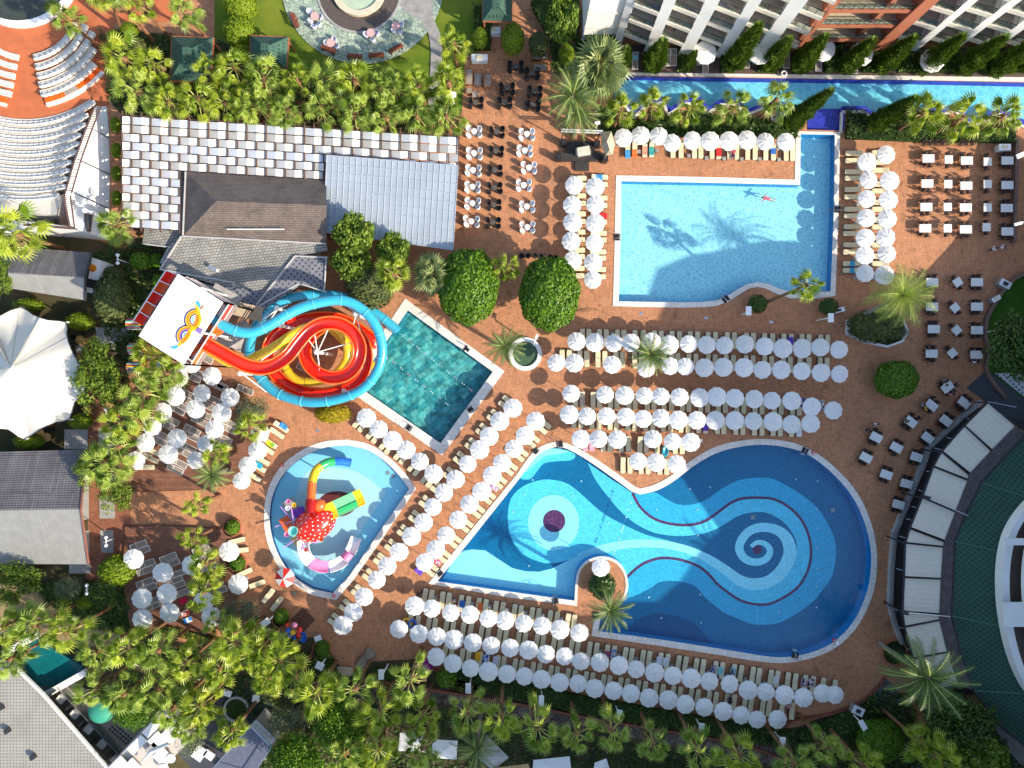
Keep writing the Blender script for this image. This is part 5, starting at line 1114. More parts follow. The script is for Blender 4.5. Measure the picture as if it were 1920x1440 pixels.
for i, (x, y, a) in enumerate([(444,1014,15),(450,1032,5),(458,1074,25),(482,1095,20),(270,852,-25),(283,860,-25),(274,876,0),(288,847,-25)]): lounger(x, y, a, 'beige lounger, %s in the loose set around the sun decks' % ['above right of the small parasol','right of the small parasol','upper one by the lower round curb','lower one by the lower round curb','upper one at the deck edge','second one at the deck edge','lowest one at the deck edge','topmost one at the deck edge'][i].replace('in the loose set','')) if False else lounger(x, y, a, 'beige lounger, ' + ['above right of the parasol by the upper round curb','right of the parasol by the upper round curb','upper one by the lower round curb','lower one by the lower round curb','second from the top at the left deck edge','third from the top at the left deck edge','lowest at the left deck edge','topmost at the left deck edge'][i])
mp = [(350,738),(340,762),(332,768),(321,788),(312,797),(303,816),(299,828),(361,806),(359,819),(353,839),(348,850),(336,868),(329,880),(397,748),(390,761),(382,777),(375,790),(412,722),(405,722),(420,822),(415,833),(432,795),(430,805),(345,748),(372,700),(362,708),(384,672)]
for i, (x, y) in enumerate(sorted(mp)): lounger(x, y, -27, 'brown mesh lounger with white frame, %s from the left on the upper deck' % nth(i+1), True)
mp = [(260,1022),(266,1033),(275,1057),(273,1070),(316,1045),(322,1057),(330,1077),(377,1030),(385,1042),(392,1062),(272,1092),(279,1102),(327,1088),(332,1098),(340,1112),(291,1125),(290,1135),(403,1095),(410,1108)]
for i, (x, y) in enumerate(sorted(mp)): lounger(x, y, 20, 'brown mesh lounger with white frame, %s from the left on the lower deck' % nth(i+1), True)
lounger(460,731,-25,'single mesh lounger below the blue tube slide',True); lounger(572,692,-32,'mesh lounger inside the red slide spiral',True)
for i, (x, y) in enumerate([(1172,113),(1191,114),(1252,108),(1263,108),(1323,122),(1400,112),(1475,112),(1535,118),(1603,122)]): lounger(x, y, -90, 'grey patio lounger, %s from the left below the hotel' % nth(i+1), True)
mb = MB()
fo, co_ = [next(c for c in PLg.ch if c.name.startswith(n_)) for n_ in ('frame', 'cushion')]
fv = [(v.co.copy()) for v in fo.data.vertices]; ff = [tuple(p.vertices) for p in fo.data.polygons]; cv = [(v.co.copy()) for v in co_.data.vertices]; cf = [tuple(p.vertices) for p in co_.data.polygons]
for x, y, rz in MASS:
    M_ = Matrix.Translation((x,y,0)) @ Matrix.Rotation(rz, 4, 'Z')
    for k, (vv, fs) in enumerate(((fv,ff),(cv,cf))):
        b = len(mb.v); mb.v += [tuple(M_ @ v) for v in vv]; mb.f += [tuple(b+i for i in f) for f in fs]; mb.m += [k]*len(fs)
o = mb.build('sun_loungers', [m_rattan, m_beige]); o['kind'] = 'stuff'; o['label'] = 'further beige loungers mostly hidden under the parasols'
# towels and bags on loungers
def towel(px, py, w_, l_, ang, m, label, z=.42):
    q = P(px, py, z); o = MB(); n = 5
    for i in range(n):
        y0, y1 = -l_/2+l_*i/n, -l_/2+l_*(i+1)/n; z0, z1 = .02*math.sin(i*2.1), .02*math.sin((i+1)*2.1)
        o.face([(-w_/2,y0,z0),(w_/2,y0,z0),(w_/2,y1,z1),(-w_/2,y1,z1)]); o.face([(w_/2,y0,z0),(w_/2+.03,y0,z0-.14),(w_/2+.03,y1,z1-.14),(w_/2,y1,z1)]); o.face([(-w_/2-.03,y0,z0-.14),(-w_/2,y0,z0),(-w_/2,y1,z1),(-w_/2-.03,y1,z1-.14)])
    x = o.build('towel', m); x.location = q; x.rotation_euler = (0,0,R(ang)+math.pi/2); tag(x, label, 'towel', 'beach towels')
def cm(name, c, r=.8): return bpy.data.materials.get(name) or mat(name, c, r, .15, 3)
def patt(name, a, b_, s_=4):
    if name in bpy.data.materials: return bpy.data.materials[name]
    b = NB(name); v = b.n('TexVoronoi'); v.inputs['Scale'].default_value = s_; b.l(b.geo(), v.inputs['Vector']); sp = b.n('SeparateColor'); b.l(v.outputs['Color'], sp.inputs[0])
    return b.done(b.bsdf(b.ramp(sp.outputs[0], a, b_, .45, .55), .85))
for a in ((1177,289,cm('blue towel',(.06,.28,.55)),'blue patterned towel on the first lounger above the L-shaped pool',-90),(1190,288,cm('orange towel',(.75,.16,.04)),'orange towel on the second lounger above the L-shaped pool',-90),(1222,283,cm('teal towel',(.05,.35,.33)),'teal towel on the fourth lounger above the L-shaped pool',-90),
    (1209,283,cm('salmon towel',(.65,.3,.2)),'salmon towel on the third lounger above the L-shaped pool',-90),(1348,285,cm('red towel',(.6,.03,.03)),'red purple towel above the L-shaped pool',-90),(1450,281,cm('royal towel',(.03,.14,.45)),'royal blue towel near the right end above the L-shaped pool',-90),
    (1122,332,cm('blue towel',(.06,.28,.55)),'blue towel at the top of the inner left column',0),(1131,404,cm('red towel',(.6,.03,.03)),'red towel in the inner left column',0),(1602,494,cm('bright blue towel',(.03,.38,.62)),'upper bright blue towel at the lower right of the L-shaped pool',180),(1602,507,cm('bright blue towel',(0,0,0)),'lower bright blue towel at the lower right of the L-shaped pool',180),
    (1483,640,cm('purple towel',(.15,.06,.5)),'purple towel near the right end of the first row',90),(1323,800,cm('purple towel',(0,0,0)),'purple towel in the fourth parasol row',-90),(1098,838,cm('pink towel',(.8,.35,.42)),'left pink towel in the fifth parasol row',-90),(1110,838,cm('pink towel',(0,0,0)),'right pink towel in the fifth parasol row',-90),
    (1505,755,cm('navy towel',(.03,.05,.32)),'navy towel near the right end of the third row',-90),(1541,758,patt('striped towel',(.02,.02,.03),(.7,.7,.7),7),'black and white towel between the last two parasols of the third row',-100),(1499,810,cm('white towel',(.75,.75,.78)),'white towel at the right end of the fourth row',-90),
    (1092,752,cm('sand towel',(.55,.42,.33)),'sand coloured towel in the third row, left end',-90),(900,1138,cm('orange towel',(0,0,0)),'orange towel in the row left of the island',81),(866,1134,cm('royal towel',(0,0,0)),'blue towel in the row left of the island',81),(896,1231,cm('yellow towel',(.8,.45,.02)),'yellow towel above the lowest parasol row',81),
    (911,1235,patt('dotted blue towel',(.02,.08,.5),(.6,.65,.8),7),'blue dotted towel above the lowest parasol row',81),(929,1239,cm('pale towel',(.62,.60,.68)),'pale lilac towel above the lowest parasol row',81),(1138,1229,patt('blue red towel',(.03,.15,.45),(.5,.08,.1),5),'blue patterned towel above the middle parasol row',81),(1150,1226,patt('mixed towel',(.05,.2,.5),(.6,.5,.45),6),'mixed colour towel above the middle parasol row',81),
    (1236,1240,cm('white towel',(0,0,0)),'left white towel above the middle parasol row',81),(1248,1242,cm('white towel',(0,0,0)),'right white towel above the middle parasol row',81),(1338,1256,patt('navy towel pattern',(.03,.04,.2),(.5,.45,.4),6),'navy patterned towel above the middle parasol row',81),(1351,1259,cm('aqua towel',(.25,.6,.62)),'aqua towel above the middle parasol row',81),
    (1375,1259,patt('floral dark towel',(.03,.03,.05),(.35,.5,.55),7),'dark floral towel above the middle parasol row',81),(1455,1277,cm('white towel',(0,0,0)),'white towel near the right end above the middle parasols',81),(1508,1280,patt('black pink towel',(.02,.015,.03),(.75,.55,.62),5),'left black and pink towel near the last parasols',81),(1521,1281,patt('black pink towel',(0,0,0),(0,0,0)),'right black and white towel near the last parasols',81),
    (343,1127,cm('crimson towel',(.6,.01,.07)),'crimson towel on the lower deck',20),(347,1149,patt('red white towel',(.7,.04,.03),(.75,.72,.7),3),'red and white towel on the lower deck',20),(352,1163,patt('blue white towel',(.03,.2,.55),(.65,.7,.75),3),'blue and white towel on the lower deck',20),(1172,102,cm('orange towel',(0,0,0)),'orange towel on a patio lounger',-90),(1191,105,cm('aqua towel',(0,0,0)),'aqua towel on a patio lounger',-90),
    (531,799,cm('blue towel',(0,0,0)),'blue towel on a lounger left of the kids pool',-35),(506,832,patt('green yellow towel',(.05,.4,.03),(.6,.6,.02),4),'green and yellow towel left of the kids pool',-35),(484,872,cm('bright blue towel',(0,0,0)),'bright blue towel left of the kids pool',-30),(819,1053,patt('pink red towel',(.7,.1,.2),(.7,.6,.6),5),'pink patterned towel beside the swirl pool',-38),(785,1071,cm('purple towel',(0,0,0)),'purple towel beside the swirl pool',-38),(927,914,patt('lilac towel',(.4,.25,.5),(.6,.5,.55),5),'lilac towel beside the swirl pool',-38)):
    towel(a[0], a[1], .58, 1.0, a[4], a[2], a[3])
# small lounge side tables (white / dark cubes between the loungers)
# ------------------------------------------------------------------ tables and chairs
t = thing('dining_table', 'x', 'table'); MB().box((0,0,.74),(1.38,.94,.05)).build('tabletop', mat('pale table cloth', (.70,.68,.64), .7, .05), t); mb = MB()
for x in (-.55,.55):
    for y in (-.36,.36): mb.box((x,y,.36),(.06,.06,.72))
mb.build('legs', m_darkm, t); PT = Proto(t)
t = thing('square_table', 'x', 'table'); MB().box((0,0,.74),(.94,.94,.05)).build('tabletop', bpy.data.materials['pale table cloth'], t); mb = MB()
for x in (-.36,.36):
    for y in (-.36,.36): mb.box((x,y,.36),(.06,.06,.72))
mb.build('legs', m_darkm, t); PTs = Proto(t)
def chair_mb():
    mb = MB(); mb.box((0,0,.45),(.46,.44,.05)); mb.box((0,.21,.72),(.46,.05,.42),0)
    for x in (-.2,.2):
        for y in (-.19,.2): mb.box((x,y,.22),(.04,.04,.44))
        mb.box((x*1.12,0,.64),(.04,.42,.03))
    return mb
t = thing('dining_chair', 'x', 'chair'); mb = chair_mb(); 
mb = MB(); mb.box((0,0,.45),(.46,.44,.05))
for x in (-.2,.2):
    for y in (-.19,.2): mb.box((x,y,.22),(.04,.04,.44))
    mb.box((x*1.12,0,.64),(.04,.42,.03)); mb.box((x,.2,.55),(.04,.04,.2))
mb.build('seat', mat('dark brown chair', (.05,.03,.025), .6, .2, 5, rnd=.3), t); MB().box((0,.22,.74),(.46,.05,.34)).build('backrest', bpy.data.materials['dark brown chair'], t); PCh = Proto(t)
crn = random.Random(6)
def table_set(px, py, ang, small, desc, chairs=4):
    q = P(px, py, .75); (PTs if small else PT).place((q.x,q.y,0), R(ang), 1, 'white topped table, '+desc, 'tables of the dining terrace')
    names = ['upper left','upper right','lower left','lower right']; ws = [-.32,.32] if not small else [0]; k = 0
    for s_ in (1,-1):
        for w_ in ws:
            a = R(ang)+crn.uniform(-.15,.15); lx, ly = w_+crn.uniform(-.05,.05), s_*(.62+crn.uniform(-.05,.14)); x = q.x+lx*math.cos(R(ang))-ly*math.sin(R(ang)); y = q.y+lx*math.sin(R(ang))+ly*math.cos(R(ang))
            nm = names[k] if not small else ('upper','lower')[k]; k += 1
            PCh.place((x,y,0), a if s_ > 0 else a+math.pi, 1, 'dark chair, %s side of the %s' % (nm, desc.replace('table ', 'table ')), 'chairs of the dining terrace')
grid = [[(1741,297,0),(1779,299,1),(1813,301,0),(1852,303,1),(1889,301,0)],[(1739,344,0),(1778,345,1),(1812,348,0),(1852,345,1),(1889,347,0)],[(1737,388,0),(1777,388,1),(1811,389,0),(1852,389,1),(1888,390,0)],[(1735,428,0),(1777,428,1),(1811,430,0),(1850,426,1),(1889,434,0)]]
for j, row in enumerate(grid):
    for i, (x, y, s_) in enumerate(row): table_set(x, y, 0, s_, '%s table of the %s terrace row' % (nth(i+1), nth(j+1)))
for j, row in enumerate([[(1748,529,0,0),(1796,529,-33,1),(1832,529,0,0)],[(1748,575,0,0),(1791,577,-40,1),(1832,575,0,0)],[(1751,617,0,0),(1794,619,-42,1),(1832,619,0,0)],[(1747,663,0,0),(1786,662,-40,1),(1831,665,0,0)]]):
    for i, (x, y, a, s_) in enumerate(row): table_set(x, y, -a if a else 0, s_, '%s table of lower terrace row %s' % (('left','middle','right')[i], ('one','two','three','four')[j]))
di = [(1777,726,35,'with people under the right lawn corner'),(1808,755,-38,'next to the awning end'),(1747,760,-38,'with the diner in yellow'),(1708,791,-38,'full of dishes'),(1774,789,-38,'at the rail below the awning end'),(1740,821,-38,'at the rail, second one'),(1643,820,-28,'nearest to the swirl pool top'),(1681,839,-28,'second from the swirl pool'),(1624,858,-28,'closest to the round pool edge'),(1719,857,-18,'at the rail, third one'),(1662,890,-20,'alone left of the rail'),(1700,907,-15,'at the rail, fourth one'),(1685,946,-15,'lowest at the rail')]
for x, y, a, l in di: table_set(x, y, a if a < 0 else a, 0, 'slanted table '+l)
# round bistro sets: tub chairs, tables
def tub(m, name):
    t = thing(name, 'x', 'chair'); mb = MB(); b = len(mb.v); n = 12
    mb.lathe([(.20,0),(.24,.42),(.27,.45)], 12); mb2 = MB()
    pr = []
    for k in range(9):
        a = R(-20) + R(220)*k/8; pr.append((.31*math.cos(a), .31*math.sin(a)))
    for k in range(8):
        h0, h1 = .62+.18*math.sin(math.pi*k/8), .62+.18*math.sin(math.pi*(k+1)/8); (x0,y0),(x1,y1) = pr[k], pr[k+1]
        mb2.face([(x0,y0,.2),(x1,y1,.2),(x1*1.05,y1*1.05,h1),(x0*1.05,y0*1.05,h0)][::-1]); mb2.face([(x0*1.05,y0*1.05,h0),(x1*1.05,y1*1.05,h1),(x1*.85,y1*.85,h1),(x0*.85,y0*.85,h0)][::-1]); mb2.face([(x0*.85,y0*.85,h0),(x1*.85,y1*.85,h1),(x1*.85,y1*.85,.45),(x0*.85,y0*.85,.45)][::-1])
    mb.build('seat', m, t); mb2.build('backrest', m, t); return Proto(t)
m_wch = mat('white moulded plastic', (.80,.80,.80), .4, .04, 2); PTw = tub(m_wch, 'tub_chair'); m_bch = mat('black wicker', (.025,.022,.022), .6, .3, 10); PTb = tub(m_bch, 'wicker_chair')
t = thing('bistro_table', 'x', 'table'); MB().lathe([(.28,0),(.28,.03),(.05,.06),(.05,.70),(.33,.72),(.33,.75)], 16).build('tabletop', m_wch, t); PBw = Proto(t)
t = thing('wicker_table', 'x', 'table'); MB().lathe([(.25,0),(.28,.66),(.30,.70)], 14, cap=False).build('body', m_bch, t); MB().lathe([(.32,.70),(.32,.73)], 14).build('glass_top', mat('dark glass top', (.10,.09,.08), .2, .1), t); PBb = Proto(t)
def bistro(px, py, desc, white):
    q = P(px, py, .7); (PBw if white else PBb).place((q.x,q.y,0), 0, 1, ('white round table, ' if white else 'black wicker table, ')+desc, 'bistro tables')
    for lx, ly, a, nm in ((-.62,.36,60,'upper left'),(-.62,-.36,120,'lower left'),(.62,.36,-60,'upper right'),(.62,-.36,-120,'lower right')):
        (PTw if white else PTb).place((q.x+lx+crn.uniform(-.05,.05), q.y+ly+crn.uniform(-.05,.05), 0), R(a)*(1 if True else 1)+crn.uniform(-.2,.2), 1, '%s chair, %s at table %s' % ('white' if white else 'black', nm, desc), 'bistro chairs')
for i, (x, y) in enumerate([(889,246),(889,287),(887,319),(886,350),(886,381),(884,415)]): bistro(x, y, '%s from the top in the left white column' % nth(i+1), 1)
for i, (x, y) in enumerate([(988,251),(984,282),(992,314),(982,347),(988,387),(989,426)]): bistro(x, y, '%s from the top in the right white column' % nth(i+1), 1)
for i, (x, y) in enumerate([(931,247),(930,283),(928,319),(927,352),(926,384),(924,417)]): bistro(x, y, '%s from the top in the black column' % nth(i+1), 0)
for i, (x, y) in enumerate([(967,124),(998,137),(951,165),(1003,171),(946,192),(999,196),(892,192)]): bistro(x, y, '%s in the upper bar lounge' % ['topmost','right of the topmost','left in the middle pair','right in the middle pair','left in the lower pair','right in the lower pair','below the wicker sofas'][i], 0)
for i, (x, y) in enumerate([(978,480),(990,480),(1003,480),(1014,481),(1032,483),(1043,484)]): q = P(x, y, .6); PTb.place((q.x,q.y,0), 0, 1, 'black chair, %s from the left above the clipped tree' % nth(i+1), 'bistro chairs')
# plaza sets: pink tables, pale chairs
t = thing('plaza_table', 'x', 'table'); MB().lathe([(.25,0),(.25,.03),(.05,.06),(.05,.70),(.48,.72),(.48,.75)], 20).build('tabletop', mat('pink table top', (.68,.38,.36), .5, .05), t); PPt = Proto(t)
m_pch = mat('pale lilac chair', (.60,.60,.70), .5, .05); PPc = tub(m_pch, 'plaza_chair')
for nm, (x, y), cs in (('upper left on the plaza',(590,30),[(580,21),(600,30),(582,38),(588,48),(597,44)]),('lower left on the plaza',(620,80),[(626,73),(612,80),(631,86)]),('lower middle on the plaza',(695,61),[(686,64),(706,61),(698,73)]),('upper right on the plaza',(742,48),[(752,45),(738,56),(749,58)])):
    q = P(x, y, .75); PPt.place((q.x,q.y,0), 0, 1, 'round pink table, '+nm, 'plaza tables')
    for i, (cx, cy) in enumerate(cs): c = P(cx, cy, .6); PPc.place((c.x,c.y,0), math.atan2(c.y-q.y, c.x-q.x)-math.pi/2, 1, 'pale chair, %s around the pink table %s' % (nth(i+1), nm), 'plaza chairs')
for i, (x, y, a) in enumerate([(551,38,-68),(615,94,-22),(665,107,-4),(706,105,4),(743,92,28)]):
    q = P(x, y, .5); t = thing('park_bench', 'red brown wooden bench, %s from the left on the plaza rim' % nth(i+1), 'bench', (q.x,q.y,0), 'plaza benches'); c, s_ = math.cos(R(a)), math.sin(R(a)); m_bw = bpy.data.materials.get('red brown bench wood') or mat('red brown bench wood', (.22,.06,.03), .5, .2)
    mb = MB(); 
    for k in range(4): mb.box((q.x-k*.12*s_, q.y+k*.12*c, .45), (1.75,.1,.04), R(a))
    mb.build('seat', m_bw, t); MB().box((q.x+s_*.12, q.y-c*.12, .7), (1.75,.06,.4), R(a)).build('backrest', m_bw, t); mb = MB()
    for k in (-.7,.7): mb.box((q.x+k*c, q.y+k*s_, .22), (.08,.5,.44), R(a))
    mb.build('legs', m_darkm, t)
# ------------------------------------------------------------------ water slides
def path3(pts, n=6): return [P(p.x, p.y, p.z) for p in smooth_path([Vector(p) for p in pts], n)]
def flanges(mb, path, r, every, wd=.07):
    acc = 0
    for i in range(1, len(path)-1):
        acc += (path[i]-path[i-1]).length
        if acc > every:
            acc = 0; t_ = (path[i+1]-path[i-1]).normalized(); mb.tube([path[i]-t_*wd/2, path[i]+t_*wd/2], r, 14)
def tubeslide(label, pts, r, m, mf):
    p = path3(pts); t = thing('tube_slide', label, 'water slide', (p[-1].x,p[-1].y,0)); mb = MB(); mb.tube(p, r, 16, cap=False); mb.build('tube', m, t, True)
    mb = MB(); flanges(mb, p, r*1.12, 2.6); mb.build('joint_ring', mf, t); return t
m_bluel = mat('light turquoise flange', (.16,.60,.74), .3, .05); m_yel2 = mat('amber flange', (.62,.36,.01), .3, .05)
tubeslide('turquoise blue tube slide looping around the red and yellow slides into the teal pool', [(398,596,9.6),(420,611,9.4),(447,622,9.1),(475,623,8.8),(505,610,8.5),(535,592,8.1),(565,577,7.7),(600,567,7.3),(640,563,6.9),(672,575,6.5),(698,600,6.1),(713,632,5.7),(716,665,5.3),(706,698,4.9),(682,727,4.5),(645,745,4.1),(600,754,3.8),(560,751,3.5),(520,737,3.2),(492,713,2.9),(473,683,2.7),(468,650,2.5),(478,615,2.3),(505,580,2.1),(540,560,1.9),(590,552,1.7),(640,556,1.5),(682,572,1.3),(712,592,1.0),(738,613,.6),(747,621,.45)], .56, m_blue, m_bluel)
tubeslide('yellow tube slide winding inside the red slide into the teal pool', [(386,655,7.4),(402,664,7.2),(430,680,6.9),(455,678,6.6),(480,668,6.2),(510,652,5.8),(540,632,5.3),(570,615,4.8),(600,610,4.2),(630,616,3.8),(648,640,3.4),(650,672,3.0),(630,700,2.7),(600,714,2.4),(565,714,2.1),(542,700,1.9),(531,674,1.7),(540,642,1.5),(570,618,1.3),(610,612,1.1),(640,635,.9),(662,662,.7),(690,679,.55),(702,687,.45)], .47, m_yellow, m_yel2)
p = path3([(377,640,10.0),(392,648,9.8),(410,658,9.5),(435,672,9.2),(462,685,8.8),(490,690,8.4),(515,684,8.1),(540,667,7.8),(560,642,7.5),(580,620,7.2),(605,607,6.9),(635,607,6.6),(660,622,6.3),(674,648,6.0),(671,677,5.7),(653,700,5.4),(625,708,5.1),(597,700,4.8),(577,680,4.5),(572,652,4.3),(588,624,4.1),(622,606,3.9),(660,616,3.7),(684,650,3.4),(684,690,3.1),(662,722,2.8),(620,738,2.5),(575,736,2.2),(535,719,2.0),(510,690,1.8),(503,655,1.6),(520,626,1.4),(555,605,1.25),(600,596,1.1),(640,600,.9),(676,620,.65),(710,646,.35)])
t = thing('open_slide', 'red and orange open spiral slide between the turquoise and yellow tubes', 'water slide', (p[-1].x,p[-1].y,0)); RS = t
nc = 11; ins, outs = [], []
for k in range(nc):
    a = math.pi*(1.0+k/(nc-1)); ins.append((.58*math.cos(a), .58*math.sin(a)*.95+.1)); outs.append((.66*math.cos(a), .66*math.sin(a)*1.0+.08))
mb = MB(); mb.sweep(p, ins, False); mb.build('slide_channel', m_red, t, True)  # red channel and orange shell put shaded and sunlit tones into the colour
mb = MB(); mb.sweep(p, outs, False); mb.build('slide_shell', m_orange, t, True)
mb = MB()
for s_ in (-1,1): mb.sweep(p, [(s_*.57,.10),(s_*.67,.10),(s_*.78,.16),(s_*.67,.20),(s_*.57,.16)], True)
mb.build('slide_rim', m_orange, t, True)
# steel pylons
for i, ((px, py), h, arms) in enumerate([((593,660),6.2,[(618,612,6.2),(572,628,6.6),(668,640,5.6),(600,700,4.7),(588,612,6.8)]),((666,588),5.6,[(640,565,6.2),(700,620,5.6),(682,650,3.2),(660,620,5.9)]),((519,578),6.5,[(500,608,7.8),(492,600,8),(540,572,7.6)]),((450,700),6.5,[(470,688,8),(430,676,8.6),(500,735,2.9),(520,655,3)]),((645,733),3.0,[(645,742,3.5),(640,722,2.4)]),((525,610),6,[(528,600,7.7),(532,606,7.4)])]):
    q = P(px, py, h); t = thing('steel_pylon', 'white steel pylon with struts, %s' % ['in the middle of the slide spiral','inside the upper right bend of the blue tube','left of the upper blue tube bend','below the red slide near the sun deck','small one under the lower blue bend','between red slide and blue tube'][i], 'pylon', (q.x,q.y,0), 'slide pylons')
    MB().lathe([(.2,0),(.17,h)], 12, (q.x,q.y)).build('column', m_white, t); MB().ball((q.x,q.y,h), .3, 10, 6).build('cap', m_white, t, True); mb = MB()
    for ax, ay, az in arms: mb.beam((q.x,q.y,h-.5), P(ax,ay,az-.6), .09)
    mb.build('strut', m_white, t)
# slide tower with the painted roof
t = thing('slide_tower', 'slide tower with white flat roof and rainbow bird painting', 'tower', tuple(P(345,600))); TWR = t
ZR = 12.0; c4 = [(334,513),(417,566),(343,683),(260,630)]
q = PP(c4, ZR); mb = MB(); mb.prism([(v.x,v.y) for v in q], ZR-.25, ZR); mb.build('roof', m_white, t)
base = [(v.x*1.0, v.y*1.0) for v in q]
mb = MB()
for fl in (9.3,): mb.prism([(v[0]*.99+.1, v[1]*.99) for v in base], fl-.12, fl)
mb.build('platform', m_grey, t)
mb = MB(); mo_ = MB(); mr_ = MB()
for a, c in ((0,3),(3,2),(2,1),(1,0)):
    A, B_ = q[a], q[c]
    for k in range(5):
        v = A.lerp(B_, k/4)
        if k in (0,2,4): mb.beam((v.x,v.y,0),(v.x,v.y,ZR-.2),.16)
        if k < 4:
            v2 = A.lerp(B_, (k+1)/4)
            for fl in (9.3,):
                (mo_ if (k+int(fl)) % 2 else mr_).face([(v.x,v.y,fl),(v2.x,v2.y,fl),(v2.x,v2.y,fl+1.05),(v.x,v.y,fl+1.05)]); mb.beam((v.x,v.y,fl+1.08),(v2.x,v2.y,fl+1.08),.09); mb.beam((v.x,v.y,fl+.02),(v2.x,v2.y,fl+.02),.09)
mb.build('tower_frame', m_white, t); mo_.build('orange_panel', m_orange, t); mr_.build('red_panel', m_red, t)
# balcony fringe seen outside the roof at the upper left: staircase with red and orange panels
q2 = [P(*a) for a in ((311,508,10.5),(334,516,10.5),(259,619,10.5),(250,603,10.5))]
A, B_, C_, D_ = P(312,507,10.2), P(333,515,10.2), P(268,616,10.2), P(250,603,10.2)
mb = MB(); mb.prism([(v.x,v.y) for v in (A,B_,C_,D_)], 9.1, 9.25); mb.build('stair_landing', m_conc, t); mr_, mo_, mw_ = MB(), MB(), MB()
for i in range(5):
    a, b = A.lerp(D_, i/5), A.lerp(D_, (i+1)/5); a.z = b.z = 9.2; u = Vector((0,0,1.1)); (mr_ if i in (0,2,4) else mo_).face([a, b, b+u, a+u]); mw_.beam(a+u, b+u, .09)
    i0, i1 = A.lerp(D_, i/5), B_.lerp(C_, i/5); i0.z = i1.z = 10.3; mw_.beam(i0, i1, .08); f0, f1 = A.lerp(D_, (i+.02)/5), A.lerp(D_, (i+.98)/5); g0, g1 = f0.lerp(B_.lerp(C_, (i+.02)/5), .62), f1.lerp(B_.lerp(C_, (i+.98)/5), .62)
    for v in (f0,f1,g0,g1): v.z = 9.6
    (mr_ if i in (0,2,4) else mo_).face([f0, f1, g1, g0])
mw_.beam(A+Vector((0,0,.1)), B_+Vector((0,0,.1)), .09); mr_.build('red_panel', m_red, t); mo_.build('orange_panel', m_orange, t); mw_.build('landing_rail', m_white, t)
for i, (pts, m) in enumerate(([[(412,568),(422,574),(418,585),(408,578)],m_orange],[[(392,607),(403,612),(396,620),(386,614)],m_orange],[[(407,612),(420,620),(410,630),(402,626)],m_orange],[[(373,643),(380,647),(363,670),(353,665)],m_orange],[[(419,570),(426,575),(398,630),(392,627)],m_white],[[(380,648),(384,650),(364,672),(360,671)],m_white])):
    MB().prism([(v.x,v.y) for v in PP(pts, 9.6)], 9.3+.02*i, 9.6+.02*i).build('side_panel', m, t)
# stair and ramp structure right of the tower
st = thing('access_stair', 'grey steel stair and ramp between slide tower and dark roof', 'stairs', tuple(P(450,600)))
for i, (a, c, w_, m) in enumerate((((396,545,6),(446,573,5.5),2.0,m_grey),((425,575,5),(492,590,3.5),1.6,bpy.data.materials['oak planks'] if 'oak planks' in bpy.data.materials else mat('oak planks', (.34,.26,.18), .8, .2)),((420,640,4),(468,610,3),1.8,m_conc),((400,635,6.8),(430,650,6),1.6,m_conc),((440,640,3),(468,655,2.2),1.5,m_grey))):
    MB().beam(P(*a), P(*c), w_, .15).build('ramp', m, st)
mb = MB()
for a, c in (((472,575,6),(430,640,6)),((476,577,6),(434,642,6)),((468,574,6),(426,638,6)),((425,588,6.5),(458,596,5.5)),((404,632,7),(428,640,6.8)),((470,655,4),(478,640,4))): mb.beam(P(*a), P(*c), .09)
mb.build('handrail', m_darkm, st)
# the painting on the tower roof: a rainbow-winged bird figure, thin painted sheets
def stripe(pts, m, k, name='roof_painting'):
    cl = sp2(pts, 4); L, Rr = [], []; z = ZR + .004*k
    for i, p_ in enumerate(cl):
        a = cl[max(i-1,0)]; b = cl[min(i+1,len(cl)-1)]; dx, dy = b[0]-a[0], b[1]-a[1]; l = math.hypot(dx, dy) or 1; nx, ny = -dy/l*p_[2]/2, dx/l*p_[2]/2
        L.append(P(p_[0]+nx, p_[1]+ny, z)); Rr.append(P(p_[0]-nx, p_[1]-ny, z))
    mb = MB()
    for i in range(len(L)-1):
        f = [L[i], L[i+1], Rr[i+1], Rr[i]]
        if (f[1]-f[0]).cross(f[2]-f[0]).z < 0: f.reverse()
        mb.face(f)
    mb.build(name, m, TWR)
pc1, pc2, pc3, pc4, pc5 = mat('paint navy', (.03,.03,.22), .5), mat('paint amber', (.85,.45,.01), .5), mat('paint orange', (.80,.20,.015), .5), mat('paint sky blue', (.08,.42,.75), .5), mat('paint mauve', (.25,.16,.45), .5)
def arcs(cx, cy, rs, a0, a1, kk):
    for j, (r, w_, m) in enumerate(rs):
        stripe([(cx+r*math.cos(R(a)), cy-r*math.sin(R(a)), w_) for a in range(a0, a1+1, 20)], m, kk+j)
arcs(367,600,[(21,2.6,pc1),(18,2.6,pc2),(15.5,2.4,pc3),(13,2.4,pc2),(10.5,2.2,pc1),(8.5,2,m_white),(6.5,2,pc4)],80,240,2)
arcs(350,630,[(20,2.6,pc1),(17,2.6,pc2),(14.5,2.4,pc3),(12,2.4,pc5),(9.5,2.2,pc1),(7.5,2,m_white),(5.5,2,pc4)],75,230,2)
stripe([(368,572,4),(371,585,8),(372,600,11),(366,612,11),(357,618,8)], pc2, 12); stripe([(370,590,3),(370,602,6),(363,612,6)], pc3, 14); stripe([(357,618,7),(352,630,9),(343,640,8),(334,648,4)], pc2, 13); stripe([(355,622,4),(348,635,5),(340,643,3)], pc3, 15)
stripe([(368,566,3),(372,572,4),(375,577,3)], pc4, 16); stripe([(372,565,2.5),(375,573,3.5)], pc4, 17); stripe([(320,651,3),(327,652,5),(334,649,4)], pc4, 16); stripe([(368,617,9),(378,622,10)], pc5, 12); stripe([(376,580,3),(382,573,2.5)], pc3, 18); stripe([(362,567,2),(364,572,2)], pc2, 18)
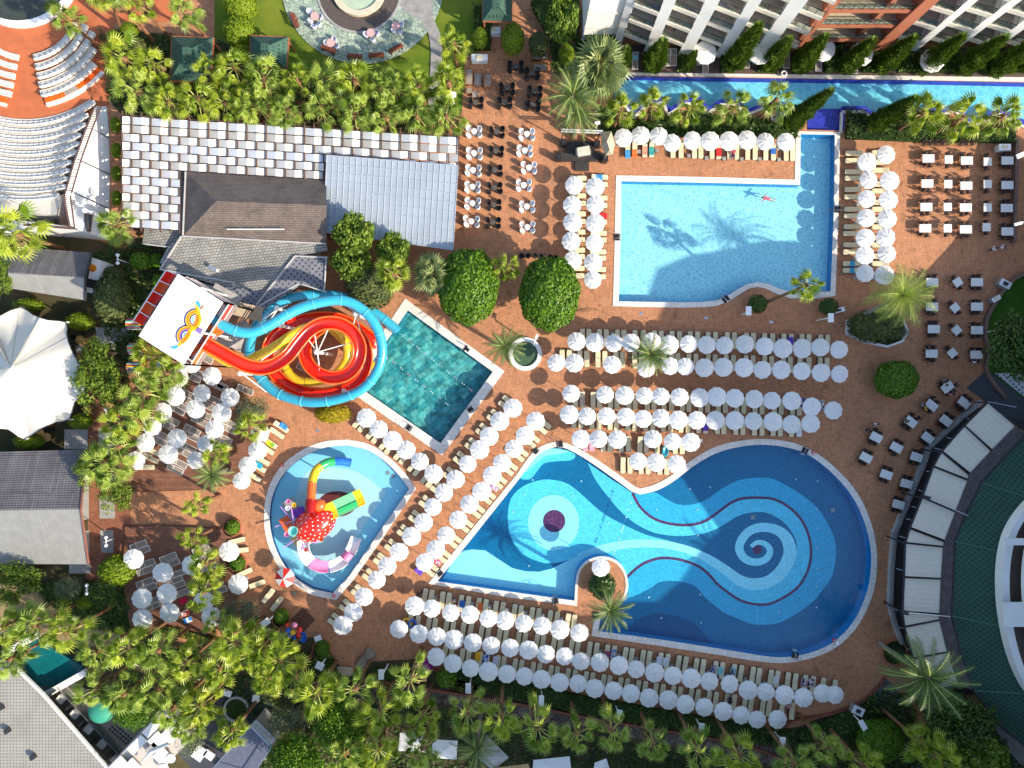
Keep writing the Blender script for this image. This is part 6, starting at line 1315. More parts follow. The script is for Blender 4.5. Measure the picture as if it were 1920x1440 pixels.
# rainbow barrels and small playground tubes left of the tower
for i, (px, py) in enumerate([(254,607),(257,654),(255,689)]):
    q = P(px, py, 1.2); t = thing('playground_tunnel', 'rainbow striped play tunnel, %s from the top beside the slide tower' % nth(i+1), 'play tunnel', (q.x,q.y,0), 'rainbow play tunnels'); cs = [m_red, m_yellow, m_blue, m_orange, m_purple, m_lime, m_white]; 
    for k in range(14):
        a0, a1 = math.pi*k/14, math.pi*(k+1)/14; MB().face([(q.x-.8,q.y+.68*math.cos(a0),1.2+.68*math.sin(a0)),(q.x+.8,q.y+.68*math.cos(a0),1.2+.68*math.sin(a0)),(q.x+.8,q.y+.68*math.cos(a1),1.2+.68*math.sin(a1)),(q.x-.8,q.y+.68*math.cos(a1),1.2+.68*math.sin(a1))]).build('stripe_panel', cs[(k+i) % 7], t)
    MB().lathe([(.1,0),(.1,.7)], 8, (q.x,q.y)).build('support', m_yellow, t)
for a, c, m, l, r in (((272,656,1.5),(288,660,1.2),m_yellow,'short yellow play tube beside the tower',.5),((268,672,1.2),(268,683,1.0),m_yellow,'yellow play box beside the tower',.45),((288,684,1.1),(318,686,.8),m_royal,'short blue play tube beside the tower',.35)):
    q = P(*a); t = thing('play_tube', l, 'play tube', (q.x,q.y,0)); MB().tube([P(*a), P(*c)], r, 12).build('tube', m, t, True); MB().beam((q.x,q.y,0),(q.x,q.y,1.0),.12).build('support', m_white, t)
# ------------------------------------------------------------------ kids castle: polka dot dome, slides, buckets
q = P(587,985,2.6); t = thing('water_playhouse', 'red polka dot play castle with coloured slides in the kids pool', 'water playground', (q.x,q.y,-.4)); WP = t
mb = MB(); n_, m_ = 28, 14; b = 0; cx, cy = q.x, q.y; ra = R(30)
for i in range(m_+1):
    ph = math.pi/2*i/m_
    for k in range(n_):
        a = 2*math.pi*k/n_; u, v = 2.6*math.sin(ph)*math.cos(a), 1.9*math.sin(ph)*math.sin(a)*(1-.12*math.cos(a)); mb.v.append((cx+u*math.cos(ra)-v*math.sin(ra), cy+u*math.sin(ra)+v*math.cos(ra), 1.6+1.9*math.cos(ph)))
for i in range(m_):
    for k in range(n_): k2 = (k+1) % n_; mb.f.append((i*n_+k,(i+1)*n_+k,(i+1)*n_+k2,i*n_+k2)); mb.m.append(0)
mb.build('dome', m_red, t, True)
md = MB(); drn = random.Random(2); ga = 2.39996
for k in range(95):
    z = 1-(k+.5)/95; ph = math.acos(z); a = k*ga; 
    def dp(ph, a):
        u, v = 2.61*math.sin(ph)*math.cos(a), 1.91*math.sin(ph)*math.sin(a)*(1-.12*math.cos(a)); return Vector((cx+u*math.cos(ra)-v*math.sin(ra), cy+u*math.sin(ra)+v*math.cos(ra), 1.6+1.91*math.cos(ph)))
    c = dp(ph, a); e1 = (dp(ph+.02, a)-c).normalized(); e2 = (dp(ph, a+.02)-c); e2 = e2.normalized() if e2.length > 1e-6 else Vector((0,1,0)); nn = e1.cross(e2).normalized(); nn = nn if nn.z > 0 else -nn; r = .085
    f = [c + nn*.015 + e1*r*math.cos(x)+e2*r*math.sin(x) for x in (0,.785,1.57,2.36,3.14,3.93,4.71,5.5)]
    if (f[1]-f[0]).cross(f[2]-f[0]).z < 0: f.reverse()
    md.face(f)
md.build('white_dots', m_white, t)
def seg(pts, m, r=.5, n=5, open_=False): 
    pp = path3(pts, n); o = MB()
    if open_: 
        pr = [(r*math.cos(math.pi*(1+k/8)), r*math.sin(math.pi*(1+k/8))*.8) for k in range(9)]; o.sweep(pp, pr+[(a*1.12, b_*1.1+.02) for a, b_ in reversed(pr)], True)
    else: o.tube(pp, r, 14)
    o.build('slide_section', m, t, True)
A_ = [(582,962,3.4),(582,950,3.3),(583,937,3.1),(584,921,2.8),(585,905,2.5),(588,893,2.2),(593,882,1.9),(602,873,1.6),(615,867,1.2),(628,865,.9),(640,865,.7),(657,868,.3)]
seg(A_[0:3], mat('dark red fibreglass', (.35,.01,.01), .3), .58); seg(A_[2:5], m_orange); seg(A_[4:8], m_yellow); seg(A_[7:10], m_green); seg(A_[9:], m_royal)
W2 = [(568,1016,2.6),(569,1030,2.4),(574,1044,2.2),(584,1055,2.0),(600,1062,1.7),(617,1063,1.4),(633,1058,1.1),(646,1049,.9),(656,1036,.7),(662,1024,.5),(668,1008,.3)]
seg(W2[0:4], m_white, .62, open_=True); seg(W2[3:6], m_pink, .62, open_=True); seg(W2[5:8], m_white, .62, open_=True); seg(W2[7:9], m_pink, .58); seg(W2[8:], m_white, .6, open_=True)
a, c = P(612,962,2.4), P(681,930,.15)
def flat(f0, f1, m):
    A, B_ = a.lerp(c, f0), a.lerp(c, f1); d_ = (B_-A).normalized(); s_ = Vector((-d_.y,d_.x,0)).normalized(); w_ = .92; o = MB(); h = .28; u = Vector((0,0,1))
    for y0, y1, z0, z1 in ((-w_,-.05,h,0),(-.05,.05,0,.0),(.05,w_,0,h)): o.face([A+s_*y0+u*z0, B_+s_*y0+u*z0, B_+s_*y1+u*z1, A+s_*y1+u*z1][::1])
    for s2 in (-1,1): o.beam(A+s_*s2*w_+u*h, B_+s_*s2*w_+u*h, .08)
    o.build('slide_section', m, t)
fy, fg, fl_ = mat('satin yellow slide', (.72,.45,.02), .75, .05, 1, spec=.1), mat('satin green slide', (.03,.38,.12), .75, .05, 1, spec=.1), mat('satin light green slide', (.14,.52,.22), .75, .05, 1, spec=.1)
flat(0,.26,fy); flat(.26,.80,fl_); flat(.80,1.0,fy)
MB().beam(a.lerp(c,.30)+Vector((.22,-.45,.16)), a.lerp(c,.80)+Vector((.22,-.45,.16)), .62, .03).build('slide_lane', fg, t)
MB().ball(tuple(P(597,947,2.6)), .9, 12, 8, (1,.8,.8)).build('slide_entry', m_orange, t, True)
for x, y, w_, l_, z, m, nm in ((562,962,1.4,1.2,2.0,m_purple,'purple_roof'),(572,1010,2.6,1.6,1.4,m_yellow,'platform'),(545,948,1.4,1.5,1.8,m_grey,'platform'),(585,1008,1.7,1.0,2.0,m_white,'platform'),(540,985,1.2,2.2,1.5,m_orange,'platform')):
    v = P(x, y, z); MB().box((v.x,v.y,z), (w_,l_,.2), R(30)).build(nm, m, t)
v = P(549,996,3.6); MB().lathe([(.3,2.5),(.52,3.5),(.56,3.6),(.50,3.6),(.3,3.1)], 16, (v.x,v.y)).build('bucket', mat('mint bucket', (.25,.68,.62), .4), t)
for x, y, z, m, r in ((540,940,3.2,m_pink,.26),(551,947,3.0,m_yellow,.26),(539,953,3.1,m_white,.28),(602,1011,2.6,m_orange,.26),(537,1002,2.8,m_pink,.3),(573,1032,2.2,m_red,.18)):
    v = P(x, y, z); MB().lathe([(r*.6,z-.5),(r,z),(r*.8,z),(r*.5,z-.2)], 12, (v.x,v.y)).build('small_bucket', m, t)
mb = MB()
for a_, b_ in (((515,988,2.8),(545,978,2.6)),((530,1028,2.6),(560,1008,2.2)),((585,1018,2.4),(622,978,2.4)),((590,1020,2.3),(626,982,2.3)),((545,945,2.8),(552,985,2.4)),((526,950,2.0),(548,975,2.0)),((570,1020,2.2),(565,1034,2.0))): mb.beam(P(*a_), P(*b_), .10)
mb.build('play_rail', mat('lilac tube rail', (.55,.25,.6), .35), t); mb = MB()
for x, y in ((560,962),(575,1010),(545,948),(600,985),(570,975),(590,960),(560,1000)): v = P(x, y, 1.5); mb.beam((v.x,v.y,-.5),(v.x,v.y,1.8),.14)
for x, y, z in ((583,930,2.9),(590,888,2.0),(640,865,.6),(600,1062,1.2),(650,1045,.6),(655,944,.7)): v = P(x, y, z); mb.beam((v.x,v.y,-.5),(v.x,v.y,z-.3),.12)
mb.build('support_post', m_white, t)
# ------------------------------------------------------------------ amphitheatre
m_seat = mat('white plastic seat', (.80,.75,.68), .5, .06, 2); m_tier = mat('grey white tier concrete', (.60,.55,.48), .85, .12, 1.5)
t = thing('theatre_seat', 'x', 'seat'); MB().box((0,0,.40),(.60,.52,.10)).build('seat', m_seat, t); MB().box((0,-.27,.60),(.60,.10,.42)).build('backrest', m_seat, t); PS = Proto(t)
AC = (50,10)
tu = thing('seating_tier', 'curved upper white seat platforms below the round stage', 'seating tier', tuple(P(*AC)))
tl = thing('seating_tier', 'stepped lower amphitheatre with white walls and brown railing', 'seating tier', tuple(P(60,400)))
def onarc(r, a, z=0): return P(AC[0]+r*math.cos(R(a)), AC[1]+r*math.sin(R(a)), z)
for k, r in enumerate((100,118,136,153,170)):
    z = .04*k; step = math.degrees(10.6/r)
    for side in (0,1):
        a = 78 if side == 0 else 101; i = 0
        mb = MB(); A0 = []; lim = 14 if side == 0 else 190
        while True:
            x, y = AC[0]+r*math.cos(R(a)), AC[1]+r*math.sin(R(a))
            if side == 0 and (x > 180 or a < 20): break
            if side == 1 and (x < -12 or a > 175): break
            i += 1; v = onarc(r, a, z+.4); PS.place((v.x,v.y,z), -R(a)+math.pi/2, (.92,1.05,1), 'white seat, %s from the aisle, %s %s curved row from the stage' % (nth(i), 'right' if side == 0 else 'left', nth(k+1)), 'amphitheatre seats'); A0.append(a)
            a += -step if side == 0 else step
        if A0:
            aa = [A0[0]+(.5*step if side == 0 else -.5*step)]+A0[1:-1]+[A0[-1]-(.5*step if side == 0 else -.5*step)]
            for b0, b1 in zip(aa[:-1], aa[1:]):
                mb.prism([tuple(onarc(rr_, b_)[:2]) for rr_, b_ in ((r-5,b0),(r+5.5,b0),(r+5.5,b1),(r-5,b1))], 0, z+.3)
            mb.build('platform', m_tier, tu)
for side, angs in ((0, (78,66,58,50,41)), (1, (101,110,118,126))):
    for i in range(len(angs)-1):
        b0, b1 = angs[i], angs[i+1]; t = thing('orange_sofa' if i != 1 else 'grey_sofa', ('orange' if i != 1 else 'grey')+' cushioned sofa, %s from the aisle on the %s back row' % (nth(i+1), 'right' if side == 0 else 'left'), 'sofa', tuple(onarc(186,(b0+b1)/2)), 'sofas of the back row')
        n = 4; mc = MB(); mf = MB()
        for j in range(n):
            c0, c1 = b0+(b1-b0)*(j+.04)/n, b0+(b1-b0)*(j+.96)/n; mc.prism([tuple(onarc(rr_, b_)[:2]) for rr_, b_ in ((177,c0),(189,c0),(189,c1),(177,c1))], .25, .4)
            mf.prism([tuple(onarc(rr_, b_)[:2]) for rr_, b_ in ((189,b0+(b1-b0)*j/n),(195,b0+(b1-b0)*j/n),(195,b0+(b1-b0)*(j+1)/n),(189,b0+(b1-b0)*(j+1)/n))], 0, .32)
        mc.build('cushion', bpy.data.materials.get('orange cushion') or mat('orange cushion', (.85,.12,.01), .8, .1) if i != 1 else m_grey, t); mf.build('back_frame', m_seat, t)
sr = 0
def xlim(y): return 178 - (y-200)*(178-122)/162.0
for k in range(11):
    r = 222+14*k; z = .38*k; mb = MB(); step = math.degrees(10.4/r)
    a = 140.0 if r > 0 else 0; a = 104 + (r < 260)*8; prev = None; i = 0; last = None
    while a > 20:
        x, y = AC[0]+r*math.cos(R(a)), AC[1]+r*math.sin(R(a))
        if x > xlim(y)-4: break
        if x > -12:
            i += 1; v = onarc(r, a, z+.4); PS.place((v.x,v.y,z), -R(a)+math.pi/2, (.84,.95,1), 'white seat, %s from the left in the %s stepped row' % (nth(i), nth(k+1)), 'amphitheatre seats')
        if prev is not None: mb.prism([tuple(P(AC[0]+rr_*math.cos(R(b_)), AC[1]+rr_*math.sin(R(b_)), z)[:2]) for rr_, b_ in ((r-8,prev),(r+6,prev),(r+6,a),(r-8,a))], 0, z+.16)
        prev = a; a -= step
    mb.build('step', m_tier, tl)
pts = [(-20,365),(40,372),(90,362),(120,368),(104,402),(-20,404)]
MB().prism([tuple(P(x,y,4.2)[:2]) for x, y in pts], 0, 4.2).build('landing', mat('beige platform', (.58,.54,.48), .8, .08), tl)
A = [(178,199,.6),(160,244,1.8),(140,300,3.2),(122,362,4.4),(128,424,4.6)]; B_ = [(200,199,0),(204,250,0),(206,320,0),(205,400,0),(203,450,0)]
mb = MB()
for i in range(4): mb.face([P(*A[i]), P(*A[i+1]), P(*B_[i+1]), P(*B_[i])][::1])
mb.face([P(-20,404,4.2), P(-20,445,0), P(60,440,0), P(203,450,0), P(128,424,4.6)])
mb.build('outer_wall', m_white, tl)
mb = MB()
for s_ in (-1,1):
    for i in range(3): a, c = P(A[i][0]+s_*6+6,A[i][1],A[i][2]+1.0), P(A[i+1][0]+s_*6+6,A[i+1][1],A[i+1][2]+1.0); mb.beam(a, c, .12)
for i in range(4):
    n = 14 if i < 3 else 0
    for j in range(n):
        f = j/n; v = Vector(A[i]).lerp(Vector(A[i+1]), f); mb.beam(P(v.x,v.y,v.z+1.0), P(v.x+12,v.y,v.z+1.0), .07)
for j in range(16): f = j/16; mb.beam(P(110+f*2,366+f*56,5.2), P(140,368+f*62,5.2), .06)
mb.beam(P(118,364,5.3),P(132,430,5.3),.14); mb.beam(P(132,368,5.3),P(140,428,5.3),.12); mb.beam(P(45,421,5.2),P(140,428,5.2),.25); mb.build('railing', mat('brown railing', (.13,.075,.065), .6, .15), tl)
mb = MB()
for a, c in (((180,245,1.6),(206,260,.2)),((152,302,3.2),(208,328,.2)),((140,362,4.5),(206,392,.3)),((70,425,4.0),(138,451,.3)),((132,426,4.6),(180,441,.4))): mb.beam(P(*a)+Vector((0,0,.1)), P(*c)+Vector((0,0,.1)), .12)
mb.build('downpipe', m_darkm, tl)
v = P(163,417,2.6); MB().box((v.x,v.y,2.55),(.75,1.7,.12),R(-8)).build('window', m_glassw, tl); MB().box((v.x,v.y,2.50),(.95,1.95,.14),R(-8)).build('window_frame', m_timber, tl)
# round stage at the top left
q = P(40,-62); t = thing('stage', 'dark round stage with white rim at the top left corner', 'stage', (q.x,q.y,0)); MB().lathe([(6.6,0),(6.6,.5),(.01,.5)], 64, (q.x,q.y)).build('stage_floor', mat('dark green stage floor', (.045,.055,.045), .6, .3, .6), t)
mb = MB(); mb.lathe([(6.6,.5),(6.6,.62),(7.25,.62),(7.25,0)], 64, (q.x,q.y), False)
for i, f in enumerate(mb.f): mb.f[i] = tuple(reversed(f))
mb.build('stage_rim', m_stucco, t)
# ------------------------------------------------------------------ pavilions, cottages, tent
m_gtile = dotted('green pavilion tile', (.055,.115,.085), (.025,.06,.045), .42); m_rtrim = mat('orange brown timber trim', (.32,.11,.05), .6, .2)
def pavilion(c4, apex, label, h0=3.0, h1=5.0):
    q = PP(c4, h0); a = P(apex[0], apex[1], h1); t = thing('pavilion', label, 'pavilion', (a.x,a.y,0), 'green roofed pavilions'); mb = MB()
    for i in range(4): f = [q[i], q[(i+1)%4], a]; mb.face(f if (f[1]-f[0]).cross(f[2]-f[0]).z > 0 else f[::-1])
    mb.build('roof', m_gtile, t); mb = MB(); mr = MB()
    for i in range(4): mb.beam(q[i]+Vector((0,0,-.08)), q[(i+1)%4]+Vector((0,0,-.08)), .16, .22); mr.beam(q[i]+Vector((0,0,.04)), a+Vector((0,0,.04)), .12, .08)
    mb.build('eave_trim', m_rtrim, t); mr.build('ridge_cap', bpy.data.materials['green ridge tile'], t)
    mb = MB(); MB().box((a.x,a.y,h1+.05), (.8,.8,.35)).build('roof_lantern', m_gtile, t)
    for v in q: v2 = v.lerp(Vector((a.x,a.y,h0)), .1); mb.beam((v2.x,v2.y,0),(v2.x,v2.y,h0-.1),.18)
    mb.build('post', m_rtrim, t)
pavilion([(322,68),(400,71),(394,155),(320,151)], (350,97), 'green tiled square pavilion, left one of the upper palm rows'); pavilion([(470,67),(541,70),(537,128),(468,124)], (497,90), 'green tiled square pavilion on the lawn, right of the clipped bushes'); pavilion([(904,-20),(960,-20),(959,41),(905,39)], (930,4), 'small green pavilion at the top of the brick walk', 3.0, 5.2)
def ribs(name, c4, n, m, t, lip=.10):
    """c4: eave-left, eave-right, ridge-right, ridge-left with heights; n overlapping courses"""
    a, b, c, d_ = [P(*p_) for p_ in c4]; mb = MB()
    for i in range(n):
        f0, f1 = i/n, (i+1)/n; e = [a.lerp(d_, f0), b.lerp(c, f0), b.lerp(c, f1), a.lerp(d_, f1)]; e[0].z += lip; e[1].z += lip
        if (e[1]-e[0]).cross(e[2]-e[0]).z < 0: e.reverse()
        mb.face(e); g0, g1 = a.lerp(d_, f0), b.lerp(c, f0); mb.face([g0, g1, g1+Vector((0,0,lip)), g0+Vector((0,0,lip))])
    return mb.build(name, m, t)
m_rt1 = shingle('dark grey roof tile', (.15,.14,.145), (.19,.18,.185), .35, 4, dot=(.10,.095,.10)); m_rt2 = tiled('pale grey standing seam', ((.27,.27,.25),(.30,.29,.27)), .22, 30, (.19,.19,.18), ms=.03, nz=.12, rough=.7, off=0)
t = thing('cottage', 'long cottage with dark upper and pale lower roof slope at the left edge', 'building', tuple(P(80,950)))
ribs('upper_roof', [(-25,848,3.2),(162,843,3.2),(152,955,5.4),(-25,958,5.4)], 26, m_rt1, t, .09); ribs('lower_roof', [(-25,1057,3.2),(166,1058,3.2),(152,955,5.4),(-25,958,5.4)], 3, m_rt2, t, .03)
MB().prism(xy([(-30,862),(150,858),(152,1040),(-30,1040)]), 0, 3).build('wall', m_conc, t); mb = MB(); mb.beam(P(162,843,3.3),P(152,955,5.5),.16); mb.beam(P(152,955,5.5),P(166,1058,3.3),.16); mb.build('verge_trim', mat('red brown verge', (.25,.10,.07), .7), t)
t = thing('cottage', 'small grey tiled cottage above the white tent', 'building', tuple(P(90,520)))
ribs('upper_roof', [(20,463,3.2),(172,474,3.2),(160,521,4.8),(15,512,4.8)], 14, m_rt1, t, .09); ribs('lower_roof', [(15,540,3.4),(160,563,3.2),(160,521,4.8),(15,512,4.8)], 3, m_rt2, t, .03)
MB().prism(xy([(20,470),(160,480),(150,545),(20,530)]), 0, 3).build('wall', m_conc, t); mb = MB(); mb.beam(P(172,474,3.3),P(160,521,4.9),.18); mb.beam(P(160,521,4.9),P(160,563,3.3),.18); mb.build('verge_trim', m_darkm, t)
t = thing('kiosk', 'small white kiosk with a round orange smiling face beside the grey cottage', 'kiosk', tuple(P(174,515)))
z = 2.6; MB().prism([tuple(v[:2]) for v in PP([(173,483),(190,490),(181,552),(160,547)], z)], 0, z).build('kiosk_body', m_stucco, t); v = P(174,503,z+.02)
MB().lathe([(.42,z),(.42,z+.05)], 24, (v.x,v.y)).build('face_disc', mat('orange disc', (.80,.28,.01), .5), t); mb = MB()
for dx in (-.14,.14): mb.box((v.x+dx,v.y+.1,z+.06),(.08,.12,.02))
for k in range(9): a = R(200+140*k/8); mb.box((v.x+.27*math.cos(a),v.y+.02+.27*math.sin(a),z+.06),(.09,.06,.02),a+R(90))
mb.build('face_marks', m_timber, t); v = P(172,532,z); MB().box((v.x,v.y,z+.03),(1.3,1.0,.05),R(-12)).build('roof_hatch', m_darkm, t)
# tensile tent
t = thing('tent', 'large white tensile tent with pointed corners at the left edge', 'tent', tuple(P(60,690)))
bo = [(-60,560),(-20,610),(0,592),(38,576),(62,590),(90,600),(124,604),(125,625),(130,645),(140,668),(153,690),(160,712),(158,735),(140,755),(130,786),(105,792),(75,805),(45,824),(25,812),(0,804),(-60,830),(-120,700)]
bo = sp2([(a,b,0) for a,b in bo], 2, True); hz = []
for x, y, *_ in bo: dmin = min(math.hypot(x-a, y-b) for a, b in ((38,576),(124,604),(130,788),(45,824))); hz.append(2.6 + min(1.6, dmin/30))
mb = MB(); cpt = (20,690); NR = 14
for i in range(NR+1):
    f = i/NR
    for (x, y, *_), h in zip(bo, hz):
        xx, yy = cpt[0]+(x-cpt[0])*f, cpt[1]+(y-cpt[1])*f; zz = h + (9.0-h)*(1-f)**1.7 ; mb.v.append(tuple(P(xx, yy, zz)))
n = len(bo)
for i in range(NR):
    for k in range(n): k2 = (k+1) % n; mb.f.append((i*n+k, i*n+k2, (i+1)*n+k2, (i+1)*n+k)); mb.m.append(0)
mb.build('canopy', mat('white tent membrane', (.66,.62,.54), .6, .04, .5), t, True); ms = MB()
for k in range(0, n, 3):
    pv = [Vector(mb.v[i*n+k]) + Vector((0,0,.03)) for i in range(1, NR+1)]
    for a, b in zip(pv[:-1], pv[1:]): ms.beam(a, b, .06, .03)
ms.build('seam', mat('tent seam', (.50,.47,.42), .7), t)
mb = MB()
for x, y, h in ((38,576,2.6),(124,604,2.6),(130,787,2.6),(45,823,2.6)): v = P(x, y, h); mb.beam((v.x,v.y,0),(v.x,v.y,h),.14)
v = P(20,690,8.8); mb.beam((v.x,v.y,0),(v.x,v.y,8.8),.3); mb.build('mast', m_white, t)
mb = MB(); mb.sweep([Vector(mb2) for mb2 in [tuple(P(x,y,h)) for (x,y,*_),h in zip(bo,hz)]+[tuple(P(bo[0][0],bo[0][1],hz[0]))]], [(.06,0),(0,.06),(-.06,0),(0,-.06)], True); mb.build('edge_cable', m_darkm, t)
for i, (px, py) in enumerate([(150,637),(205,757),(163,768),(88,820),(75,812)]):
    v = P(px, py, .7); tt = thing('garden_table', 'round straw coloured garden table, %s' % ['right of the tent tip','left of the double lamp','below the tent at the right','beside the lowest clipped bush','half under the lowest tent tip'][i], 'table', (v.x,v.y,0), 'straw garden tables'); MB().lathe([(.08,0),(.08,.68),(.5,.70),(.5,.74),(.1,.80)], 20, (v.x,v.y)).build('tabletop', bpy.data.materials.get('straw') or mat('straw', (.50,.30,.10), .8, .2, 6), tt)
    for j, (dx, dy) in enumerate(((-.8,.3),(.3,.85))): PTb.place((v.x+dx,v.y+dy,0), math.atan2(dy,dx)-math.pi/2, 1, 'dark chair, %s one at the straw table %s' % (('left','upper')[j], ['right of the tent tip','left of the double lamp','below the tent','beside the lowest clipped bush','half under the tent tip'][i]), 'bistro chairs')
# ------------------------------------------------------------------ lower left building
t = thing('hotel_building', 'building with beige dotted roof and glass balconies at the lower left', 'building', tuple(P(100,1380)))
z = 3.6; m_broof = dotted('beige dotted roof tile', (.34,.32,.275), (.17,.165,.15), .36, R(0)); MB().prism([tuple(v[:2]) for v in PP([(-60,1250),(32,1253),(80,1300),(205,1442),(260,1510),(-60,1510)], z)], z-.3, z).build('roof', m_broof, t); MB().prism([tuple(v[:2]) for v in PP([(-100,1250),(-15,1265),(35,1318),(150,1455),(205,1520),(-60,1520)], z)], 0, z-.3).build('wall', m_stucco, t)
mb = MB(); 
for a, c in (((32,1253),(80,1300)),((80,1300),(215,1455))): mb.beam(P(a[0],a[1],z), P(c[0],c[1],z), .25, .3)
mb.build('gutter', m_stucco, t)
MB().prism(xy([(40,1275),(108,1290),(245,1440),(195,1490)]), 0, .3).build('balcony_floor', mat('balcony dark floor', (.16,.15,.13), .7, .2), t)
for i in range(5):
    f = i/5; a, c = Vector((88+135*f, 1308+150*f)), Vector((108+130*f,1292+145*f)); MB().beam(P(a.x,a.y,1.0), P(c.x,c.y,1.0), .12, 1.4).build('balcony_divider', m_darkm, t)
    v = P(104+128*f+9, 1312+142*f, .8); MB().box((v.x,v.y,.6), (.9,.7,.5), R(-40)).build('balcony_table', m_stucco if i % 2 else m_white, t)
a, c = P(108,1290,1.3), P(245,1440,1.3); MB().face([a, c, c-Vector((0,0,1)), a-Vector((0,0,1))]).build('balcony_glass', m_glass, t); MB().beam(a, c, .08).build('balcony_rail', m_metal, t)
for i, (x, y) in enumerate(((17,1368),(65,1417),(5,1325))): v = P(x, y, z); MB().box((v.x,v.y,z+.25),(.5,.5,.5),R(30)).build('roof_vent', m_darkm, t)
sheet('courtyard_floor', [(108,1290),(135,1275),(260,1350),(300,1370),(250,1440),(235,1440)], mat('beige courtyard', (.36,.30,.24), .8, .12), .1)
sheet('courtyard_floor', [(330,1300),(480,1290),(520,1330),(520,1380),(480,1440),(400,1480),(320,1400)], mat('slate courtyard', (.05,.055,.065), .6, .2), .08)
t = thing('pool_wall', 'white wall between teal pool and beige roofed building', 'wall', tuple(P(120,1285))); mb = MB(); mb.beam(P(80,1306,1),P(162,1260,1),.75,.5); mb.beam(P(8,1225,1),P(72,1190,1),.75,.5); mb.build('wall', m_stucco, t)
v = P(182,1338,3.2); t = thing('dome_parasol', 'green dome shaped parasol in the lower left courtyard', 'parasol', (v.x,v.y,0)); mb = MB(); 
pr = [(1.5*math.sin(R(a)), 2.3+1.0*math.cos(R(a))) for a in range(88,1,-12)]; mb.lathe(pr, 18, (v.x,v.y)); o = mb.build('canopy', mat('green canvas', (.04,.28,.18), .6, .1), t, True); MB().lathe([(.05,0),(.05,3.2)], 8, (v.x,v.y)).build('pole', m_darkm, t)
v = P(226,1376,.1); t = thing('giant_chess', 'black and white ground grille pattern in the lower left courtyard', 'ground grille', (v.x,v.y,.11)); mb = MB()
for i in range(7):
    for j in range(3): mb.box((v.x+(i-3)*.42*.75+(j-1)*.3, v.y-(i-3)*.42*.65+(j-1)*.3, .13), (.26,.16,.06), R(-40))
mb.build('grille_bars', m_black, t)
# white terrace with sun beds at the bottom
tw = thing('roof_terrace', 'white roof terrace with plunge pool railings and white beds at the lower left', 'terrace', tuple(P(290,1400)))
z = 4.0; MB().prism([tuple(v[:2]) for v in PP([(205,1440),(300,1330),(355,1375),(345,1400),(300,1445),(240,1500)], z)], 0, z).build('terrace_floor', mat('pale terrace floor', (.55,.50,.44), .7, .08), tw)
mb = MB()
for pts in (((200,1442),(303,1332)),((303,1332),(356,1372)),((302,1332),(230,1412))): mb.beam(P(pts[0][0],pts[0][1],z+.9), P(pts[1][0],pts[1][1],z+.9), .08)
mb.build('railing', m_metal, tw)
for i, (x, y, w_, l_, a, m) in enumerate([(288,1362,1.0,2.0,-45,m_white),(262,1392,1.0,2.2,-45,m_white),(225,1430,1.0,2.0,-45,m_white),(250,1435,1.4,1.8,-45,m_white),(300,1385,1.6,1.6,-45,m_stucco),(325,1372,1.5,1.5,-45,m_stucco),(310,1415,1.8,1.5,-45,m_stucco),(290,1400,.9,1.4,-45,m_conc)]):
    v = P(x, y, z); tt = thing('day_bed', 'white day bed, %s of the white roof terrace' % nth(i+1), 'day bed', (v.x,v.y,z), 'white day beds'); MB().box((v.x,v.y,z+.3), (w_*.9,l_*.9,.3), R(a)).build('base', m_grey, tt); MB().box((v.x,v.y,z+.5), (w_,l_,.12), R(a)).build('mattress', m, tt)
v = P(293,1405,z+2.5); tt = thing('closed_parasol', 'closed white parasol lying across the lower left terrace', 'parasol', (v.x,v.y,z)); MB().tube([P(265,1430,z+.6),P(285,1408,z+1.6),P(318,1393,z+2.4)], .28, 10, [.3,1,.6]).build('canopy', m_fabric, tt, True)
for i, (x, y) in enumerate(((327,1372),(320,1423),(307,1441))): v = P(x, y, z+.7); tt = thing('side_table', 'round white table, %s on the lower left roof terrace' % nth(i+1), 'table', (v.x,v.y,z), 'terrace side tables'); MB().lathe([(.1,z),(.1,z+.6),(.5,z+.62),(.5,z+.66)], 20, (v.x,v.y)).build('tabletop', m_wch, tt)
for i, pts in enumerate(([(400,1440),(470,1360),(510,1400),(470,1460)],[(480,1350),(515,1385),(505,1398),(470,1362)])):
    tt = thing('terrace_box', ('blue glass framed' if i == 0 else 'small grey')+' terrace corner at the lower edge beside the green trees', 'terrace', tuple(P(pts[0][0],pts[0][1]))); MB().prism([tuple(v[:2]) for v in PP(pts, 3)], 0, 3).build('terrace_floor', m_conc if i else mat('slate blue floor', (.12,.13,.18), .5, .2), tt); mb = MB()
    for a, c in zip(pts, pts[1:]+pts[:1]): mb.beam(P(a[0],a[1],3.8), P(c[0],c[1],3.8), .09)
    mb.build('railing', m_metal, tt)
for i, (px, py, w_, l_, a) in enumerate([(372,1415,1.3,1.6,-35),(390,1418,1.2,.9,-35),(418,1443,1.2,.9,-35),(425,1302,.9,.7,-20),(478,1312,.8,.8,-10),(432,1412,1.4,1,-35)]):
    v = P(px, py, .8); tt = thing('day_bed', 'pale bed among the lower left palms, %s' % ['left one near the white terrace','next to the terrace corner','at the lower edge','upper one under the palms','right one under the palms','beside the corner railing'][i], 'day bed', (v.x,v.y,0), 'pale beds under the palms'); MB().box((v.x,v.y,.3), (w_*.9,l_*.9,.3), R(a)).build('base', m_grey, tt); MB().box((v.x,v.y,.52), (w_,l_,.12), R(a)).build('mattress', m_white, tt)
v = P(443,1330,.4); tt = thing('round_planter', 'round stone planter ring under the lower palms', 'planter', (v.x,v.y,0)); mb = MB(); mb.lathe([(1.25,.0),(1.25,.5),(1.5,.5),(1.5,0)], 30, (v.x,v.y), False)
for i, f in enumerate(mb.f): mb.f[i] = tuple(reversed(f))
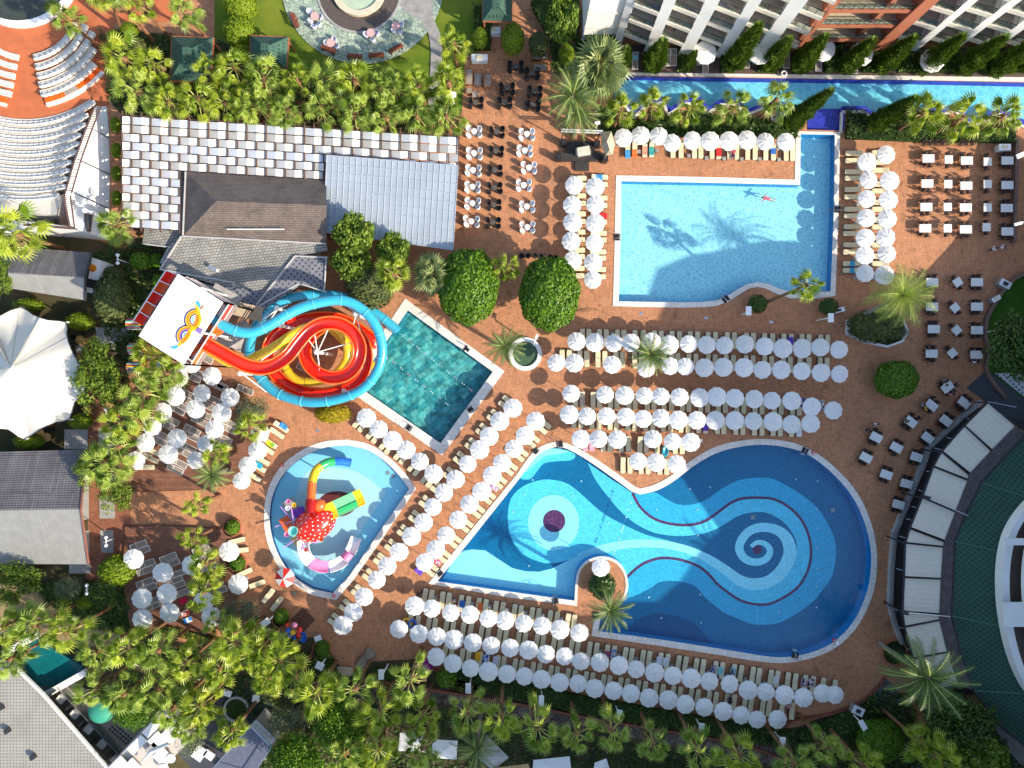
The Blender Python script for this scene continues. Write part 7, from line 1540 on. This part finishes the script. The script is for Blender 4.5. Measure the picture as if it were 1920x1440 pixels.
mb.build('rim', m_conc, tt); MB().lathe([(1.25,0),(1.25,.3)], 30, (v.x,v.y)).build('soil', m_cover, tt)
# white canopies at the bottom
for i, (pts, z, m) in enumerate((([(750,1374),(800,1373),(797,1411),(747,1408)],2.8,m_fabric),([(812,1386),(858,1389),(856,1424),(808,1421)],2.8,m_fabric),([(912,1378),(954,1420),(925,1445),(895,1420)],3.2,m_conc),([(1000,1425),(1068,1418),(1072,1450),(998,1450)],3.0,m_stucco),([(1115,1430),(1137,1422),(1146,1450),(1112,1450)],3.0,m_stucco),([(990,1432),(925,1440),(928,1455),(1000,1455)],3.4,mat('ochre edge', (.5,.33,.15), .8)))):
    q = PP(pts, z); tt = thing('canopy', '%s' % ['cream square fabric canopy at the bottom, left one','cream square fabric canopy at the bottom, right one','grey slanted roof panel at the bottom centre','white curved roof at the lower edge','small white roof at the lower edge','ochre roof edge at the bottom centre'][i], 'canopy', (q[0].x,q[0].y,0), 'roofs at the lower edge'); c = sum(q, Vector())/4 + Vector((0,0,.35)); mb = MB()
    for k in range(4): f = [q[k], q[(k+1)%4], c]; mb.face(f if (f[1]-f[0]).cross(f[2]-f[0]).z > 0 else f[::-1])
    mb.build('roof', m, tt); mb = MB()
    for v in q: mb.beam((v.x,v.y,0),(v.x,v.y,z),.12)
    mb.build('post', m_darkm, tt)
# ------------------------------------------------------------------ pond, bandstand, carts, lamps
q = P(985,664); t = thing('pond', 'round garden pond with white curb below the clipped trees', 'pond', (q.x,q.y,0)); mb = MB(); mb.lathe([(1.45,.0),(1.45,.35),(1.95,.35),(1.95,0)], 36, (q.x,q.y), False)
for i, f in enumerate(mb.f): mb.f[i] = tuple(reversed(f))
mb.build('curb', m_stucco, t); MB().lathe([(1.46,0),(1.46,.15),(.01,.15)], 36, (q.x,q.y)).build('pond_water', mat('green pond water', (.07,.12,.06), .15, .3, 2), t)
for px, py, r, lab in ((437,988,.95,'round brick curb at the upper deck entrance'),(446,1057,1.0,'round brick curb at the lower deck entrance'),(1676,1222,1.35,'round brick planter at the foot of the large date palm'),(528,1160,.95,'round brick curb near the two lone loungers'),(604,1217,.95,'round brick curb near the stone steps')):
    q = P(px, py); t = thing('round_planter', lab, 'planter', (q.x,q.y,0), 'round brick planters'); mb = MB(); mb.lathe([(r,.0),(r,.3),(r+.16,.3),(r+.16,0)], 28, (q.x,q.y), False)
    for i, f in enumerate(mb.f): mb.f[i] = tuple(reversed(f))
    mb.build('rim', m_terrapaint, t); MB().lathe([(r,0),(r,.2)], 28, (q.x,q.y)).build('soil', m_cover, t)
t = thing('palm_planter', 'angular white planter wall under the giant arching palm', 'planter', tuple(P(1640,620))); mb = MB()
pl = [(1590,600),(1588,625),(1618,640),(1662,650),(1690,640),(1700,622),(1690,600)]
for a, c in zip(pl[:-1], pl[1:]): mb.beam(P(a[0],a[1],.3), P(c[0],c[1],.3), .25, .6)
mb.build('wall', m_stucco, t); MB().prism(xy(pl), 0, .3).build('soil', m_cover, t)
t = thing('bandstand', 'small black stage with speakers above the parasol columns', 'stage', tuple(P(1090,290)))
for x0, y0, x1, y1, z in ((1061,268,1115,290,.5),(1050,289,1135,304,.5),(1078,304,1104,321,.3)):
    a, c = P(x0,y0), P(x1,y1); MB().box(((a.x+c.x)/2,(a.y+c.y)/2,z/2), (c.x-a.x,a.y-c.y-.01,z)).build('stage_deck', mat('black stage deck', (.05,.045,.04), .5, .3) if 'black stage deck' not in bpy.data.materials else bpy.data.materials['black stage deck'], t)
mb = MB()
for y in (242,247): mb.beam(P(1052,y,3),P(1130,y+3,3),.07)
for i in range(14): mb.beam(P(1052+i*5.6,242+i*.2,3), P(1055+i*5.6,247+i*.2,3), .05); mb.beam(P(1055+i*5.6,247+i*.2,3), P(1057.5+i*5.6,242+i*.2,3), .05)
mb.build('lighting_truss', m_white, t); mb = MB()
for x in (1056,1126): v = P(x,245,3); mb.beam((v.x,v.y,0),(v.x,v.y,3),.1)
mb.build('truss_leg', m_darkm, t)
for i, (x, y) in enumerate(((1047,293),(1135,296),(1057,265),(1120,268))): v = P(x, y, 1.2); tt = thing('loudspeaker', 'black loudspeaker, %s of the small stage' % ['front left','front right','back left','back right'][i], 'speaker', (v.x,v.y,0), 'stage loudspeakers'); MB().box((v.x,v.y,.6),(.65,.6,1.2)).build('cabinet', m_black, tt); MB().lathe([(.2,1.2),(.2,1.22)], 12, (v.x,v.y)).build('top_handle', m_darkm, tt)
v = P(1095,282,1.2); tt = thing('covered_piano', 'keyboard under a white cloth on the small stage', 'keyboard', (v.x,v.y,.5)); MB().box((v.x,v.y,.9),(1.5,.9,.8),R(10)).build('body', m_grey, tt); mb = MB(); mb.face([P(1082,277,1.5),P(1105,273,1.6),P(1107,290,1.45),P(1084,293,1.4)][::-1]); mb.face([P(1082,277,1.5),P(1084,293,1.4),P(1080,292,.8),P(1079,278,.8)]); mb.build('cloth', mat('cream cloth', (.55,.52,.42), .9, .1), tt)
t = thing('folded_marquee', 'tall beige folded marquee canopy beside the small stage', 'canopy', tuple(P(1140,270))); mb = MB(); q = [P(*a) for a in ((1128,247,3),(1146,246,3.2),(1153,270,3.0),(1148,290,2.4),(1136,292,2.2),(1127,272,2.8),(1138,265,4.0),(1143,280,3.2))]
for f in ((0,1,6),(1,2,6),(2,7,6),(2,3,7),(3,4,7),(4,5,7),(5,6,7),(5,0,6)): g = [q[i] for i in f]; mb.face(g if (g[1]-g[0]).cross(g[2]-g[0]).z > 0 else g[::-1])
mb.build('canopy', mat('beige tarp', (.42,.36,.26), .8, .15, 2), t); mb = MB()
for i in range(6): mb.beam((q[i].x,q[i].y,0), q[i], .06)
mb.build('post', m_metal, t)
def lamp(px, py, ox, oy, h, lab, w_=.85, l_=.6, rot=0):
    """floodlight panel at pixel px,py on a pole whose foot is at ox,oy"""
    q = P(px, py, h); f = P(ox, oy); t = thing('floodlight_pole', lab, 'lamp', (f.x,f.y,0), 'white floodlight poles'); MB().beam((f.x,f.y,0), (q.x*.5+f.x*.5, q.y*.5+f.y*.5, h*.98), .12).build('pole', m_white, t); MB().beam((q.x*.5+f.x*.5, q.y*.5+f.y*.5, h*.98), (q.x,q.y,h), .08).build('arm', m_white, t); MB().box((q.x,q.y,h+.1), (w_,l_,.14), R(rot)).build('lamp_head', m_white, t)
for a in ((847,178,853,202,4.5,'white floodlight beside the lawn path',1.0,.6,0),(1403,583,1390,590,3.5,'white floodlight left of the shrub in the pool curve',.6,1.0,0),(1557,596,1530,601,3.5,'white floodlight beside the service trolley',.6,1.0,0),(1886,615,1848,623,4.5,'white floodlight over the right lawn',1.1,.6,0),(498,1167,518,1150,3.5,'white floodlight left of the balloon seller',1.0,.7,35),(600,1248,614,1230,3.5,'white floodlight beside the stone steps',.9,.8,-25),(715,1264,728,1245,3.5,'white floodlight beside the wooden ramp',.6,1.1,0),(878,1290,884,1268,4,'white floodlight below the fifth bottom parasol',.6,1.1,0),(1015,1313,1015,1290,4,'white floodlight, first along the middle hedge',.6,1.1,0),(1161,1340,1153,1318,4,'white floodlight, second along the middle hedge',.6,1.1,-5),(1315,1365,1302,1342,4,'white floodlight, third along the middle hedge',.6,1.1,-5),(1467,1391,1448,1366,4,'white floodlight below the last bottom parasol',.6,1.1,0),(1617,1359,1595,1335,4,'white floodlight at the lower right planting',.6,1.1,30),(1120,231,1117,243,3.5,'small white floodlight above the small stage',.6,.3,0),(1006,632,1000,648,3,'small floodlight beside the round pond',.3,.6,-20),(1912,292,1925,285,5,'white arm lamp at the right edge above the dining tables',.9,.5,25),(1908,420,1925,414,5,'white arm lamp at the right edge below the dining tables',.9,.3,15)): lamp(*a)
for px, py, ox, oy, lab in ((221,486,244,494,'white double globe lamp on the dark path'),(199,1015,214,1010,'white twin lamp in the shaded patio'),(199,775,212,777,'white twin lamp beside the garden tables'),(163,1105,188,1093,'white double lamp in the lower left garden')):
    q, f = P(px, py, 3.6), P(ox, oy); t = thing('street_lamp', lab, 'lamp', (f.x,f.y,0), 'white twin lamps'); MB().beam((f.x,f.y,0),(f.x*.3+q.x*.7,f.y*.3+q.y*.7,3.5),.1).build('pole', m_white, t); MB().beam((q.x,q.y-.5,3.6),(q.x,q.y+.5,3.6),.07).build('arm', m_white, t)
    for s_ in (-1,1): MB().ball((q.x,q.y+s_*.45,3.65),.2,10,6).build('globe', m_white, t, True)
# red and white parasol lying near the kids pool
v = P(533,1084,2.2); t = thing('striped_parasol', 'red and white striped parasol at the lower left of the kids pool', 'parasol', (v.x,v.y,0)); mr_, mw_ = MB(), MB(); ap_ = (v.x,v.y,2.6)
for k in range(8): a0, a1 = R(45*k+10), R(45*k+55); (mr_ if k % 2 else mw_).face([ap_, (v.x+1.15*math.cos(a0),v.y+1.15*math.sin(a0),2.0), (v.x+1.15*math.cos(a1),v.y+1.15*math.sin(a1),2.0)])
mr_.build('red_panel', m_red, t); mw_.build('white_panel', m_fabric, t); MB().lathe([(.03,0),(.03,2.7)], 6, (v.x,v.y)).build('pole', m_metal, t)
# balloon seller cluster, inflatables, rings
v = P(548,1184,1.8); t = thing('balloon_stand', 'cluster of colourful balloons and inflatables at the lower left terrace', 'balloon stand', (v.x,v.y,0))
for x, y, z, r, m in ((552,1172,2.2,.34,m_pink),(539,1172,1.8,.26,m_red),(541,1182,1.6,.34,m_royal),(562,1181,1.8,.34,m_red),(549,1186,1.7,.34,m_yellow),(543,1191,1.3,.3,m_royal),(559,1191,1.2,.28,m_red),(553,1195,1.0,.3,m_royal)): c = P(x, y, z); MB().ball(tuple(c), r, 12, 8).build('balloon', m, t, True)
MB().lathe([(.04,0),(.04,1.6)], 6, (v.x,v.y)).build('pole', m_metal, t)
def ringo(px, py, r, z, m, lab):
    v = P(px, py, z); o = MB(); pa = [Vector((r*math.cos(R(a)), r*math.sin(R(a)), 0)) for a in range(0,361,20)]; o.tube(pa, r*.32, 8, cap=False); x = o.build('swim_ring', m, None, True); x.location = v; tag(x, lab, 'swim ring', 'inflatable swim rings')
ringo(762,1167,.42,.7,m_yellow,'yellow swim ring on the first lounger below the short row'); ringo(773,1170,.42,.75,m_royal,'blue swim ring beside the yellow one'); ringo(1470,138,.3,.4,m_white,'white life ring at the edge of the canal pool')
v = P(567,1196,.5); o = MB(); o.lathe([(.4,.1),(.55,.35),(.45,.4),(.35,.25),(.01,.22)], 16, (0,0), False); x = o.build('inflatable_boat', m_royal, None, True); x.location = (v.x,v.y,.0); x.scale = (.8,1.2,1); tag(x, 'blue inflatable boat below the balloons', 'inflatable')
v = P(1248,846,.5); o = MB(); o.lathe([(.35,.1),(.5,.3),(.4,.38),(.3,.25),(.01,.2)], 16, (0,0), False); x = o.build('inflatable_boat', m_blue, None, True); x.location = (v.x,v.y,.1); x.scale = (.8,1.4,1); tag(x, 'aqua inflatable lying in the fifth parasol row', 'inflatable')
for i, (x, y, a, lab) in enumerate([(596,1197,20,'white poster stand beside the balloons'),(636,786,-20,'white notice board under the yellow bush'),(1570,1206,30,'small white sign at the lower edge of the swirl pool'),(1314,826,0,'small white cooler right of the fifth parasol row')]):
    v = P(x, y, .8); t = thing('notice_board', lab, 'sign', (v.x,v.y,0), 'small signs'); MB().box((v.x,v.y,.8), (.8 if i < 2 else .4,.6 if i < 2 else .35,.06), R(a), -.2).build('panel', m_white, t); MB().box((v.x,v.y,.4), (.06,.06,.8)).build('stand', m_darkm, t)
for x, y, lab in ((625,1118,'red lifeguard buoy at the bottom tip of the kids pool'),(1564,1201,'red buoy at the lower edge of the swirl pool'),(1526,848,'red buoy at the top right of the swirl pool'),(528,872,'red buoy left of the kids pool')): v = P(x, y, .2); t = thing('rescue_buoy', lab, 'rescue buoy', (v.x,v.y,.06), 'red rescue buoys'); MB().box((v.x,v.y,.14),(.34,.34,.12),.4).build('block', m_red, t); MB().box((v.x,v.y,.22),(.2,.08,.03),.4).build('stripe', m_white, t)
# brown wicker sofas and side tables top centre, carts right
for i, (x, y, w_, l_) in enumerate(((879,143,.9,2.0),(914,150,.9,1.6),(1012,104,2.2,.9),(1012,125,1.9,.9),(879,168,.8,.7))):
    v = P(x, y, .5); t = thing('wicker_sofa', 'brown wicker sofa, %s in the upper bar lounge' % ['long left one','short one beside the low table','upper one at the top right','lower one at the top right','small square one'][i], 'sofa', (v.x,v.y,0), 'brown wicker sofas'); mwk = bpy.data.materials.get('honey wicker') or mat('honey wicker', (.30,.13,.05), .7, .25, 9)
    MB().box((v.x,v.y,.22), (w_,l_,.44)).build('seat', mwk, t); mb = MB(); (mb.box((v.x-w_/2+.08,v.y,.6),(.14,l_,.35)) if w_ < l_ else mb.box((v.x,v.y+l_/2-.08,.6),(w_,.14,.35))); mb.build('backrest', mwk, t); MB().box((v.x+.05,v.y-.05,.48), (w_*.75,l_*.85,.08)).build('cushion', m_mesh, t)
for i, (x, y, w_, l_, c) in enumerate(((896,149,.8,1.4,'low'),(891,177,.7,.7,'square'))): v = P(x, y, .4); t = thing('coffee_table', c+' taupe coffee table in the upper bar lounge', 'table', (v.x,v.y,0), 'coffee tables'); MB().box((v.x,v.y,.40),(w_,l_,.05)).build('tabletop', m_mesh, t); MB().box((v.x,v.y,.19),(w_*.7,l_*.7,.38)).build('base', m_rattan, t)
for i, (x, y, w_, l_, a, lab) in enumerate([(899,108,1.8,.75,0,'white ice cream counter under the small clipped bush'),(924,57,1.7,.75,0,'white counter below the small green pavilion'),(1885,532,1.3,.8,-28,'steel serving cart at the right terrace curb'),(1868,560,1.0,.5,30,'small serving trolley below the steel cart'),(1572,582,1.4,.5,15,'service trolley with cloths beside the flower shrub'),(1609,1333,1.3,.9,-25,'grey control cabinet in the lower right planting'),(1884,276,1.3,.7,0,'white cabinet at the top right corner of the dining terrace')]):
    v = P(x, y, .9); t = thing('serving_cart', lab, 'cart', (v.x,v.y,0), 'carts and counters'); MB().box((v.x,v.y,.5),(w_,l_,.8),R(a)).build('body', m_grey if i not in (0,1,6) else m_stucco, t); MB().box((v.x,v.y,.92),(w_*1.05,l_*1.05,.06),R(a)).build('countertop', m_metal if i in (2,3) else m_white, t); MB().box((v.x,v.y,1.0),(w_*.4,l_*.5,.1),R(a)).build('tray', m_darkm if i in (2,4,5) else m_beige, t)
for i, x in enumerate((1733,1744,1755,1768,1779,1802,1812,1824)): v = P(x, 268, .6); PCh.place((v.x,v.y,0), 0 , (1.05,1.05,1.1), 'red brown chair, %s from the left along the dining terrace hedge' % nth(i+1), 'chairs of the dining terrace')
# steps and ramp at the bottom
t = thing('stone_steps', 'beige stone steps down from the terrace at the lower hedge', 'stairs', tuple(P(648,1256))); mb = MB()
for i in range(5): a, c = P(633+i*.3,1249+i*3.4), P(662,1252+i*3.4); mb.box(((a.x+c.x)/2,(a.y+c.y)/2,.24-.04*i),(c.x-a.x,.2,.08),R(-5))
mb.build('step', mat('beige stair stone', (.42,.34,.26), .8, .15), t)
v = P(685,1236,.2); t = thing('wooden_ramp', 'weathered wooden ramp beside the stone steps', 'ramp', (v.x,v.y,0)); MB().box((v.x,v.y,.15),(1.2,2.6,.1),R(-38)).build('deck_boards', tiled('grey boards', ((.28,.22,.17),(.36,.29,.22)), 3, .2, (.12,.09,.07), rot=R(-38)), t); mb = MB(); [mb.box((v.x+s_*.6*math.cos(R(-38)),v.y+s_*.6*math.sin(R(-38)),.5),(.06,2.6,.06),R(-38)) for s_ in (-1,1)]; mb.build('handrail', m_timber, t)
for x, y, s_ in ((1202,588,.35),(1324,596,.35),(1446,604,.35),(595,807,.35),(552,1112,.35)): v = P(x, y); o = MB().box((v.x,v.y,.012),(s_*1.2,s_*.8,.02)).build('drain_cover', m_metal); tag(o, 'small metal drain cover on the paving, %s' % {1202:'left one above the first parasol row',1324:'middle one above the first parasol row',1446:'right one above the first parasol row',595:'beside the kids pool top',552:'below the striped parasol'}[x], 'drain cover', 'drain covers')
v = P(568,1162,.0); o = MB().box((v.x,v.y,.015),(2.1,2.1,.03),R(45)).build('timber_hatch', m_wood); tag(o, 'brown square timber hatch in the lower terrace paving', 'hatch')
# ------------------------------------------------------------------ people
m_skin = mat('skin', (.48,.26,.17), .6, .05); m_hair = mat('dark hair', (.03,.02,.015), .7); 
def person(px, py, z, rz, pose, label, shirt, trous, seatz=.45):
    """one continuous skinned body; joints posed"""
    J = {}
    if pose == 'stand': J = dict(hip=(0,0,.95), chest=(0,0,1.35), neck=(0,.0,1.48), head=(0,.02,1.66), lk=(-.1,.12,.5), lf=(-.11,.18,.05), rk=(.1,-.1,.5), rf=(.11,-.22,.06), le=(-.28,.05,1.12), lh=(-.26,.28,1.0), re=(.28,-.02,1.12), rh=(.27,.2,.95))
    elif pose == 'sit': J = dict(hip=(0,0,.55), chest=(0,-.04,.95), neck=(0,-.02,1.08), head=(0,.04,1.25), lk=(-.12,.42,.55), lf=(-.12,.45,.08), rk=(.12,.42,.55), rf=(.12,.48,.08), le=(-.28,.08,.75), lh=(-.18,.36,.74), re=(.28,.08,.75), rh=(.2,.38,.74))
    elif pose == 'swim': J = dict(hip=(0,0,0), chest=(0,.42,.03), neck=(0,.56,.04), head=(0,.74,.06), lk=(-.14,-.42,-.04), lf=(-.22,-.85,.0), rk=(.14,-.44,0), rf=(.10,-.88,-.05), le=(-.42,.62,0), lh=(-.6,.9,0), re=(.42,.30,0), rh=(.72,.16,0))
    else: J = dict(hip=(0,0,.12), chest=(0,.42,.17), neck=(0,.55,.2), head=(0,.72,.24), lk=(-.12,-.42,.16), lf=(-.13,-.85,.08), rk=(.12,-.40,.2), rf=(.13,-.85,.08), le=(-.32,.3,.12), lh=(-.3,.02,.12), re=(.32,.3,.12), rh=(.28,.0,.14))
    sh = Vector(J['chest']).lerp(Vector(J['neck']), .5); mid = Vector(J['hip']).lerp(Vector(J['chest']), .5); side = Vector((.19,0,0))
    V = [Vector(J['hip']), mid, Vector(J['chest']), Vector(J['neck']), Vector(J['head']), sh-side, Vector(J['le']), Vector(J['lh']), sh+side, Vector(J['re']), Vector(J['rh']), Vector(J['hip'])+Vector((-.1,0,-.03)), Vector(J['lk']), Vector(J['lf']), Vector(J['hip'])+Vector((.1,0,-.03)), Vector(J['rk']), Vector(J['rf'])]
    fd = Vector((0,.16,-.02)) if pose in ('stand','sit') else Vector((0,-.1,.06))
    V += [V[13]+fd, V[16]+fd]
    E = [(0,1),(1,2),(2,3),(3,4),(2,5),(5,6),(6,7),(2,8),(8,9),(9,10),(0,11),(11,12),(12,13),(0,14),(14,15),(15,16),(13,17),(16,18)]
    Rd = [.13,.13,.14,.06,.105,.075,.05,.035,.075,.05,.035,.09,.065,.045,.09,.065,.045,.035,.035]
    me = bpy.data.meshes.new('person_body'); me.from_pydata([tuple(v) for v in V], E, []); o = bpy.data.objects.new('person', me); COL.objects.link(o)
    md_ = o.modifiers.new('s','SKIN'); 
    for i, sv in enumerate(me.skin_vertices[0].data): sv.radius = (Rd[i], Rd[i]); sv.use_root = (i == 0)
    s2 = o.modifiers.new('d','SUBSURF'); s2.levels = 1; s2.render_levels = 1
    dg = bpy.context.evaluated_depsgraph_get(); me2 = bpy.data.meshes.new_from_object(o.evaluated_get(dg)); o.modifiers.clear(); o.data = me2; me2.materials.clear()
    for m in (m_skin, shirt, trous): me2.materials.append(m)
    h_, c_ = V[0], V[2]
    for f in me2.polygons:
        p = f.center; best = min(range(19), key=lambda i: (p-V[i]).length)
        f.material_index = 1 if best in (1,2,5,8) else (2 if best in (0,11,14) or (best in (12,15) and pose != 'swim' and pose != 'lie') else 0); f.use_smooth = True
    hb = MB(); hd = V[4]; hb.ball((hd.x, hd.y-.015, hd.z+.035), .118, 10, 6, (1,1.05,.95)); hb_o = hb.build('hair', m_hair, None, True); hb_o.parent = o
    k = P(px, py, z+.9 if pose == 'stand' else z+.6); o.location = (k.x,k.y,z); o.rotation_euler = (0,0,R(rz)); tag(o, label, 'person'); return o
ws, bs, ys_, rs_ = mat('white shirt', (.75,.75,.78), .8), mat('black clothes', (.02,.02,.03), .8), mat('yellow dress', (.75,.42,.02), .8), mat('coral swimwear', (.7,.06,.1), .7)
nv, pk, gy = mat('navy trousers', (.02,.03,.08), .8), mat('pink top', (.6,.25,.3), .8), mat('grey top', (.25,.25,.27), .8)
person(1444,370,-.12,80,'swim','person swimming in coral swimwear near the top of the L-shaped pool',rs_,rs_)
for a in ((1860,467,0,110,'stand','waiter in white shirt carrying a tray across the dining terrace',ws,bs),(1876,464,0,60,'stand','person in a pale top walking right beside the waiter',ws,nv),(1640,795,0,160,'stand','person in white shirt standing beside the swirl pool tables',ws,nv),(1625,807,0,-40,'sit','person in dark clothes sitting at the table beside the white shirt',bs,bs),
    (1769,722,0,-60,'sit','person in white at the crowded table, left seat',ws,nv),(1790,722,0,100,'sit','person in dark top at the crowded table, right seat',bs,bs),(1781,739,0,10,'sit','person in pink at the crowded table, lower seat',pk,nv),(1769,713,0,190,'sit','person in grey at the crowded table, upper seat',gy,nv),(1733,766,0,-70,'sit','person in a yellow dress at a slanted table',ys_,ys_),(1727,759,0,-70,'sit','person in grey next to the yellow dress',gy,nv),
    (1697,789,0,-60,'sit','person in dark clothes left of the table full of dishes',bs,nv),(1722,783,0,120,'sit','person in dark clothes right of the table full of dishes',bs,bs),(1825,679,0,0,'sit','person in white below the lower right terrace table',ws,nv),(1738,652,0,180,'sit','person in dark clothes above the lower left terrace table',bs,bs),
    (784,1114,.0,200,'stand','person in dark swimwear standing at the first lounger left of the island',bs,bs),(790,1112,0,120,'stand','second person in dark clothes by the first lounger left of the island',bs,nv),(1264,52,3,180,'stand','person in white shirt on the second hotel balcony',ws,bs),(1538,799,0,0,'sit','x',bs,bs)):
    if a[5] != 'x': person(*a[:6], a[6], a[7])
for a in ((1371,1314,.42,171,'sunbather in dark swimwear above the lowest parasol row',bs,bs),(1483,1322,.42,171,'sunbather at the right end above the lowest parasol row',pk,bs),(1105,845,.42,90,'x',pk,pk),(617-5,1,0,0,'x',bs,bs),(1378,288,.42,0,'sunbather on a lounger above the L-shaped pool',rs_,nv),(1430,300,.42,0,'x',ws,bs)):
    if a[4] != 'x': person(a[0], a[1], a[2], a[3], 'lie', *a[4:])
# sunlit litter of leaves etc. is left out; small things between the loungers
PB2 = thing('side_table', 'x', 'table'); MB().box((0,0,.36),(.42,.42,.05)).build('tabletop', m_grey, PB2); MB().box((0,0,.17),(.3,.3,.34)).build('base', m_rattan, PB2); PSd = Proto(PB2)
for i, (x, y) in enumerate([(1198,290),(1232,288),(1292,298),(1325,302),(1358,303),(1391,304),(1425,304),(1461,305)]): v = P(x, y-6, .4); PSd.place((v.x,v.y,0), 0, 1, 'dark side table, %s from the left between loungers above the L-shaped pool' % nth(i+1), 'dark lounger side tables')
for i, (x, y) in enumerate([(1112,640),(1146,634),(1217,636),(1250,638),(1284,640),(1318,641),(1352,642),(1388,643),(1424,644),(1459,645),(1494,646),(1528,647)]): v = P(x+2, y-8, .4); PSd.place((v.x,v.y,0), 0, 1, 'dark side table, %s from the left in the first row below the L-shaped pool' % nth(i+1), 'dark lounger side tables')
for i, x in enumerate([816,851,885,918,951,985,1018,1052]): v = P(x, 1120+(x-816)*.17, .4); PSd.place((v.x,v.y,0), R(-8), 1, 'dark side table, %s from the left in the row left of the island' % nth(i+1), 'dark lounger side tables')
for i, x in enumerate([1126,1160,1193,1226,1260,1293,1328,1363,1398,1432,1465]): v = P(x, 1222+(x-1126)*.19, .4); PSd.place((v.x,v.y,0), R(-8), 1, 'dark side table, %s from the left above the long middle parasol row' % nth(i+1), 'dark lounger side tables')
